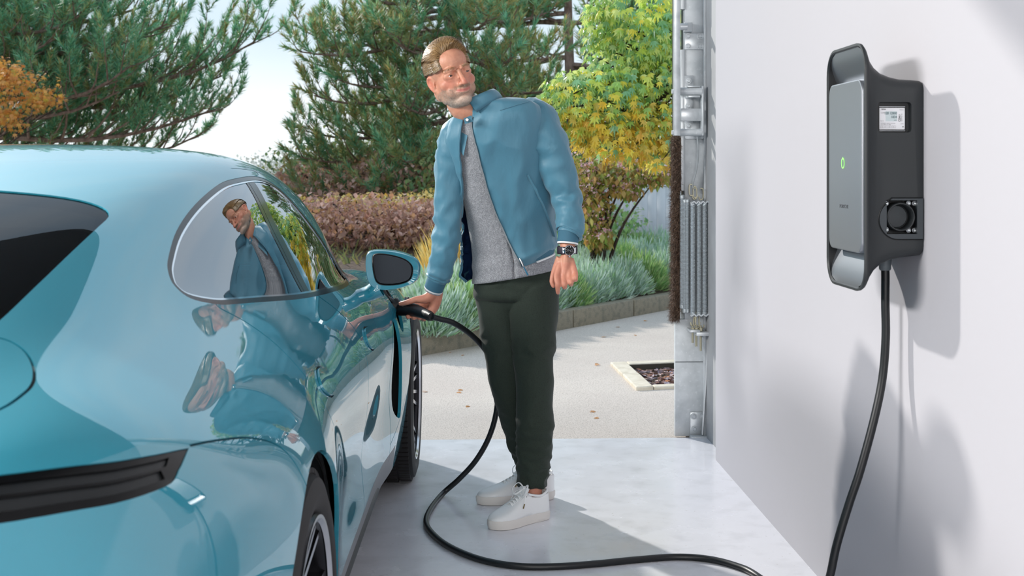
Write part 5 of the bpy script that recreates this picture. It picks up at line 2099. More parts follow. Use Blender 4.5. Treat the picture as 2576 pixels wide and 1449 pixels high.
# ------------------------------------------------------------------ charging cable: hangs from the charger, loops over the floor and up to the plug
zg = 1.2815 + z_
xg = X_W + x_
PLUG_END = ray_pt(1088, 797, 4.66)
pts = [Vector((xg, 3.18, zg + .01)), Vector((xg + .001, 3.18, zg - .02))]
for px, py, d in ((2227, 760, 3.22), (2228, 850, 3.22), (2220, 950, 3.22), (2200, 1050, 3.21), (2165, 1180, 3.20), (2135, 1270, 3.2), (2105, 1370, 3.2), (2088, 1449, 3.21)):
    pts.append(ray_pt(px, py, d))
r_c = .0108
lastp = pts[-1]
pts += [Vector((lastp.x - .02, lastp.y + .03, .13)), Vector((lastp.x - .01, lastp.y + .10, .04)), Vector((lastp.x + .03, lastp.y + .25, r_c)), Vector((lastp.x + .04, lastp.y + .45, r_c))]
for px, py in ((1905, 1449), (1850, 1423), (1780, 1406), (1700, 1401), (1600, 1408), (1500, 1418), (1400, 1425), (1300, 1424), (1210, 1408), (1135, 1378), (1090, 1345), (1072, 1315), (1082, 1283)):
    pts.append(gnd(px, py, r_c))
for px, py, d in ((1112, 1248, 4.96), (1155, 1205, 4.96), (1196, 1160, 4.95), (1228, 1105, 4.94), (1247, 1045, 4.93), (1252, 985, 4.92), (1243, 930, 4.90), (1222, 882, 4.86), (1185, 842, 4.80), (1140, 812, 4.72)):
    q_ = ray_pt(px, py, d)
    q_.z = max(q_.z, r_c)
    pts.append(q_)
pts += [PLUG_END + (pts[-1] - PLUG_END) * .35, PLUG_END]
b = MB()
b.tube(smooth_path(pts, 7), r_c, 12)
cab = b.build('charging_cable', m_cable)
tag(cab, 'long black charging cable looping from the wall charger over the floor to the plug', 'cable')
# plug held in the hand, pushed into the wing
pl = empty('charging_plug', tuple(PLUG_END))
tag(pl, 'black charging plug in the man\'s hand, pushed into the car', 'plug')
PORT = CAR_LOC + Matrix.Rotation(CAR_YAW, 3, 'Z') @ Vector((.915, 2.455, .778))
def rel(v):
    return v - PLUG_END
axis = [PORT + Vector((-.02, 0, .0)), ray_pt(1003, 775, 4.85), ray_pt(1022, 777, 4.82), ray_pt(1042, 780, 4.79), ray_pt(1060, 786, 4.75), ray_pt(1074, 792, 4.71), ray_pt(1081, 795, 4.685)]
rad = [.026, .0275, .027, .0245, .021, .018, .0165]
P = smooth_path([rel(a) for a in axis], 4)
rr2 = [float(np.interp(i / 4, range(7), rad)) for i in range(len(P))]
b = MB()
b.tube(P, rr2, 20)
b.build('plug_body', m_black, pl)
b = MB()
d_ = (axis[-1] - axis[-2]).normalized()
for k in range(6):
    c = rel(axis[-1]) + d_ * (k * .0055 - .012)
    b.tube([c, c + d_ * .0036], [.0195 - k * .0008, .0193 - k * .0008], 16)
b.tube([rel(axis[-1]) - d_ * .012, rel(axis[-1]) + d_ * .022], [.0165, .0135], 16)
b.build('cable_sleeve', m_cable, pl)
b = MB()
b.tube(smooth_path([rel(ray_pt(1004, 772, 4.84)), rel(ray_pt(1000, 764, 4.845)), rel(ray_pt(995, 756, 4.85)), rel(ray_pt(993, 752, 4.852))], 3), [.014, .015, .016, .015, .014, .013, .012, .011, .009, .008], 12)
b.build('plug_latch', m_black, pl)

# ------------------------------------------------------------------ garage door gear
m_galv = mat('galvanised_steel', 'C8CDD1', rough=.42, metal=.1, vary=[(14, 'B2B8BC', .4, .7), (60, 'D8DCDF', .6, .8)], bump=(40, .08, .001))
m_galv2 = mat('bright_zinc', 'CBD0D4', rough=.3, metal=.4, vary=(20, 'B4BABE', .4, .7))
m_alu = mat('pale_aluminium', 'CDD1D4', rough=.4, metal=.6)
m_spring = mat('spring_steel', 'BCC3C7', rough=.28, metal=.6)
m_brass = mat('yellow_zinc', 'CFC9B0', rough=.3, metal=.8)
m_fur = leaf_mat('brush_hair', ['4A372B', '6B5140', '35271F', '8A6F5A', '251C18', '7A5E49'], rough=.6, trans_amt=.05)
DD = 6.12
SD = FPX / DD
gear = empty('garage_door_mechanism', (at(1740, DD, 0).x, at(1740, DD, 0).y, 0))
tag(gear, 'galvanised garage door post with springs, rollers and brackets at the edge of the opening', 'door mechanism')
GO = gear.location.copy()
def gp(px, py, dz=0.0):
    """point on the gear plane, dz towards the room"""
    v = ray_pt(px, py, DD - dz)
    return Vector((v.x - GO.x, v.y - GO.y, v.z))
def gx(px, dz=0):
    return gp(px, 500, dz).x
def gbox(b_, x0, y0, x1, y1, dz0, dz1, bev=.0, mi=0):
    xa, xb = gp(x0, 500).x, gp(x1, 500).x
    za, zb_ = gp(500, y0).z, gp(500, y1).z
    ya, yb = -dz0, -dz1
    y00 = gp((x0 + x1) / 2, 500).y
    b_.box(((xa + xb) / 2, y00 + (ya + yb) / 2, (za + zb_) / 2), (abs(xb - xa), abs(yb - ya), abs(za - zb_)), bev=bev, mi=mi)
def gpart(name, boxes, m, bev=.002):
    b_ = MB()
    for q in boxes:
        gbox(b_, *q[:6], bev=q[6] if len(q) > 6 else bev)
    return b_.build(name, m, gear, auto=30)
FLOORY = 1097
gpart('door_post', [(1722, -900, 1776, FLOORY, -.10, .0, .002), (1698, 803, 1773, FLOORY, -.03, .004, .001)], m_galv)
gpart('post_flange', [(1768, -900, 1778, FLOORY, 0, .03)], m_galv)
gpart('edge_strip', [(1712, 125, 1722, 480, -.02, .010)], m_alu)
gpart('edge_strip', [(1712, -600, 1722, 24, -.02, .010)], m_alu)
gpart('door_arm_bar', [(1684.5, -900, 1701, 343, .10, .125)], m_galv2)
gpart('dark_recess', [(1701, -900, 1713, 800, -.12, -.03)], m_black)
gpart('lower_plate_seam', [(1698, 909, 1773, 911, .004, .0055, 0)], mat('seam_dark', '5A5F63', rough=.6))
def bolt(px, py, dz, r=.009, washer=.015):
    b_ = MB()
    c = gp(px, py)
    c.y = gp(px, 500).y - dz
    b_.lathe([(0, .010), (r * .85, .010), (r, .008), (r, .002), (washer, .002), (washer, -.001), (0, -.001)], c, (0, -1, 0), 14)
    return b_.build('bolt', m_galv2, gear)
gpart('bracket_plate', [(1721, 84, 1780, 125, .003, .010)], m_galv2)
gpart('bracket_tab', [(1776, 82, 1785, 125, .003, .035)], m_galv2)
for px, py in ((1730, 92), (1759, 92), (1730, 117), (1759, 117)):
    bolt(px, py, .010)
gpart('small_box_bracket', [(1718, 59, 1738, 82, .0, .045)], m_galv)
b = MB()
c0_, c1_ = gp(1699, 70), gp(1724, 70)
b.cyl(c0_ + Vector((0, -.05, 0)), c1_ + Vector((0, -.05, 0)), .017, 16)
b.build('roller', m_alu, gear)
gpart('long_bracket', [(1715, 190, 1744, 316, .0, .009)], m_galv2)
for px, py in ((1731, 204), (1731, 267), (1731, 317), (1766, 92), (1766, 117)):
    bolt(px, py, .011)
for (y0_, y1_, x1_) in ((223, 243, 1757), (325, 343, 1757)):
    b = MB()
    ym = (y0_ + y1_) / 2
    b.cyl(gp(1702, ym) + Vector((0, -.085, 0)), gp(x1_, ym) + Vector((0, -.085, 0)), (y1_ - y0_) / 2 / SD, 18)
    b.cyl(gp(1680, ym + 1) + Vector((0, -.112, 0)), gp(1690, ym + 1) + Vector((0, -.112, 0)), .011, 8)
    b.build('roller_shaft', m_galv, gear)
gpart('roller_cradle', [(1720, 219, 1752, 223, .02, .10), (1722, 243, 1752, 248, .02, .10)], m_galv2)
gpart('link_plate', [(1755.5, 219, 1762, 343, .06, .10, .004)], m_galv2)
gpart('cross_plate', [(1705, 275, 1757, 306, .05, .085)], m_galv2)
gpart('lower_bracket_plate', [(1722, 310, 1780, 350, .003, .010)], m_galv2)
gpart('lower_bracket_tab', [(1776, 308, 1786, 350, .003, .035)], m_galv2)
for px, py in ((1765, 318), (1765, 345), (1773, 330), (1783, 332), (1744, 288)):
    bolt(px, py, .014, .007, .010)
b = MB()
strap = smooth_path([gp(1741, 330) + Vector((0, -.075, 0)), gp(1748, 350) + Vector((0, -.07, 0)), gp(1750, 390) + Vector((0, -.06, 0)), gp(1746, 430) + Vector((0, -.05, 0)), gp(1738, 462) + Vector((0, -.045, 0)), gp(1741, 480) + Vector((0, -.04, 0))], 5)
b.tube(strap, .0145, 4, flat=.35)
b.build('lever_strap', m_galv2, gear)
def hook(px, py, s=1.0, flip=1):
    b_ = MB()
    c = gp(px, py) + Vector((0, -.05, 0))
    k = .011 * s
    pts_ = [c + Vector((0, 0, k * 2.2)), c + Vector((k * flip, 0, k * 2)), c + Vector((k * flip, 0, -k * 1.6)), c + Vector((-k * .2 * flip, 0, -k * 2.1)), c + Vector((-k * .6 * flip, 0, -k))]
    b_.tube(smooth_path(pts_, 4), .0032, 6)
    return b_.build('hook', m_brass, gear)
for px, py in ((1736, 478), (1746, 483), (1757, 488), (1741, 487)):
    hook(px, py, 1.1, 1 if px % 2 else -1)
# coil springs
spr = [(1735, 0), (1750, 0), (1764, 0), (1777, 0), (1711, 1), (1717.5, 1), (1724.5, 1)]
zt_, zb_ = gp(1740, 512).z, gp(1740, 784).z
turns = 82
helix = []
for k in range(turns * 9 + 1):
    a = 2 * PI * k / 9
    helix.append((.0098 * math.cos(a), .0098 * math.sin(a), zt_ + (zb_ - zt_) * k / (turns * 9)))
b = MB()
b.tube(helix, .0030, 5)
b.lathe([(0, .012), (.007, .012), (.0125, .008), (.0125, -.006), (.006, -.01)], (0, 0, zt_), (0, 0, 1), 14)
b.lathe([(0, -.012), (.007, -.012), (.0125, -.008), (.0125, .006), (.006, .01)], (0, 0, zb_), (0, 0, 1), 14)
sme = None
for px, row in spr:
    if sme is None:
        o = b.build('spring', m_spring, gear)
        sme = o.data
    else:
        o = link(bpy.data.objects.new('spring', sme), gear)
    c = gp(px, 500)
    o.location = (c.x, c.y - .055 - (0 if row else .03), (.012 if row else 0) + (.02 if px == 1711 else 0))
for yy, x0, x1 in ((508, 1728, 1784), (787, 1728, 1786)):
    b = MB()
    P_ = [gp(x0 + (x1 - x0) * t / 24, yy + 2.2 * math.sin(t * 1.3)) + Vector((0, -.10, 0)) for t in range(25)]
    b.tube(P_, .0042, 6)
    b.build('spring_carrier_wire', m_galv2, gear)
for px, py in ((1737, 800), (1752, 800), (1762, 806), (1748, 812)):
    hook(px, py, 1.3, 1 if px % 2 else -1)
gpart('anchor_plate', [(1727, 824, 1752, 830, .0, .10), (1742, 829, 1779, 838, .02, .11)], m_alu)
for px in (1737, 1746, 1757):
    b = MB()
    c = gp(px, 815) + Vector((0, -.06, 0))
    e_ = gp(px, 858 + (px - 1737)) + Vector((0, -.06, 0))
    b.cyl(c, e_, .0055, 8)
    b.cyl(c + Vector((0, 0, -.012)), c + Vector((0, 0, -.026)), .010, 6)
    b.build('threaded_rod', m_brass, gear)
b = MB()
b.tube(smooth_path([gp(1777, 836) + Vector((0, -.07, 0)), gp(1776, 850) + Vector((0, -.07, 0)), gp(1771, 950) + Vector((0, -.05, 0)), gp(1764, 1090) + Vector((0, -.03, 0))], 6), .0055, 6)
b.build('guide_rod', m_alu, gear)
gpart('foot_plate', [(1735, 1036, 1775, 1096, .004, .010)], m_galv2)
gpart('foot_base', [(1733, 1092, 1782, FLOORY + 3, .0, .06)], m_galv)
for px, py in ((1744, 1046), (1768, 1046), (1746, 1078), (1769, 1078)):
    bolt(px, py, .012, .009, .016)
gpart('cover_clip', [(1785, 622, 1789, 664, -.03, .0)], m_alu)
# brush seal: dense brown hair on a strip
b = MB()
gbox(b, 1690, 345, 1708, 800, -.02, .03)
b.build('brush_strip', mat('brush_core', '2A201A', rough=.9), gear)
V, F = [], []
for k in range(15000):
    py = R.uniform(340, 805)
    t = (py - 340) / 465
    xs = R.uniform(1687, 1709)
    if t > .9:
        xs -= (t - .9) * 30
    c = gp(xs, py)
    c.y -= R.uniform(-.02, .06)
    d_ = Vector((R.uniform(-1.0, .35), R.uniform(-.8, .2), R.uniform(-1.3, .25))).normalized() * R.uniform(.018, .036)
    w_ = Vector((R.uniform(-1, 1), R.uniform(-1, 1), R.uniform(-1, 1))).normalized() * .0009
    i = len(V)
    V += [c - w_, c + w_, c + d_]
    F.append((i, i + 1, i + 2))
o = mesh_obj('brush_hair', V, F, m_fur, gear, smooth=False)
o['kind'] = 'stuff'
# ------------------------------------------------------------------ the man
def skin_mat():
    m = bpy.data.materials.new('skin')
    m.use_nodes = True
    n = m.node_tree.nodes
    L = m.node_tree.links
    b = n['Principled BSDF']
    at_ = n.new('ShaderNodeAttribute')
    at_.attribute_name = 'tone'
    t = n.new('ShaderNodeTexCoord')
    nz_ = n.new('ShaderNodeTexNoise')
    nz_.inputs['Scale'].default_value = 60
    nz_.inputs['Detail'].default_value = 6
    L.new(t.outputs['Object'], nz_.inputs['Vector'])
    mxn = n.new('ShaderNodeMixRGB')
    mxn.blend_type = 'OVERLAY'
    mxn.inputs[0].default_value = .28
    L.new(at_.outputs['Color'], mxn.inputs[1])
    L.new(nz_.outputs['Fac'], mxn.inputs[2])
    L.new(mxn.outputs[0], b.inputs['Base Color'])
    b.inputs['Roughness'].default_value = .48
    b.inputs['Subsurface Weight'].default_value = .12
    b.inputs['Subsurface Radius'].default_value = (1, .35, .2)
    b.inputs['Subsurface Scale'].default_value = .012
    n3 = n.new('ShaderNodeTexNoise')
    n3.inputs['Scale'].default_value = 420
    L.new(t.outputs['Object'], n3.inputs['Vector'])
    bp_ = n.new('ShaderNodeBump')
    bp_.inputs['Strength'].default_value = .25
    bp_.inputs['Distance'].default_value = .001
    L.new(n3.outputs['Fac'], bp_.inputs['Height'])
    L.new(bp_.outputs[0], b.inputs['Normal'])
    return m
m_skin = skin_mat()
m_jacket = mat('blue_jacket_nylon', '4A7F95', rough=.52, sheen=.25, spec=.5, bump=[(8, .55, .018, (1, 1, .35)), (22, .4, .006, (1, 1, .5)), (900, .1, .0005)])
m_lining = mat('navy_lining', '1E3358', rough=.35, bump=(20, .4, .006))
m_rib = mat('ribbed_knit_blue', '3A6B82', rough=.7, bump=(1, .3, .0015, (420, 420, 1), 'w', 0.0))
m_white = mat('white_trim', 'EDEFF0', rough=.6)
m_sweater = mat('grey_cable_knit', '85878C', rough=.9, sheen=.3, vary=[(260, 'A3A5AA', .45, .62), (420, '66686E', .55, .7)], bump=[(70, .55, .004, (1, 1, .55), 'v'), (240, .5, .002)])
m_trouser = mat('dark_green_twill', '222E25', rough=.85, sheen=.08, vary=[(7, '243027', .4, .65), (300, '18201A', .5, .7)], bump=[(8, .35, .010, (1, 1, .6)), (22, .2, .003), (700, .15, .0006)])
m_shoe = mat('white_leather', 'E9EBEC', rough=.38, bump=(160, .08, .001))
m_sole = mat('off_white_sole', 'DDD9D4', rough=.55, bump=(200, .1, .001))
m_inner = mat('brown_leather_inside', '6B3A22', rough=.6)
m_hair = leaf_mat('hair', ['8F6F48', 'A5855A', '83643F', 'B09062', '98784F', '7A5C3A', 'B89A6E'], rough=.38, trans_amt=.12, spec=.7)
m_hairg = leaf_mat('greying_hair', ['9A8A74', 'B3A48C', '7A6A55', 'C9BDA8', '8A765A'], rough=.4, trans_amt=.12, spec=.7)
m_beard = leaf_mat('beard_hair', ['B9AFA2', '9C8870', 'D0C8BC', 'A49382', '8D6F52'], rough=.6, trans_amt=.1)

man = empty('person', (at(1330, 4.75, 0).x, at(1330, 4.75, 0).y, 0))
tag(man, 'man in blue bomber jacket and dark green trousers, leaning to hold the charging plug', 'person')
MO = man.location.copy()
def mp(px, py, d):
    return ray_pt(px, py, d) - MO

# ---- head frame
HY, HR_, HP_ = math.radians(20), math.radians(18), math.radians(3)
Hm = Matrix.Rotation(-HR_, 3, 'Y') @ Matrix((((math.cos(HY)), math.sin(HY), 0), (math.sin(HY), -math.cos(HY), 0), (0, 0, 1))) @ Matrix.Rotation(-HP_, 3, 'X')
# columns of the matrix: his left, his front, up
HD = 4.50
h_between = mp(1153.5, 181, HD)
HC = h_between - Hm @ Vector((0, .088, .004))
HS = 1.045
def hp(x, y, z):
    return HC + Hm @ (Vector((x * .965, y, z)) * HS)
def h_ball(b, c, r, seg=16, rings=12):
    rot = Hm
    b.ball(hp(*c), tuple(v * HS for v in r), seg, rings, rot=rot)
def h_tube(b, pts, r, seg=10, n=4):
    P = smooth_path([hp(*p) for p in pts], n)
    k = len(pts)
    rr_ = r if isinstance(r, (list, tuple)) else [r] * k
    rs = [float(np.interp(i / n, range(k), rr_)) * HS for i in range(len(P))]
    b.tube(P, rs, seg)

body = MB()
h_ball(body, (0, -.014, .036), (.0745, .096, .081), 28, 20)
h_ball(body, (0, .020, -.030), (.0630, .070, .088), 24, 18)
h_ball(body, (0, .028, .045), (.060, .066, .055), 24, 16)
h_ball(body, (0, .026, -.071), (.0495, .056, .038), 20, 14)
h_ball(body, (0, .075, -.090), (.023, .018, .0165))
h_ball(body, (0, .050, -.092), (.035, .034, .020))
for s_ in (-1, 1):
    h_ball(body, (s_ * .0385, .044, -.028), (.0290, .027, .026))
    h_ball(body, (s_ * .0330, .0665, -.001), (.0215, .0160, .0165))
    h_ball(body, (s_ * .034, .056, -.056), (.022, .022, .024))
    h_ball(body, (s_ * .045, .008, -.066), (.016, .030, .026))
    h_tube(body, [(s_ * .010, .0875, .0165), (s_ * .030, .0855, .0205), (s_ * .050, .070, .0145)], [.0085, .0085, .006], 8)
    # ear
    ex_ = [(s_ * .069, .004, .000), (s_ * .075, -.004, .012), (s_ * .080, -.017, .013), (s_ * .082, -.024, -.002), (s_ * .078, -.020, -.022), (s_ * .071, -.006, -.038), (s_ * .066, .002, -.034)]
    h_tube(body, ex_, [.004, .0046, .0046, .0046, .0050, .0062, .0050], 8)
    h_ball(body, (s_ * .0715, -.009, -.012), (.0055, .015, .026))
    h_tube(body, [(s_ * .070, .004, -.004), (s_ * .075, .004, -.014), (s_ * .071, .004, -.024)], .004, 6)
    h_ball(body, (s_ * .058, -.012, -.045), (.014, .030, .032))
    # nostril wings
    h_ball(body, (s_ * .0125, .0985, -.0375), (.0078, .0098, .0078))
    # smile folds / cheeks pushed up
    h_ball(body, (s_ * .031, .058, -.038), (.019, .018, .018))
    # lids
    h_tube(body, [(s_ * .0175, .0808, -.0012), (s_ * .026, .0842, .0054), (s_ * .036, .0830, .0056), (s_ * .0475, .0725, -.0010)], [.0030, .0042, .0044, .0034], 8)
    h_tube(body, [(s_ * .0175, .0800, -.0034), (s_ * .027, .0822, -.0077), (s_ * .037, .0810, -.0075), (s_ * .0475, .0718, -.0030)], [.0030, .0042, .0042, .0032], 8)
h_tube(body, [(0, .086, .012), (0, .0935, -.002), (0, .104, -.020), (0, .1135, -.033)], [.0088, .0078, .0092, .0105], 12)
h_ball(body, (0, .1125, -.0365), (.0118, .0105, .0092))
h_tube(body, [(0, .103, -.039), (0, .094, -.048)], [.005, .006], 8)
h_ball(body, (0, .069, -.058), (.033, .024, .026), 20, 14)
h_tube(body, [(-.032, .0765, -.0500), (-.016, .0915, -.0560), (0, .0955, -.0565), (.016, .0915, -.0560), (.032, .0765, -.0500)], [.0022, .0038, .0042, .0038, .0022], 8)
h_tube(body, [(-.030, .0760, -.0535), (-.015, .0895, -.0635), (0, .0938, -.0655), (.015, .0895, -.0635), (.030, .0760, -.0535)], [.0020, .0044, .0052, .0044, .0020], 8)

# neck into the shoulders
nb = mp(1196, 282, 4.62)
b_neck = [hp(.004, -.030, -.010), hp(.012, -.018, -.070), hp(.016, -.010, -.112), nb, mp(1216, 315, 4.68)]
body.tube(smooth_path(b_neck, 4), [float(np.interp(i / 4, range(5), [.046, .051, .053, .056, .058])) for i in range(17)], 24)
for s_ in (-1, 1):
    body.tube(smooth_path([hp(.010 + s_ * .038, -.026, -.050), hp(.018 + s_ * .026, -.010, -.105), mp(1198 + s_ * 9, 292, 4.61)], 4), [.012, .013, .013, .013, .013, .013, .013, .012, .010], 10)

# torso rings: centre pixel, distance, half width, half depth, roll, yaw
TORSO = [(1293, 735, 4.86, .160, .120, 8, 0), (1294, 690, 4.85, .158, .122, 10, -2), (1292, 640, 4.84, .153, .118, 10, -4), (1282, 560, 4.80, .150, .112, 10, -8),
         (1268, 470, 4.75, .158, .115, 13, -11), (1254, 390, 4.70, .168, .112, 16, -14), (1243, 330, 4.665, .172, .100, 18, -15), (1230, 288, 4.64, .150, .078, 18, -15),
         (1212, 270, 4.62, .090, .066, 18, -15), (1199, 262, 4.60, .060, .058, 18, -15)]
JACKET = [(1283, 674, 4.84, .174, .138, 18, -4), (1281, 640, 4.83, .182, .144, 17, -5), (1279, 600, 4.82, .184, .144, 15, -7), (1274, 520, 4.78, .182, .140, 12, -10), (1262, 430, 4.73, .188, .138, 14, -13),
          (1250, 365, 4.69, .194, .130, 16, -15), (1241, 318, 4.66, .190, .116, 18, -15), (1232, 286, 4.64, .158, .094, 18, -15), (1216, 270, 4.62, .112, .080, 18, -15), (1201, 264, 4.605, .075, .070, 18, -15)]
def ring_axes(roll, yaw):
    rl, yw = math.radians(roll), math.radians(yaw)
    m = Matrix.Rotation(-rl, 3, 'Y') @ Matrix.Rotation(yw, 3, 'Z')
    return m @ Vector((1, 0, 0)), m @ Vector((0, -1, 0)), m @ Vector((0, 0, 1))
def interp_rings(RG, t):
    k = len(RG)
    t = min(max(t, 0), k - 1 - 1e-6)
    i = int(t)
    f = t - i
    g_ = lambda j: np.array(RG[min(max(j, 0), k - 1)], float)
    p0, p1, p2, p3 = g_(i - 1), g_(i), g_(i + 1), g_(i + 2)
    if i == 0:
        p0 = 2 * p1 - p2
    if i + 2 >= k:
        p3 = 2 * p2 - p1
    return .5 * (2 * p1 + (p2 - p0) * f + (2 * p0 - 5 * p1 + 4 * p2 - p3) * f * f + (3 * p1 - p0 - 3 * p2 + p3) * f ** 3)
def ring_point(RG, t, phi, grow=0.0, sq=2.3):
    px, py, d, rx, ry, roll, yaw = interp_rings(RG, t)
    x_, f_, u_ = ring_axes(roll, yaw)
    s, c = math.sin(phi), math.cos(phi)
    k = (abs(s) ** sq + abs(c) ** sq) ** (-1 / sq)
    return mp(px, py, d) + x_ * (s * k * (rx + grow)) + f_ * (c * k * (ry + grow))
def loft(b, RG, t0, t1, nt_, nphi, grow=0.0):
    V, F = [], []
    for i in range(nt_ + 1):
        for k in range(nphi):
            V.append(ring_point(RG, t0 + (t1 - t0) * i / nt_, 2 * PI * k / nphi, grow))
    for i in range(nt_):
        for k in range(nphi):
            k2 = (k + 1) % nphi
            F.append((i * nphi + k, i * nphi + k2, (i + 1) * nphi + k2, (i + 1) * nphi + k))
    F.append(tuple(reversed(range(nphi))))
    F.append(tuple(nt_ * nphi + k for k in range(nphi)))
    b.add(V, F)
loft(body, TORSO, 0, 8.6, 24, 32, -.022)

def limb(b, pts, rad, seg=16, n=5, flat=1.0):
    P = smooth_path([mp(*p) for p in pts], n)
    b.tube(P, [float(np.interp(i / n, range(len(pts)), rad)) for i in range(len(P))], seg, flat=flat)
# arms of the body
limb(body, [(1165, 335, 4.67), (1136, 365, 4.68), (1128, 450, 4.70), (1120, 560, 4.72), (1106, 660, 4.755), (1096, 722, 4.79)], [.034, .036, .036, .032, .029, .026])
limb(body, [(1310, 300, 4.66), (1352, 300, 4.66), (1395, 390, 4.66), (1430, 480, 4.67), (1432, 560, 4.63), (1427, 628, 4.60)], [.040, .046, .044, .036, .034, .027])
# right hand: palm behind the plug, thumb along its top, four fingertips showing below
def chain(b, pts, rad, seg=12, n=4):
    limb(b, pts, rad, seg, n)
    for p, r in ((pts[-1], rad[-1]),):
        b.ball(mp(*p), r * 1.0, 10, 8)
chain(body, [(1098, 722, 4.795), (1085, 742, 4.795), (1067, 752, 4.79), (1045, 754, 4.785), (1026, 760, 4.785), (1007, 764, 4.80)], [.024, .022, .018, .0125, .0110, .0085])
chain(body, [(1098, 722, 4.80), (1097, 748, 4.81), (1091, 772, 4.81), (1082, 790, 4.80)], [.026, .025, .021, .014])
chain(body, [(1094, 728, 4.81), (1078, 758, 4.83), (1058, 772, 4.86)], [.025, .024, .018])
for (kx, ky), mid, tip, r in (((1046, 766), (1026, 786), (1027, 797), .0100), ((1057, 770), (1039, 792), (1042, 799), .0105), ((1066, 774), (1052, 794), (1055, 799), .0098), ((1075, 780), (1063, 798), (1068, 803), .0088)):
    chain(body, [(1088, 748, 4.83), (kx, ky, 4.865), (mid[0], mid[1] - 4, 4.868), (mid[0], mid[1] + 5, 4.835), (tip[0], tip[1], 4.79)], [.014, .0125, r, r, r * .92])
# left hand hanging, index finger lowest
for (w, k, p, dd, t, r) in (((1414, 652), (1401, 692), (1402.5, 714), (1403, 728), (1403.5, 736), .0098),
                            ((1420, 650), (1418, 697), (1420, 717), (1420, 722), (1419, 706), .0100),
                            ((1428, 650), (1433, 694), (1436, 711), (1436, 715), (1434, 702), .0094),
                            ((1435, 652), (1446, 687), (1448, 700), (1448, 704), (1444, 694), .0086)):
    idx = r == .0098 and t[1] > 730
    pts = [(w[0], w[1], 4.60), (k[0], k[1], 4.575), (p[0], p[1], 4.556), (dd[0], dd[1], 4.562 if idx else 4.585), (t[0], t[1], 4.57 if idx else 4.61)]
    chain(body, pts, [.0135, .0122, r, r * .92, r * .80])
chain(body, [(1410, 648, 4.60), (1400, 672, 4.605), (1391, 694, 4.605), (1389, 710, 4.60), (1392, 720, 4.595)], [.017, .0145, .0105, .0098, .0075])
limb(body, [(1426, 615, 4.60), (1424, 640, 4.60), (1422, 665, 4.60), (1420, 688, 4.597)], [.026, .029, .032, .030], flat=.62)
# legs
RLEG = [(1252, 715, 4.87), (1256, 800, 4.85), (1270, 900, 4.82), (1284, 985, 4.83), (1309, 1085, 4.86), (1334, 1165, 4.885), (1348, 1216, 4.89)]
LLEG = [(1343, 715, 4.85), (1345, 800, 4.80), (1344, 900, 4.75), (1345, 985, 4.72), (1346, 1085, 4.69), (1343, 1165, 4.68), (1341, 1225, 4.67)]
limb(body, RLEG + [(1352, 1236, 4.895)], [.075, .07, .055, .05, .045, .036, .034, .033])
limb(body, LLEG + [(1340, 1262, 4.665)], [.075, .07, .055, .05, .045, .036, .034, .034])
me = remeshed(body, .0034, 2, 'person_body')
A, Nn = mesh_np(me)
Hinv = np.array(Hm.inverted()) / HS
L_ = (A - np.array(HC)) @ Hinv.T
def gz(cx, cy, cz, sx, sy, sz):
    return np.exp(-(((L_[:, 0] - cx) / sx) ** 2 + ((L_[:, 1] - cy) / sy) ** 2 + ((L_[:, 2] - cz) / sz) ** 2))
disp = np.zeros(len(A))
for s_ in (-1, 1):
    disp -= .0030 * gz(s_ * .017, .088, .002, .007, .014, .010)       # inner eye corner
    disp += .0030 * gz(s_ * .034, .078, -.0165, .017, .014, .0050)    # soft pad under the eye
    disp += .0020 * gz(s_ * .034, .083, .0130, .016, .014, .0040)
    disp -= .0030 * gz(s_ * .0070, .103, -.0430, .0038, .006, .0035)  # nostril
    disp -= .0028 * gz(s_ * .036, .074, -.058, .005, .012, .012)      # smile fold
    disp -= .0030 * gz(s_ * .026, .088, -.050, .006, .010, .008)
    disp -= .0030 * gz(s_ * .073, .0, -.012, .005, .008, .012)
disp -= .0028 * np.exp(-((L_[:, 2] + .0606 - 7.0 * L_[:, 0] ** 2) / .0016) ** 2) * (np.abs(L_[:, 0]) < .031) * (L_[:, 1] > .07) * (L_[:, 2] > -.07)                # mouth line
disp -= .0030 * gz(0, .084, -.077, .020, .012, .006)                  # under the lip
disp -= .0008 * gz(0, .095, .042, .035, .02, .002) + .0008 * gz(0, .095, .052, .035, .02, .002)
A = A + Nn * disp[:, None]
set_np(me, A)
# skin tone: beard shadow, lips, cheeks
x, y, z = L_[:, 0], L_[:, 1], L_[:, 2]
near_head = (np.abs(z) < .16) & (np.abs(x) < .11) & (np.abs(y) < .13)
col = np.tile(np.array(srgb((205, 146, 120))), (len(A), 1))
def lerp_to(c, w):
    global col
    w = np.clip(w, 0, 1)[:, None]
    col = col * (1 - w) + np.array(srgb(c)) * w
lerp_to((196, 120, 100), near_head * .8 * sum(np.exp(-(((x - s_ * .042) / .022) ** 2 + ((z + .028) / .022) ** 2)) * (y > .02) for s_ in (-1, 1)))
lerp_to((204, 128, 110), near_head * .8 * np.exp(-((x / .014) ** 2 + ((z + .034) / .016) ** 2)) * (y > .08))
def sst(a, b_, v):
    t = np.clip((v - a) / (b_ - a), 0, 1)
    return t * t * (3 - 2 * t)
jaw = near_head * sst(-.040, -.052, z + .25 * np.maximum(0, .03 - y) - .10 * np.maximum(0, np.abs(x) - .03)) * sst(-.020, .005, y) * sst(-.120, -.112, z - .25 * np.maximum(0, .05 - y))
lerp_to((192, 156, 136), jaw * .75)
lerp_to((204, 184, 170), jaw * .7 * sst(-.068, -.088, z))
must = near_head * np.exp(-(((z + .0480 - 5 * x ** 2) / .0060) ** 2)) * sst(.036, .024, np.abs(x)) * (y > .06)
lerp_to((168, 130, 106), must * .6)
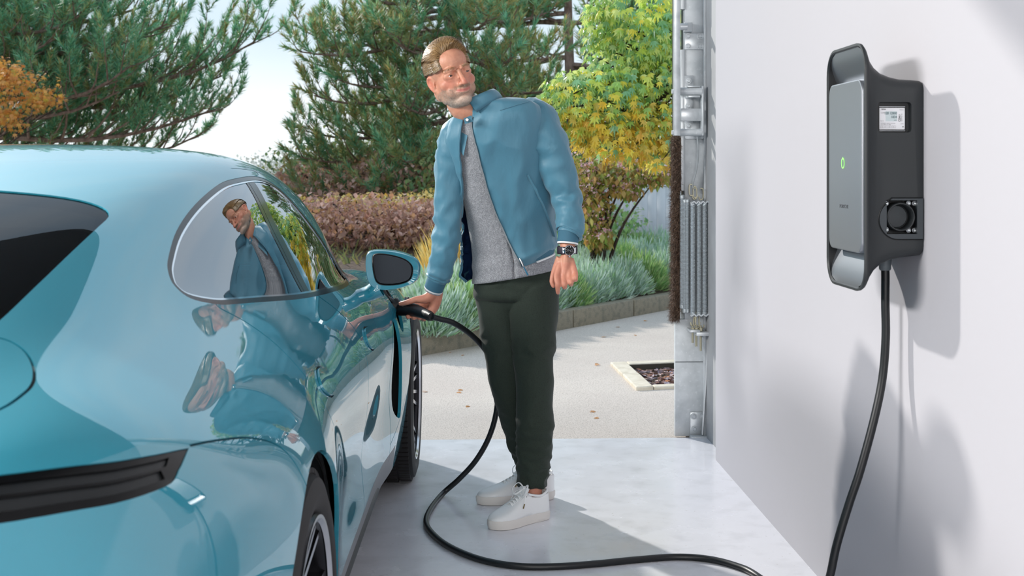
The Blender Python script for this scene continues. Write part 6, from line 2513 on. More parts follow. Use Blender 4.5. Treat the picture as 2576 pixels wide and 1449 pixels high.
lips = near_head * np.exp(-(((z + .0600 - 7.0 * x ** 2) / .0055) ** 2)) * sst(.031, .024, np.abs(x)) * (y > .072)
lerp_to((190, 108, 100), lips)
for s_ in (-1, 1):
    br = near_head * np.exp(-(((z - .0215 + .10 * np.abs(np.abs(x) - .028)) / .0042) ** 2)) * sst(.050, .044, np.abs(x)) * sst(.010, .015, np.abs(x)) * (y > .06)
lerp_to((140, 100, 70), br * .75)
ear = near_head * (np.abs(x) > .073)
lerp_to((214, 128, 105), ear * .6)
hands = (A[:, 2] + MO.z) < .95
lerp_to((206, 138, 115), hands * .8)
ca = me.color_attributes.new('tone', 'FLOAT_COLOR', 'POINT')
ca.data.foreach_set('color', col.reshape(-1))
me.materials.append(m_skin)
ob = bpy.data.objects.new('body', me)
link(ob, man)
me.polygons.foreach_set('use_smooth', [True] * len(me.polygons))

# eyes
m_eye = mat('eye_white', 'E6DFDA', rough=.12, coat=.6)
m_iris = mat('brown_iris', '3A2416', rough=.15, coat=1.0)
for s_ in (-1, 1):
    ec = hp(s_ * .0325, .0722, -.0008)
    e_ = MB().ball(ec, .0122 * HS, 20, 14).build('eye', m_eye, man)
    look = (Hm @ Vector((.10 + .16, 1, -.02))).normalized()
    b = MB()
    b.lathe([(0, .0008), (.0034, .0006), (.0064, -.0006), (.0066, -.003)], ec + look * (.0122 * HS - .0003), look, 18)
    b.build('iris', m_iris, e_)

# hair: a cap with thousands of combed strands
def scalp(u, v, lift=0.0):
    """u: -1 right ear .. 1 left ear, v: 0 hairline .. 1 nape"""
    a = u * 1.62
    hl = .64 + .10 * abs(u) ** 1.5 - .25 * max(0, abs(u) - .55)            # start angle from the front, larger = further back
    b_ = hl + (2.62 - hl) * v
    dirv = Vector((math.sin(a) * math.sin(b_) * 1.0, math.cos(b_), math.cos(a) * math.sin(b_)))
    if dirv.length < 1e-6:
        dirv = Vector((0, 1, 0))
    dirv.normalize()
    c = Vector((0, -.012, .034))
    r = Vector((.0775, .099, .0845))
    k = 1 / math.sqrt((dirv.x / r.x) ** 2 + (dirv.y / r.y) ** 2 + (dirv.z / r.z) ** 2)
    p = c + dirv * (k + lift)
    return p, dirv
V, F, FM = [], [], []
def strand(P, w, mi):
    k0 = len(V)
    n_ = len(P)
    for i, p in enumerate(P):
        t = (P[min(i + 1, n_ - 1)] - P[max(i - 1, 0)]).normalized()
        out = (p - Vector((0, -.012, .02))).normalized()
        sd2 = t.cross(out).normalized() * w * (1 - .75 * (i / (n_ - 1)) ** 2)
        V.append(hp(*(p - sd2)))
        V.append(hp(*(p + sd2)))
    for i in range(n_ - 1):
        F.append((k0 + 2 * i, k0 + 2 * i + 1, k0 + 2 * i + 3, k0 + 2 * i + 2))
        FM.append(mi)
for k in range(12000):
    u = R.uniform(-1.0, 1.0)
    v = max(-.035, R.uniform(-.04, 1)) if R.random() < .8 else R.uniform(-.03, .12)
    p, nrm = scalp(u, v)
    side = abs(u) > .62
    if p.z < -.055:
        continue
    if abs(p.x) > .058 and p.y > .036:
        continue
    if p.z < .0 and p.y > .012:
        continue
    mi = 1 if R.random() < sst(.075, .005, p.z) * .8 else 0
    # comb direction: top sweeps up, back and over to his left; sides sweep back and down
    topw = max(0, 1 - abs(u) / .7)
    d_ = Vector((.62 * topw + .15 * u, -.75 - .2 * abs(u), -.25 * (1 - topw) - .2 * v))
    d_ = (d_ - nrm * d_.dot(nrm)).normalized()
    Ls = (.060 if not side else .034) * R.uniform(.7, 1.15)
    lift0 = (.020 * topw * max(0, 1 - v * 1.4) + .004) * R.uniform(.75, 1.1)
    P = []
    nS = 6
    for i in range(nS):
        t = i / (nS - 1)
        q = p + d_ * (Ls * t) + Vector((R.uniform(-.001, .001), 0, R.uniform(-.001, .001)))
        # keep on the skull shell with some volume
        c = Vector((0, -.012, .034))
        dv = (q - c)
        r = Vector((.0775, .099, .0845))
        kk = 1 / math.sqrt((dv.x / r.x) ** 2 + (dv.y / r.y) ** 2 + (dv.z / r.z) ** 2)
        vol = .0065 * (1 - .5 * side) + lift0 * math.sin(PI * min(1, t * 1.0 + .12)) 
        q = c + dv * kk + dv.normalized() * (vol if i else .001)
        P.append(q)
    strand(P, .00075 if not side else .0006, mi)
hair = mesh_obj('hair', V, F, None, man, mats=[m_hair, m_hairg], fm=FM)
# under-cap so no scalp shows
V2, F2 = [], []
nu_, nv_ = 44, 30
for i in range(nu_ + 1):
    for j in range(nv_ + 1):
        u, v = -1 + 2 * i / nu_, .05 + .95 * j / nv_
        p, nrm = scalp(u, v, .0022 + .006 * max(0, 1 - abs(u) / .8) * math.sin(PI * min(1, v * 1.6)) )
        V2.append(p)
ok = lambda p: not (p.z < -.050 or (p.z < .006 and p.y > .004) or p.y > .072 or (abs(p.x) > .060 and p.y > .030))
for i in range(nu_):
    for j in range(nv_):
        a = i * (nv_ + 1) + j
        q = (a, a + nv_ + 1, a + nv_ + 2, a + 1)
        if all(ok(V2[t]) for t in q):
            F2.append(q)
mesh_obj('hair_underlayer', [hp(*p) for p in V2], F2, mat('hair_base', '80623F', rough=.7), hair)
# short beard and eyebrows as fine strands on the face
A2, N2 = mesh_np(me)
jidx = np.where((jaw > .45) & (lips < .3) & (y > -.02))[0]
bidx = np.where(br > .45)[0]
midx = np.where(must > .45)[0]
V, F, FM = [], [], []
def hairs(idx, n_, ln, w, mi, dirl, jit=.5):
    for k in range(n_):
        i = int(idx[R.randrange(len(idx))])
        p, nn = Vector(A2[i]), Vector(N2[i])
        p = p + Vector((R.uniform(-.002, .002), R.uniform(-.002, .002), R.uniform(-.002, .002)))
        p -= nn * nn.dot(p - Vector(A2[i]))
        d_ = (Hm @ Vector((dirl[0] * (1 if L_[i, 0] > 0 else -1), dirl[1], dirl[2])) + nn * .8 + Vector((R.uniform(-jit, jit), R.uniform(-jit, jit), R.uniform(-jit, jit)))).normalized()
        sd2 = d_.cross(nn).normalized() * w
        q = len(V)
        l_ = ln * R.uniform(.6, 1.2)
        V.extend([p - sd2, p + sd2, p + d_ * l_])
        F.append((q, q + 1, q + 2))
        FM.append(mi)
if len(jidx):
    hairs(jidx, 7000, .0030, .00028, 0, (.1, .1, -1))
if len(midx):
    hairs(midx, 500, .0036, .00028, 0, (.6, .1, -.8))
if len(bidx):
    hairs(bidx, 420, .0055, .00032, 1, (1, 0, .1), .25)
o = mesh_obj('beard_and_brows', V, F, None, man, mats=[m_beard, m_hair], fm=FM, smooth=False)
o['kind'] = 'stuff'

# ---- sweater
sw = MB()
def sheet(b, RG, t0, t1, nt_, phis, grow=0.0, fn=None):
    k0 = len(b.V)
    n_ = len(phis(0))
    V = []
    for i in range(nt_ + 1):
        tt = i / nt_
        for ph in phis(tt):
            p = ring_point(RG, t0 + (t1 - t0) * tt, ph, grow)
            if fn:
                p = p + fn(tt, ph, p)
            V.append(p)
    F = []
    for i in range(nt_):
        for k in range(n_ - 1):
            F.append((i * n_ + k, i * n_ + k + 1, (i + 1) * n_ + k + 1, (i + 1) * n_ + k))
    b.add(V, F)
def fold_noise(p, sc, amp, st=(1, 1, .5), seed=0.0):
    v = Vector((p.x * sc * st[0] + seed, p.y * sc * st[1], p.z * sc * st[2]))
    return (1 - abs(noise.noise(v)) * 2.2) * amp
def sw_fn(tt, ph, p):
    c = mp(1270, 500, 4.8)
    o_ = Vector((p.x - c.x, p.y - c.y, 0)).normalized()
    a = .004 * noise.noise(p * 9) + (.006 * math.exp(-((tt - .13) / .03) ** 2) * math.cos(ph * 1.2))
    return o_ * a
sheet(sw, TORSO, .92, 7.75, 60, lambda t: [2 * PI * k / 60 for k in range(61)], .006, sw_fn)
o = sw.build('sweater', m_sweater, man)
sl = o.modifiers.new('s', 'SOLIDIFY')
sl.thickness = .004
b = MB()
ringp = [ring_point(TORSO, 7.75, 2 * PI * k / 40, .002) for k in range(40)]
b.tube(ringp, .0065, 8, closed=True)
b.build('sweater_collar', m_sweater, man)

# ---- jacket: a wrap-round sheet that stays open at the front
def phi_at(RG, t, px_t, front=True, lo=-1.7, hi=1.7, grow=0.0):
    best, bp_ = 1e9, 0
    for k in range(341):
        ph = lo + (hi - lo) * k / 340
        p = ring_point(RG, t, ph, grow) + MO
        c, s = math.cos(YAW), math.sin(YAW)
        xx, dd = p.x * c - p.y * s, p.y * c + p.x * s
        e = abs(1288 + FPX * xx / dd - px_t)
        if e < best:
            best, bp_ = e, ph
    return bp_
JT = np.linspace(0, 9, 46)
edgeL_px = lambda py: float(np.interp(py, [262, 300, 340, 420, 520, 600, 650, 700], [1186, 1186, 1196, 1215, 1245, 1278, 1300, 1322]))
edgeR_px = lambda py: float(np.interp(py, [262, 300, 340, 400, 520, 620, 700], [1168, 1160, 1158, 1162, 1162, 1165, 1166]))
EL, ER = [], []
for t in JT:
    py = interp_rings(JACKET, t)[1]
    EL.append(phi_at(JACKET, t, edgeL_px(py), lo=-.9, hi=1.2))
    ER.append(phi_at(JACKET, t, edgeR_px(py), lo=-1.75, hi=-.25))
def jphis(tt):
    t = tt * 9
    a, b_ = float(np.interp(t, JT, EL)), float(np.interp(t, JT, ER)) + 2 * PI
    return [a + (b_ - a) * k / 110 for k in range(111)]
def j_fn(tt, ph, p):
    py, d, rx, ry, roll, yaw = interp_rings(JACKET, tt * 9)[1:]
    c = mp(interp_rings(JACKET, tt * 9)[0], py, d)
    o_ = (p - c)
    o_.normalize()
    a = fold_noise(p, 6, .013, (1, 1, .30), 3.1) + fold_noise(p, 15, .006, (1, 1, .45), 7.7) - .006
    a += .010 * math.exp(-((tt - .07) / .035) ** 2)            # blouson over the hem band
    a -= .007 * math.exp(-((tt - .0) / .03) ** 2)
    return o_ * a
jk = MB()
sheet(jk, JACKET, 0, 8.85, 110, jphis, 0.0, j_fn)
jo = jk.build('jacket', None, man, auto=None, mats=[m_jacket, m_lining])
md = jo.modifiers.new('s', 'SOLIDIFY')
md.thickness = .005
md.offset = -1
md.material_offset = 1
jo.data.validate()
# which way do the faces look: flip so that the outside is outside
bm_ = bmesh.new()
bm_.from_mesh(jo.data)
bm_.faces.ensure_lookup_table()
f = bm_.faces[len(bm_.faces) // 2]
cc = mp(1265, 450, 4.75)
if (f.calc_center_median() - cc).dot(f.normal) < 0:
    for f in bm_.faces:
        f.normal_flip()
    bm_.to_mesh(jo.data)
bm_.free()

def sleeve(pts, rad, name, seed, folds, n=9):
    P = smooth_path([mp(*p) for p in pts], n)
    k = len(P)
    b_ = MB()
    V, F = [], []
    seg = 40
    up = None
    for i in range(k):
        t = (P[min(i + 1, k - 1)] - P[max(i - 1, 0)]).normalized()
        if up is None:
            up = (Vector((0, -1, 0)) - t * t.dot(Vector((0, -1, 0)))).normalized()
        else:
            up = (up - t * t.dot(up)).normalized()
        sd2 = t.cross(up)
        r0 = float(np.interp(i / n, range(len(pts)), rad))
        s_ = i / (k - 1)
        for q in range(seg):
            a = 2 * PI * q / seg
            dirv = up * math.cos(a) + sd2 * math.sin(a)
            p0 = P[i] + dirv * r0
            w = fold_noise(p0, 13, .007, (1, 1, 1.3), seed) + fold_noise(p0, 30, .0028, (1, 1, 1.5), seed + 5) - .004
            for (c, wd, amp, fr) in folds:
                w += amp * math.exp(-((s_ - c) / wd) ** 2) * math.sin(s_ * fr + 1.6 * math.sin(a + seed) + 2 * noise.noise(dirv * 2 + Vector((seed, 0, 0))))
            if s_ < .06 or s_ > .97:
                w *= .3
            V.append(P[i] + dirv * (r0 + w))
    for i in range(k - 1):
        for q in range(seg):
            q2 = (q + 1) % seg
            F.append((i * seg + q, i * seg + q2, (i + 1) * seg + q2, (i + 1) * seg + q))
    F.append(tuple(reversed(range(seg))))
    b_.add(V, F)
    return b_.build(name, m_jacket, man, auto=None)
sleeve([(1178, 318, 4.69), (1150, 345, 4.69), (1136, 400, 4.70), (1130, 480, 4.71), (1126, 560, 4.72), (1119, 625, 4.74), (1106, 685, 4.765), (1100, 704, 4.775)],
       [.055, .066, .060, .054, .051, .049, .046, .036], 'jacket_sleeve', 1.3, [(.62, .10, .004, 60), (.92, .04, .004, 110)])
sleeve([(1308, 290, 4.68), (1345, 300, 4.67), (1372, 350, 4.66), (1398, 420, 4.66), (1424, 490, 4.66), (1433, 540, 4.64), (1433, 580, 4.61), (1429, 593, 4.60)],
       [.058, .077, .077, .068, .057, .052, .050, .040], 'jacket_sleeve', 4.9, [(.60, .10, .004, 55), (.93, .04, .004, 110)])
def cuff(pts, r, name='jacket_cuff', white=True):
    b_ = MB()
    P = [mp(*p) for p in pts]
    b_.tube([P[0], P[0].lerp(P[1], .5), P[1]], [r * 1.04, r, r * .98], 28)
    b_.build(name, m_rib, man)
    d_ = (P[1] - P[0]).normalized()
    b_ = MB()
    b_.tube([P[1] - d_ * .001, P[1] + d_ * .0045], [r * 1.0, r * .98], 28)
    b_.build('cuff_trim', m_white, man)
cuff([(1104, 693, 4.772), (1091, 726, 4.79)], .0375)
cuff([(1431, 577, 4.608), (1428, 611, 4.60)], .0390)
b = MB()
p0_, p1_ = mp(1092, 724, 4.79), mp(1088, 735, 4.793)
b.tube([p0_, p1_], [.033, .0325], 24)
b.build('sweater_cuff', m_sweater, man)

# hem band with white piping on his left, and the collar
hb_ = MB()
sheet(hb_, JACKET, -.02, .62, 6, lambda t: [.62 + (PI * 1.55 - .62) * k / 50 for k in range(51)], .0035)
o = hb_.build('hem_band', m_rib, man, auto=None)
b = MB()
b.tube([ring_point(JACKET, 0.0, .62 + (PI * 1.2 - .62) * k / 40, .005) for k in range(41)], .0038, 6)
b.build('hem_piping', m_white, man)

# stand-up collar: two rows round the neck, open at the front with a snap tab
axn = (HC - mp(1222, 305, 4.64)).normalized()
ca0, ca1 = EL[-1] + .02, ER[-1] + 2 * PI - .62
low = [ring_point(JACKET, 8.75, ca0 + (ca1 - ca0) * k / 60, .004) for k in range(61)]
hts = [.036 + .010 * math.sin(PI * i / 60) for i in range(61)]
low = [p - axn * (.026 * max(0, 1 - i / 14) ** 1.4) for i, p in enumerate(low)]
hts = [h + .020 * max(0, 1 - i / 14) ** 1.4 for i, h in enumerate(hts)]
cen_n = sum(low, Vector()) / len(low)
V, F = [], []
for i, p in enumerate(low):
    inn = (cen_n - p)
    inn -= axn * inn.dot(axn)
    inn.normalize()
    for j in range(5):
        t = j / 4
        V.append(p + axn * hts[i] * t + inn * (.006 * t * t) - inn * .003 * math.sin(PI * t))
for i in range(len(low) - 1):
    for j in range(4):
        a = i * 5 + j
        F.append((a, a + 5, a + 6, a + 1))
o = mesh_obj('jacket_collar', V, F, None, man, mats=[m_jacket, m_lining])
md = o.modifiers.new('s', 'SOLIDIFY')
md.thickness = .006
md.offset = 0
# tab and snap
b = MB()
tb = [mp(1186, 290, 4.52), mp(1166, 298, 4.525), mp(1170, 312, 4.53), mp(1190, 306, 4.525)]
fr = Vector((0, -1, 0))
b.add([v + fr * .003 for v in tb] + [v - fr * .004 for v in tb], [(0, 1, 2, 3), (7, 6, 5, 4), (0, 4, 5, 1), (1, 5, 6, 2), (2, 6, 7, 3), (3, 7, 4, 0)])
b.build('collar_tab', m_jacket, man, auto=30)
b = MB()
b.lathe([(0, .004), (.005, .0035), (.0068, .001), (.0068, -.002)], mp(1175, 301.5, 4.518), (0, -1, 0), 18)
b.build('snap_button', m_screw, man)
# folded flap of the right-hand placket
b = MB()
fl4 = [mp(1156, 330, 4.60), mp(1176, 341, 4.585), mp(1166, 392, 4.60), mp(1158, 380, 4.61)]
b.add([v + fr * .003 for v in fl4] + [v - fr * .003 for v in fl4], [(0, 1, 2, 3), (7, 6, 5, 4), (0, 4, 5, 1), (1, 5, 6, 2), (2, 6, 7, 3), (3, 7, 4, 0)])
b.build('placket_flap', m_jacket, man, auto=30)
# zip along the left-hand edge, slider and blue pull; a seam cord on the other edge
def edge_curve(E, grow=.004, t0=0, t1=8.8, n_=60):
    out = []
    for k in range(n_ + 1):
        t = t0 + (t1 - t0) * k / n_
        ph = float(np.interp(t, JT, E))
        p = ring_point(JACKET, t, ph, 0)
        out.append(p + j_fn(t / 9, ph, p) + (ring_point(JACKET, t, ph, grow) - p))
    return out
zc = edge_curve(EL, .002, 0, 7.2, 150)
b = MB()
b.tube(zc, .0024, 6)
b.build('zip_tape', m_lining, man)
b = MB()
for k in range(0, len(zc) - 1):
    for h in range(3):
        p = zc[k].lerp(zc[k + 1], h / 3)
        b.box(p + fr * .002, (.0055, .003, .0016))
b.build('zip_teeth', mat('zip_metal', '7E8489', rough=.5, metal=.3), man, smooth=False)['kind'] = 'stuff'
b = MB()
b.tube(edge_curve(ER, .002, 0, 7.2), .0030, 6)
b.build('edge_seam', m_jacket, man)
b = MB()
b.tube(smooth_path([mp(1307, 650, 4.655), mp(1313, 662, 4.650), mp(1317, 672, 4.648)], 3), [.004, .005, .006, .005, .004, .004, .003], 8)
b.build('zip_slider', m_screw, man)
b = MB()
b.tube([mp(1316, 669, 4.648), mp(1322, 680, 4.648), mp(1328, 692, 4.650)], [.0045, .006, .0062], 4, flat=.4)
b.build('zip_pull', mat('petrol_blue_tab', '1F7CA0', rough=.5), man)
# slanted pocket welt on his left side
wt = []
for k in range(13):
    t = 3.72 - 2.25 * k / 12
    ph = .62 + .62 * k / 12
    p = ring_point(JACKET, t, ph, 0)
    wt.append(p + j_fn(t / 9, ph, p) + (ring_point(JACKET, t, ph, .004) - p))
b = MB()
b.tube(wt, .0085, 6, flat=.35)
b.build('pocket_welt', m_jacket, man)
for RGt in ((6.9, .35, 1.25),):
    b = MB()
    pth = []
    for k in range(12):
        ph = RGt[1] + (RGt[2] - RGt[1]) * k / 11
        p = ring_point(JACKET, RGt[0] + .12 * k / 11, ph, 0)
        pth.append(p + j_fn(RGt[0] / 9, ph, p) + (ring_point(JACKET, RGt[0], ph, .001) - p))
    b.tube(pth, .0012, 5)
    b.build('shoulder_seam', m_jacket, man)

# ---- trousers
tr = MB()
loft(tr, [(1298, 745, 4.865, .156, .118, 0, 0), (1299, 715, 4.86, .152, .112, 2, 0), (1298, 680, 4.85, .144, .102, 5, 0), (1296, 655, 4.845, .136, .096, 6, 0)], 0, 3, 10, 40, 0)
for LEG, rad in ((RLEG, [.082, .078, .068, .064, .056, .050, .047]), (LLEG, [.090, .088, .072, .070, .066, .055, .052])):
    P = smooth_path([mp(*p) for p in LEG], 6)
    tr.tube(P, [float(np.interp(i / 6, range(len(LEG)), rad)) for i in range(len(P))], 28)
tr.ball(mp(1298, 748, 4.86), (.125, .095, .065), 20, 12)
tm_ = remeshed(tr, .0065, 10, 'trousers')
A3, N3 = mesh_np(tm_)
W3 = np.array([noise.noise(Vector((p[0] * 9, p[1] * 9, p[2] * 5))) for p in A3])
W4 = np.array([noise.noise(Vector((p[0] * 16 + 5, p[1] * 16, p[2] * 26))) for p in A3])
W5 = np.array([noise.noise(Vector((p[0] * 5 + 9, p[1] * 5, p[2] * 3))) for p in A3])
zz = A3[:, 2]
low_ = np.clip((.46 - zz) / .25, 0, 1)
knee = np.exp(-((zz - .62) / .05) ** 2)
crotch = np.exp(-((zz - .86) / .05) ** 2)
ridge = (1 - np.abs(W4) * 2.6)
dsp = .006 * (1 - np.abs(W3) * 2.4) + .008 * W5 + ridge * (.0065 * low_ + .0045 * knee + .004 * crotch) - .004 * low_
hemf = np.clip((zz - .075) / .03, 0, 1)
A3 = A3 + N3 * (dsp * hemf + .002)[:, None]
set_np(tm_, A3)
tm_.materials.append(m_trouser)
tm_.polygons.foreach_set('use_smooth', [True] * len(tm_.polygons))
link(bpy.data.objects.new('trousers', tm_), man)

# ---- shoes
def shoe(heel, toe, name, lab, bow):
    h, t = Vector(heel), Vector(toe)
    f_ = (t - h)
    Ln = f_.length
    f_.normalize()
    s_ = f_.cross(Vector((0, 0, 1))).normalized()          # shoe's right side
    def P_(x, y, z):
        return h + s_ * x + f_ * y + Vector((0, 0, z)) - MO
    e_ = empty(name, tuple(h - MO))
    e_.parent = man
    e_['label'] = lab
    eo = h - MO
    def out_w(y):
        """half width of the sole along its length (0..1)"""
        return float(np.interp(y, [0, .04, .12, .3, .5, .68, .82, .92, .97, 1.0], [.012, .030, .037, .035, .040, .050, .048, .036, .022, .004]))
    ys_ = [0, .015, .04, .08, .15, .25, .35, .45, .55, .65, .75, .83, .9, .94, .97, .99, 1.0]
    loop = [(out_w(y) , y) for y in ys_] + [(-out_w(y), y) for y in reversed(ys_)]
    def ring_at(z, sc=1.0, dy=0.0):
        return [P_(x * sc, (y - .5) * Ln * (sc if sc > 1 else sc) + .5 * Ln, z) - eo for x, y in loop]
    b_ = MB()
    rings_ = [ring_at(.0, .94), ring_at(.002, 1.0), ring_at(.014, 1.03), ring_at(.030, 1.035), ring_at(.033, 1.02), ring_at(.033, .96)]
    n_ = len(loop)
    V_ = sum(rings_, [])
    F_ = []
    for a in range(len(rings_) - 1):
        for k in range(n_):
            k2 = (k + 1) % n_
            F_.append((a * n_ + k, a * n_ + k2, (a + 1) * n_ + k2, (a + 1) * n_ + k))
    F_.append(tuple(reversed(range(n_))))
    F_.append(tuple((len(rings_) - 1) * n_ + k for k in range(n_)))
    b_.add(V_, F_)
    b_.build('sole', m_sole, e_, auto=40)
    b_ = MB()
    b_.tube(ring_at(.0325, .992), .0016, 5, closed=True)
    b_.build('welt_stitching', m_sole, e_)
    # upper: cross-sections along the length, arch-shaped; open ankle at the back
    top = lambda y: float(np.interp(y, [0, .06, .2, .34, .42, .55, .68, .8, .9, .96, 1.0], [.098, .104, .094, .100, .108, .088, .070, .058, .050, .044, .034]))
    b_ = MB()
    V_, F_ = [], []
    yy = [0, .015, .04, .08, .14, .2, .27, .34, .40, .46, .52, .58, .64, .7, .76, .82, .87, .91, .945, .97, .985, .996]
    sg = 22
    for y in yy:
        w = out_w(y) * .97
        tp = top(y) * (1 if y > .03 else .98)
        for k in range(sg + 1):
            a = PI * k / sg
            c, s = math.cos(a), math.sin(a)
            opn = y < .40
            if opn:
                # side walls rising to the collar line, no lid
                q = min(1.0, abs(c) ** .0)
                if a < PI / 2:
                    hgt = (a / (PI / 2))
                    x = w * (1 - .28 * hgt ** 1.6)
                    z = .030 + (tp - .030) * hgt
                else:
                    hgt = ((PI - a) / (PI / 2))
                    x = -w * (1 - .28 * hgt ** 1.6)
                    z = .030 + (tp - .030) * hgt
            else:
                x = w * (abs(c) ** .62) * (1 if c > 0 else -1)
                z = .030 + (tp - .030) * (s ** .80)
            V_.append(P_(x, y * Ln, z) - eo)
    m1 = sg + 1
    for i in range(len(yy) - 1):
        for k in range(sg):
            if yy[i] < .38 and k in (sg // 2 - 1, sg // 2) and yy[i] > .03:
                continue
            a = i * m1 + k
            F_.append((a, a + m1, a + m1 + 1, a + 1))
    F_.append(tuple(k for k in range(m1)))
    F_.append(tuple((len(yy) - 1) * m1 + k for k in range(m1)))
    b_.add(V_, F_)
    o_ = b_.build('upper', m_shoe, e_, auto=70)
    md_ = o_.modifiers.new('s', 'SOLIDIFY')
    md_.thickness = .0035
    md_.offset = 0
    # tongue and padded collar
    b_ = MB()
    b_.tube(smooth_path([P_(0, .52 * Ln, .088) - eo, P_(0, .44 * Ln, .108) - eo, P_(0, .39 * Ln, .126) - eo], 4), [.024, .025, .026, .027, .028, .028, .028, .027, .026], 14, flat=.16)
    b_.build('tongue', m_shoe, e_)
    b_ = MB()
    col_ = [P_(x * .72 * out_w(y) / .036 * .036 / max(out_w(y), .001) if False else x, y * Ln, z) - eo for x, y, z in
            [(.022, .40, .106), (.026, .30, .098), (.0265, .18, .093), (.022, .08, .100), (.010, .025, .104), (-.010, .025, .104), (-.022, .08, .100), (-.0265, .18, .093), (-.026, .30, .098), (-.022, .40, .106)]]
    b_.tube(smooth_path(col_, 4), .0045, 8)
    b_.build('ankle_collar', m_shoe, e_)
    b_ = MB()
    V_ = [P_(x, y * Ln, .045) - eo for x, y in ((.03, .08), (.03, .4), (-.03, .4), (-.03, .08))]
    b_.add(V_, [(0, 1, 2, 3)])
    b_.build('insole', m_inner, e_)
    # toe cap seam and side seam
    b_ = MB()
    y_ = .70
    b_.tube([P_(out_w(y_ - .10 * math.sin(PI * k / 14)) * .975 * (abs(math.cos(PI * k / 14)) ** .62) * (1 if k < 7 else -1), (y_ - .0 * math.sin(PI * k / 14)) * Ln, .031 + (top(y_) - .030) * (math.sin(PI * k / 14) ** .80 if 0 < k < 14 else 0)) - eo for k in range(15)], .0014, 5)
    b_.build('toe_cap_seam', m_shoe, e_)
    b_ = MB()
    # lace rows and eyelets
    for r_ in range(6):
        y0 = .66 - r_ * .045
        z0 = top(y0) + .0035
        for sgn in (-1, 1):
            b_.tube(smooth_path([P_(-sgn * .021, (y0 + .004) * Ln, z0 - .0065) - eo, P_(0, (y0 - .012) * Ln, z0 + .006) - eo, P_(sgn * .021, (y0 - .030) * Ln, top(y0 - .03) - .0025) - eo], 4), .0034, 6, flat=.5)
    yb = .40
    zb2 = .124
    for sgn in (-1, 1):
        b_.tube(smooth_path([P_(0, yb * Ln, zb2) - eo, P_(sgn * .026, (yb + .02) * Ln, zb2 + .016 * bow) - eo, P_(sgn * .040, (yb + .09) * Ln, zb2 - .004) - eo, P_(sgn * .022, (yb + .10) * Ln, zb2 - .022) - eo, P_(0, (yb + .02) * Ln, zb2 - .004) - eo], 6), .0034, 6, flat=.5)
        b_.tube(smooth_path([P_(0, yb * Ln, zb2) - eo, P_(sgn * .028, (yb + .06) * Ln, zb2 - .014) - eo, P_(sgn * .040, (yb + .12) * Ln, zb2 - .045) - eo], 5), .0030, 6, flat=.5)
    b_.ball(P_(0, yb * Ln, zb2) - eo, .008, 10, 8)
    b_.build('laces', m_white, e_)
    b_ = MB()
    for sgn in (-1, 1):
        b_.cyl(P_(sgn * .040, (yb + .12) * Ln, zb2 - .045) - eo, P_(sgn * .041, (yb + .145) * Ln, zb2 - .060) - eo, .0022, 8)
    b_.build('lace_tips', mat('brass_tip', '9A845A', rough=.3, metal=.8), e_)
    b_ = MB()
    for r_ in range(6):
        for sgn in (-1, 1):
            y0 = .66 - r_ * .045
            p = P_(sgn * .0235, y0 * Ln, top(y0) - .0075) - eo
            b_.ball(p, .0022, 8, 6)
    b_.build('eyelets', m_gap, e_)
    return e_
def gz2(px, py):
    return gnd(px, py, 0)
shoe(gz2(1374, 1301), gz2(1233, 1333), 'shoe', 'nearer shoe, toe pointing at the cable loop', 1.0)
shoe(gz2(1391, 1252), gz2(1201, 1268), 'shoe', 'further shoe, half hidden behind the nearer leg', 1.0)

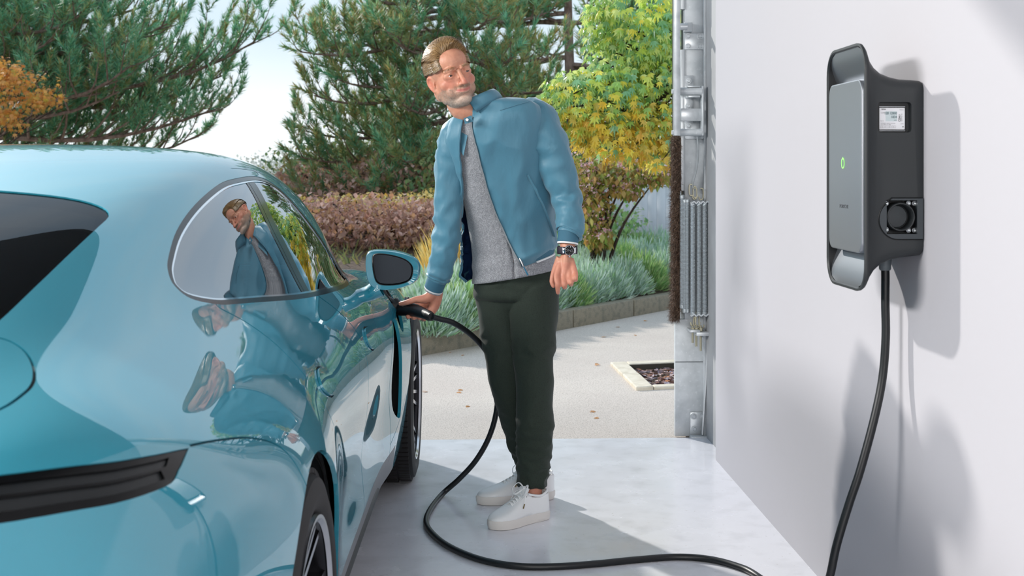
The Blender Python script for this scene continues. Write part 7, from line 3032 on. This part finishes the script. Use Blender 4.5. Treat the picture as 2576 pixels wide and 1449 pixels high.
# ---- watch on the left wrist
w_ = empty('watch', tuple(mp(1427, 629, 4.60)))
w_.parent = man
WO = mp(1427, 629, 4.60)
m_strap = mat('dark_purple_strap', '241C2C', rough=.6)
m_dial = mat('black_dial', '121110', rough=.15, coat=1.0)
b = MB()
V_, F_ = [], []
seg = 36
for i, z in enumerate((-.0125, -.0105, .0105, .0125)):
    for k in range(seg):
        a = 2 * PI * k / seg
        rr_ = 1 + (.03 if i in (1, 2) else 0)
        V_.append(Vector((.0335 * rr_ * math.cos(a), -.0275 * rr_ * math.sin(a), z)))
for i in range(3):
    for k in range(seg):
        k2 = (k + 1) % seg
        F_.append((i * seg + k, i * seg + k2, (i + 1) * seg + k2, (i + 1) * seg + k))
b.add(V_, F_)
so2 = b.build('watch_strap', m_strap, w_)
md = so2.modifiers.new('s', 'SOLIDIFY')
md.thickness = .003
ax_w = Vector((.22, -1, .05)).normalized()
cw_ = Vector((.004, -.0285, .0))
b = MB()
b.lathe([(0, 0), (.0175, 0), (.0200, .002), (.0200, .0065), (.0182, .009), (.0170, .0088), (.0170, .0080)], cw_, ax_w, 40)
for s_ in (-1, 1):
    b.box(cw_ + Vector((s_ * .0195, .004, 0)), (.012, .009, .022), bev=.002)
b.build('watch_case', m_chrome, w_)
b = MB()
b.lathe([(0, .0084), (.0171, .0084), (.0171, .007)], cw_, ax_w, 40)
b.build('watch_dial', m_dial, w_)
b = MB()
qd = Vector((0, 0, 1)).rotation_difference(ax_w).to_matrix()
ux, uz = qd @ Vector((1, 0, 0)), qd @ Vector((0, 1, 0))
dc = cw_ + ax_w * .0088
for k in range(12):
    a = 2 * PI * k / 12
    v = ux * math.cos(a) + uz * math.sin(a)
    b.tube([dc + v * .0118, dc + v * .0152], .0006, 4)
for a, l_ in ((math.radians(40), .012), (math.radians(150), .008)):
    v = ux * math.cos(a) + uz * math.sin(a)
    b.tube([dc, dc + v * l_], .0007, 4)
for s_ in (-1, 1):
    P_r = [dc + ux * (s_ * .007) + (ux * math.cos(2 * PI * k / 16) + uz * math.sin(2 * PI * k / 16)) * .0035 for k in range(16)]
    b.tube(P_r, .00035, 4, closed=True)
b.build('dial_markers', m_screw, w_)
b = MB()
b.cyl(cw_ + ax_w * .004 + Vector((0, 0, -.0195)), cw_ + ax_w * .004 + Vector((0, 0, -.0245)), .0030, 12)
b.build('watch_crown', m_chrome, w_)
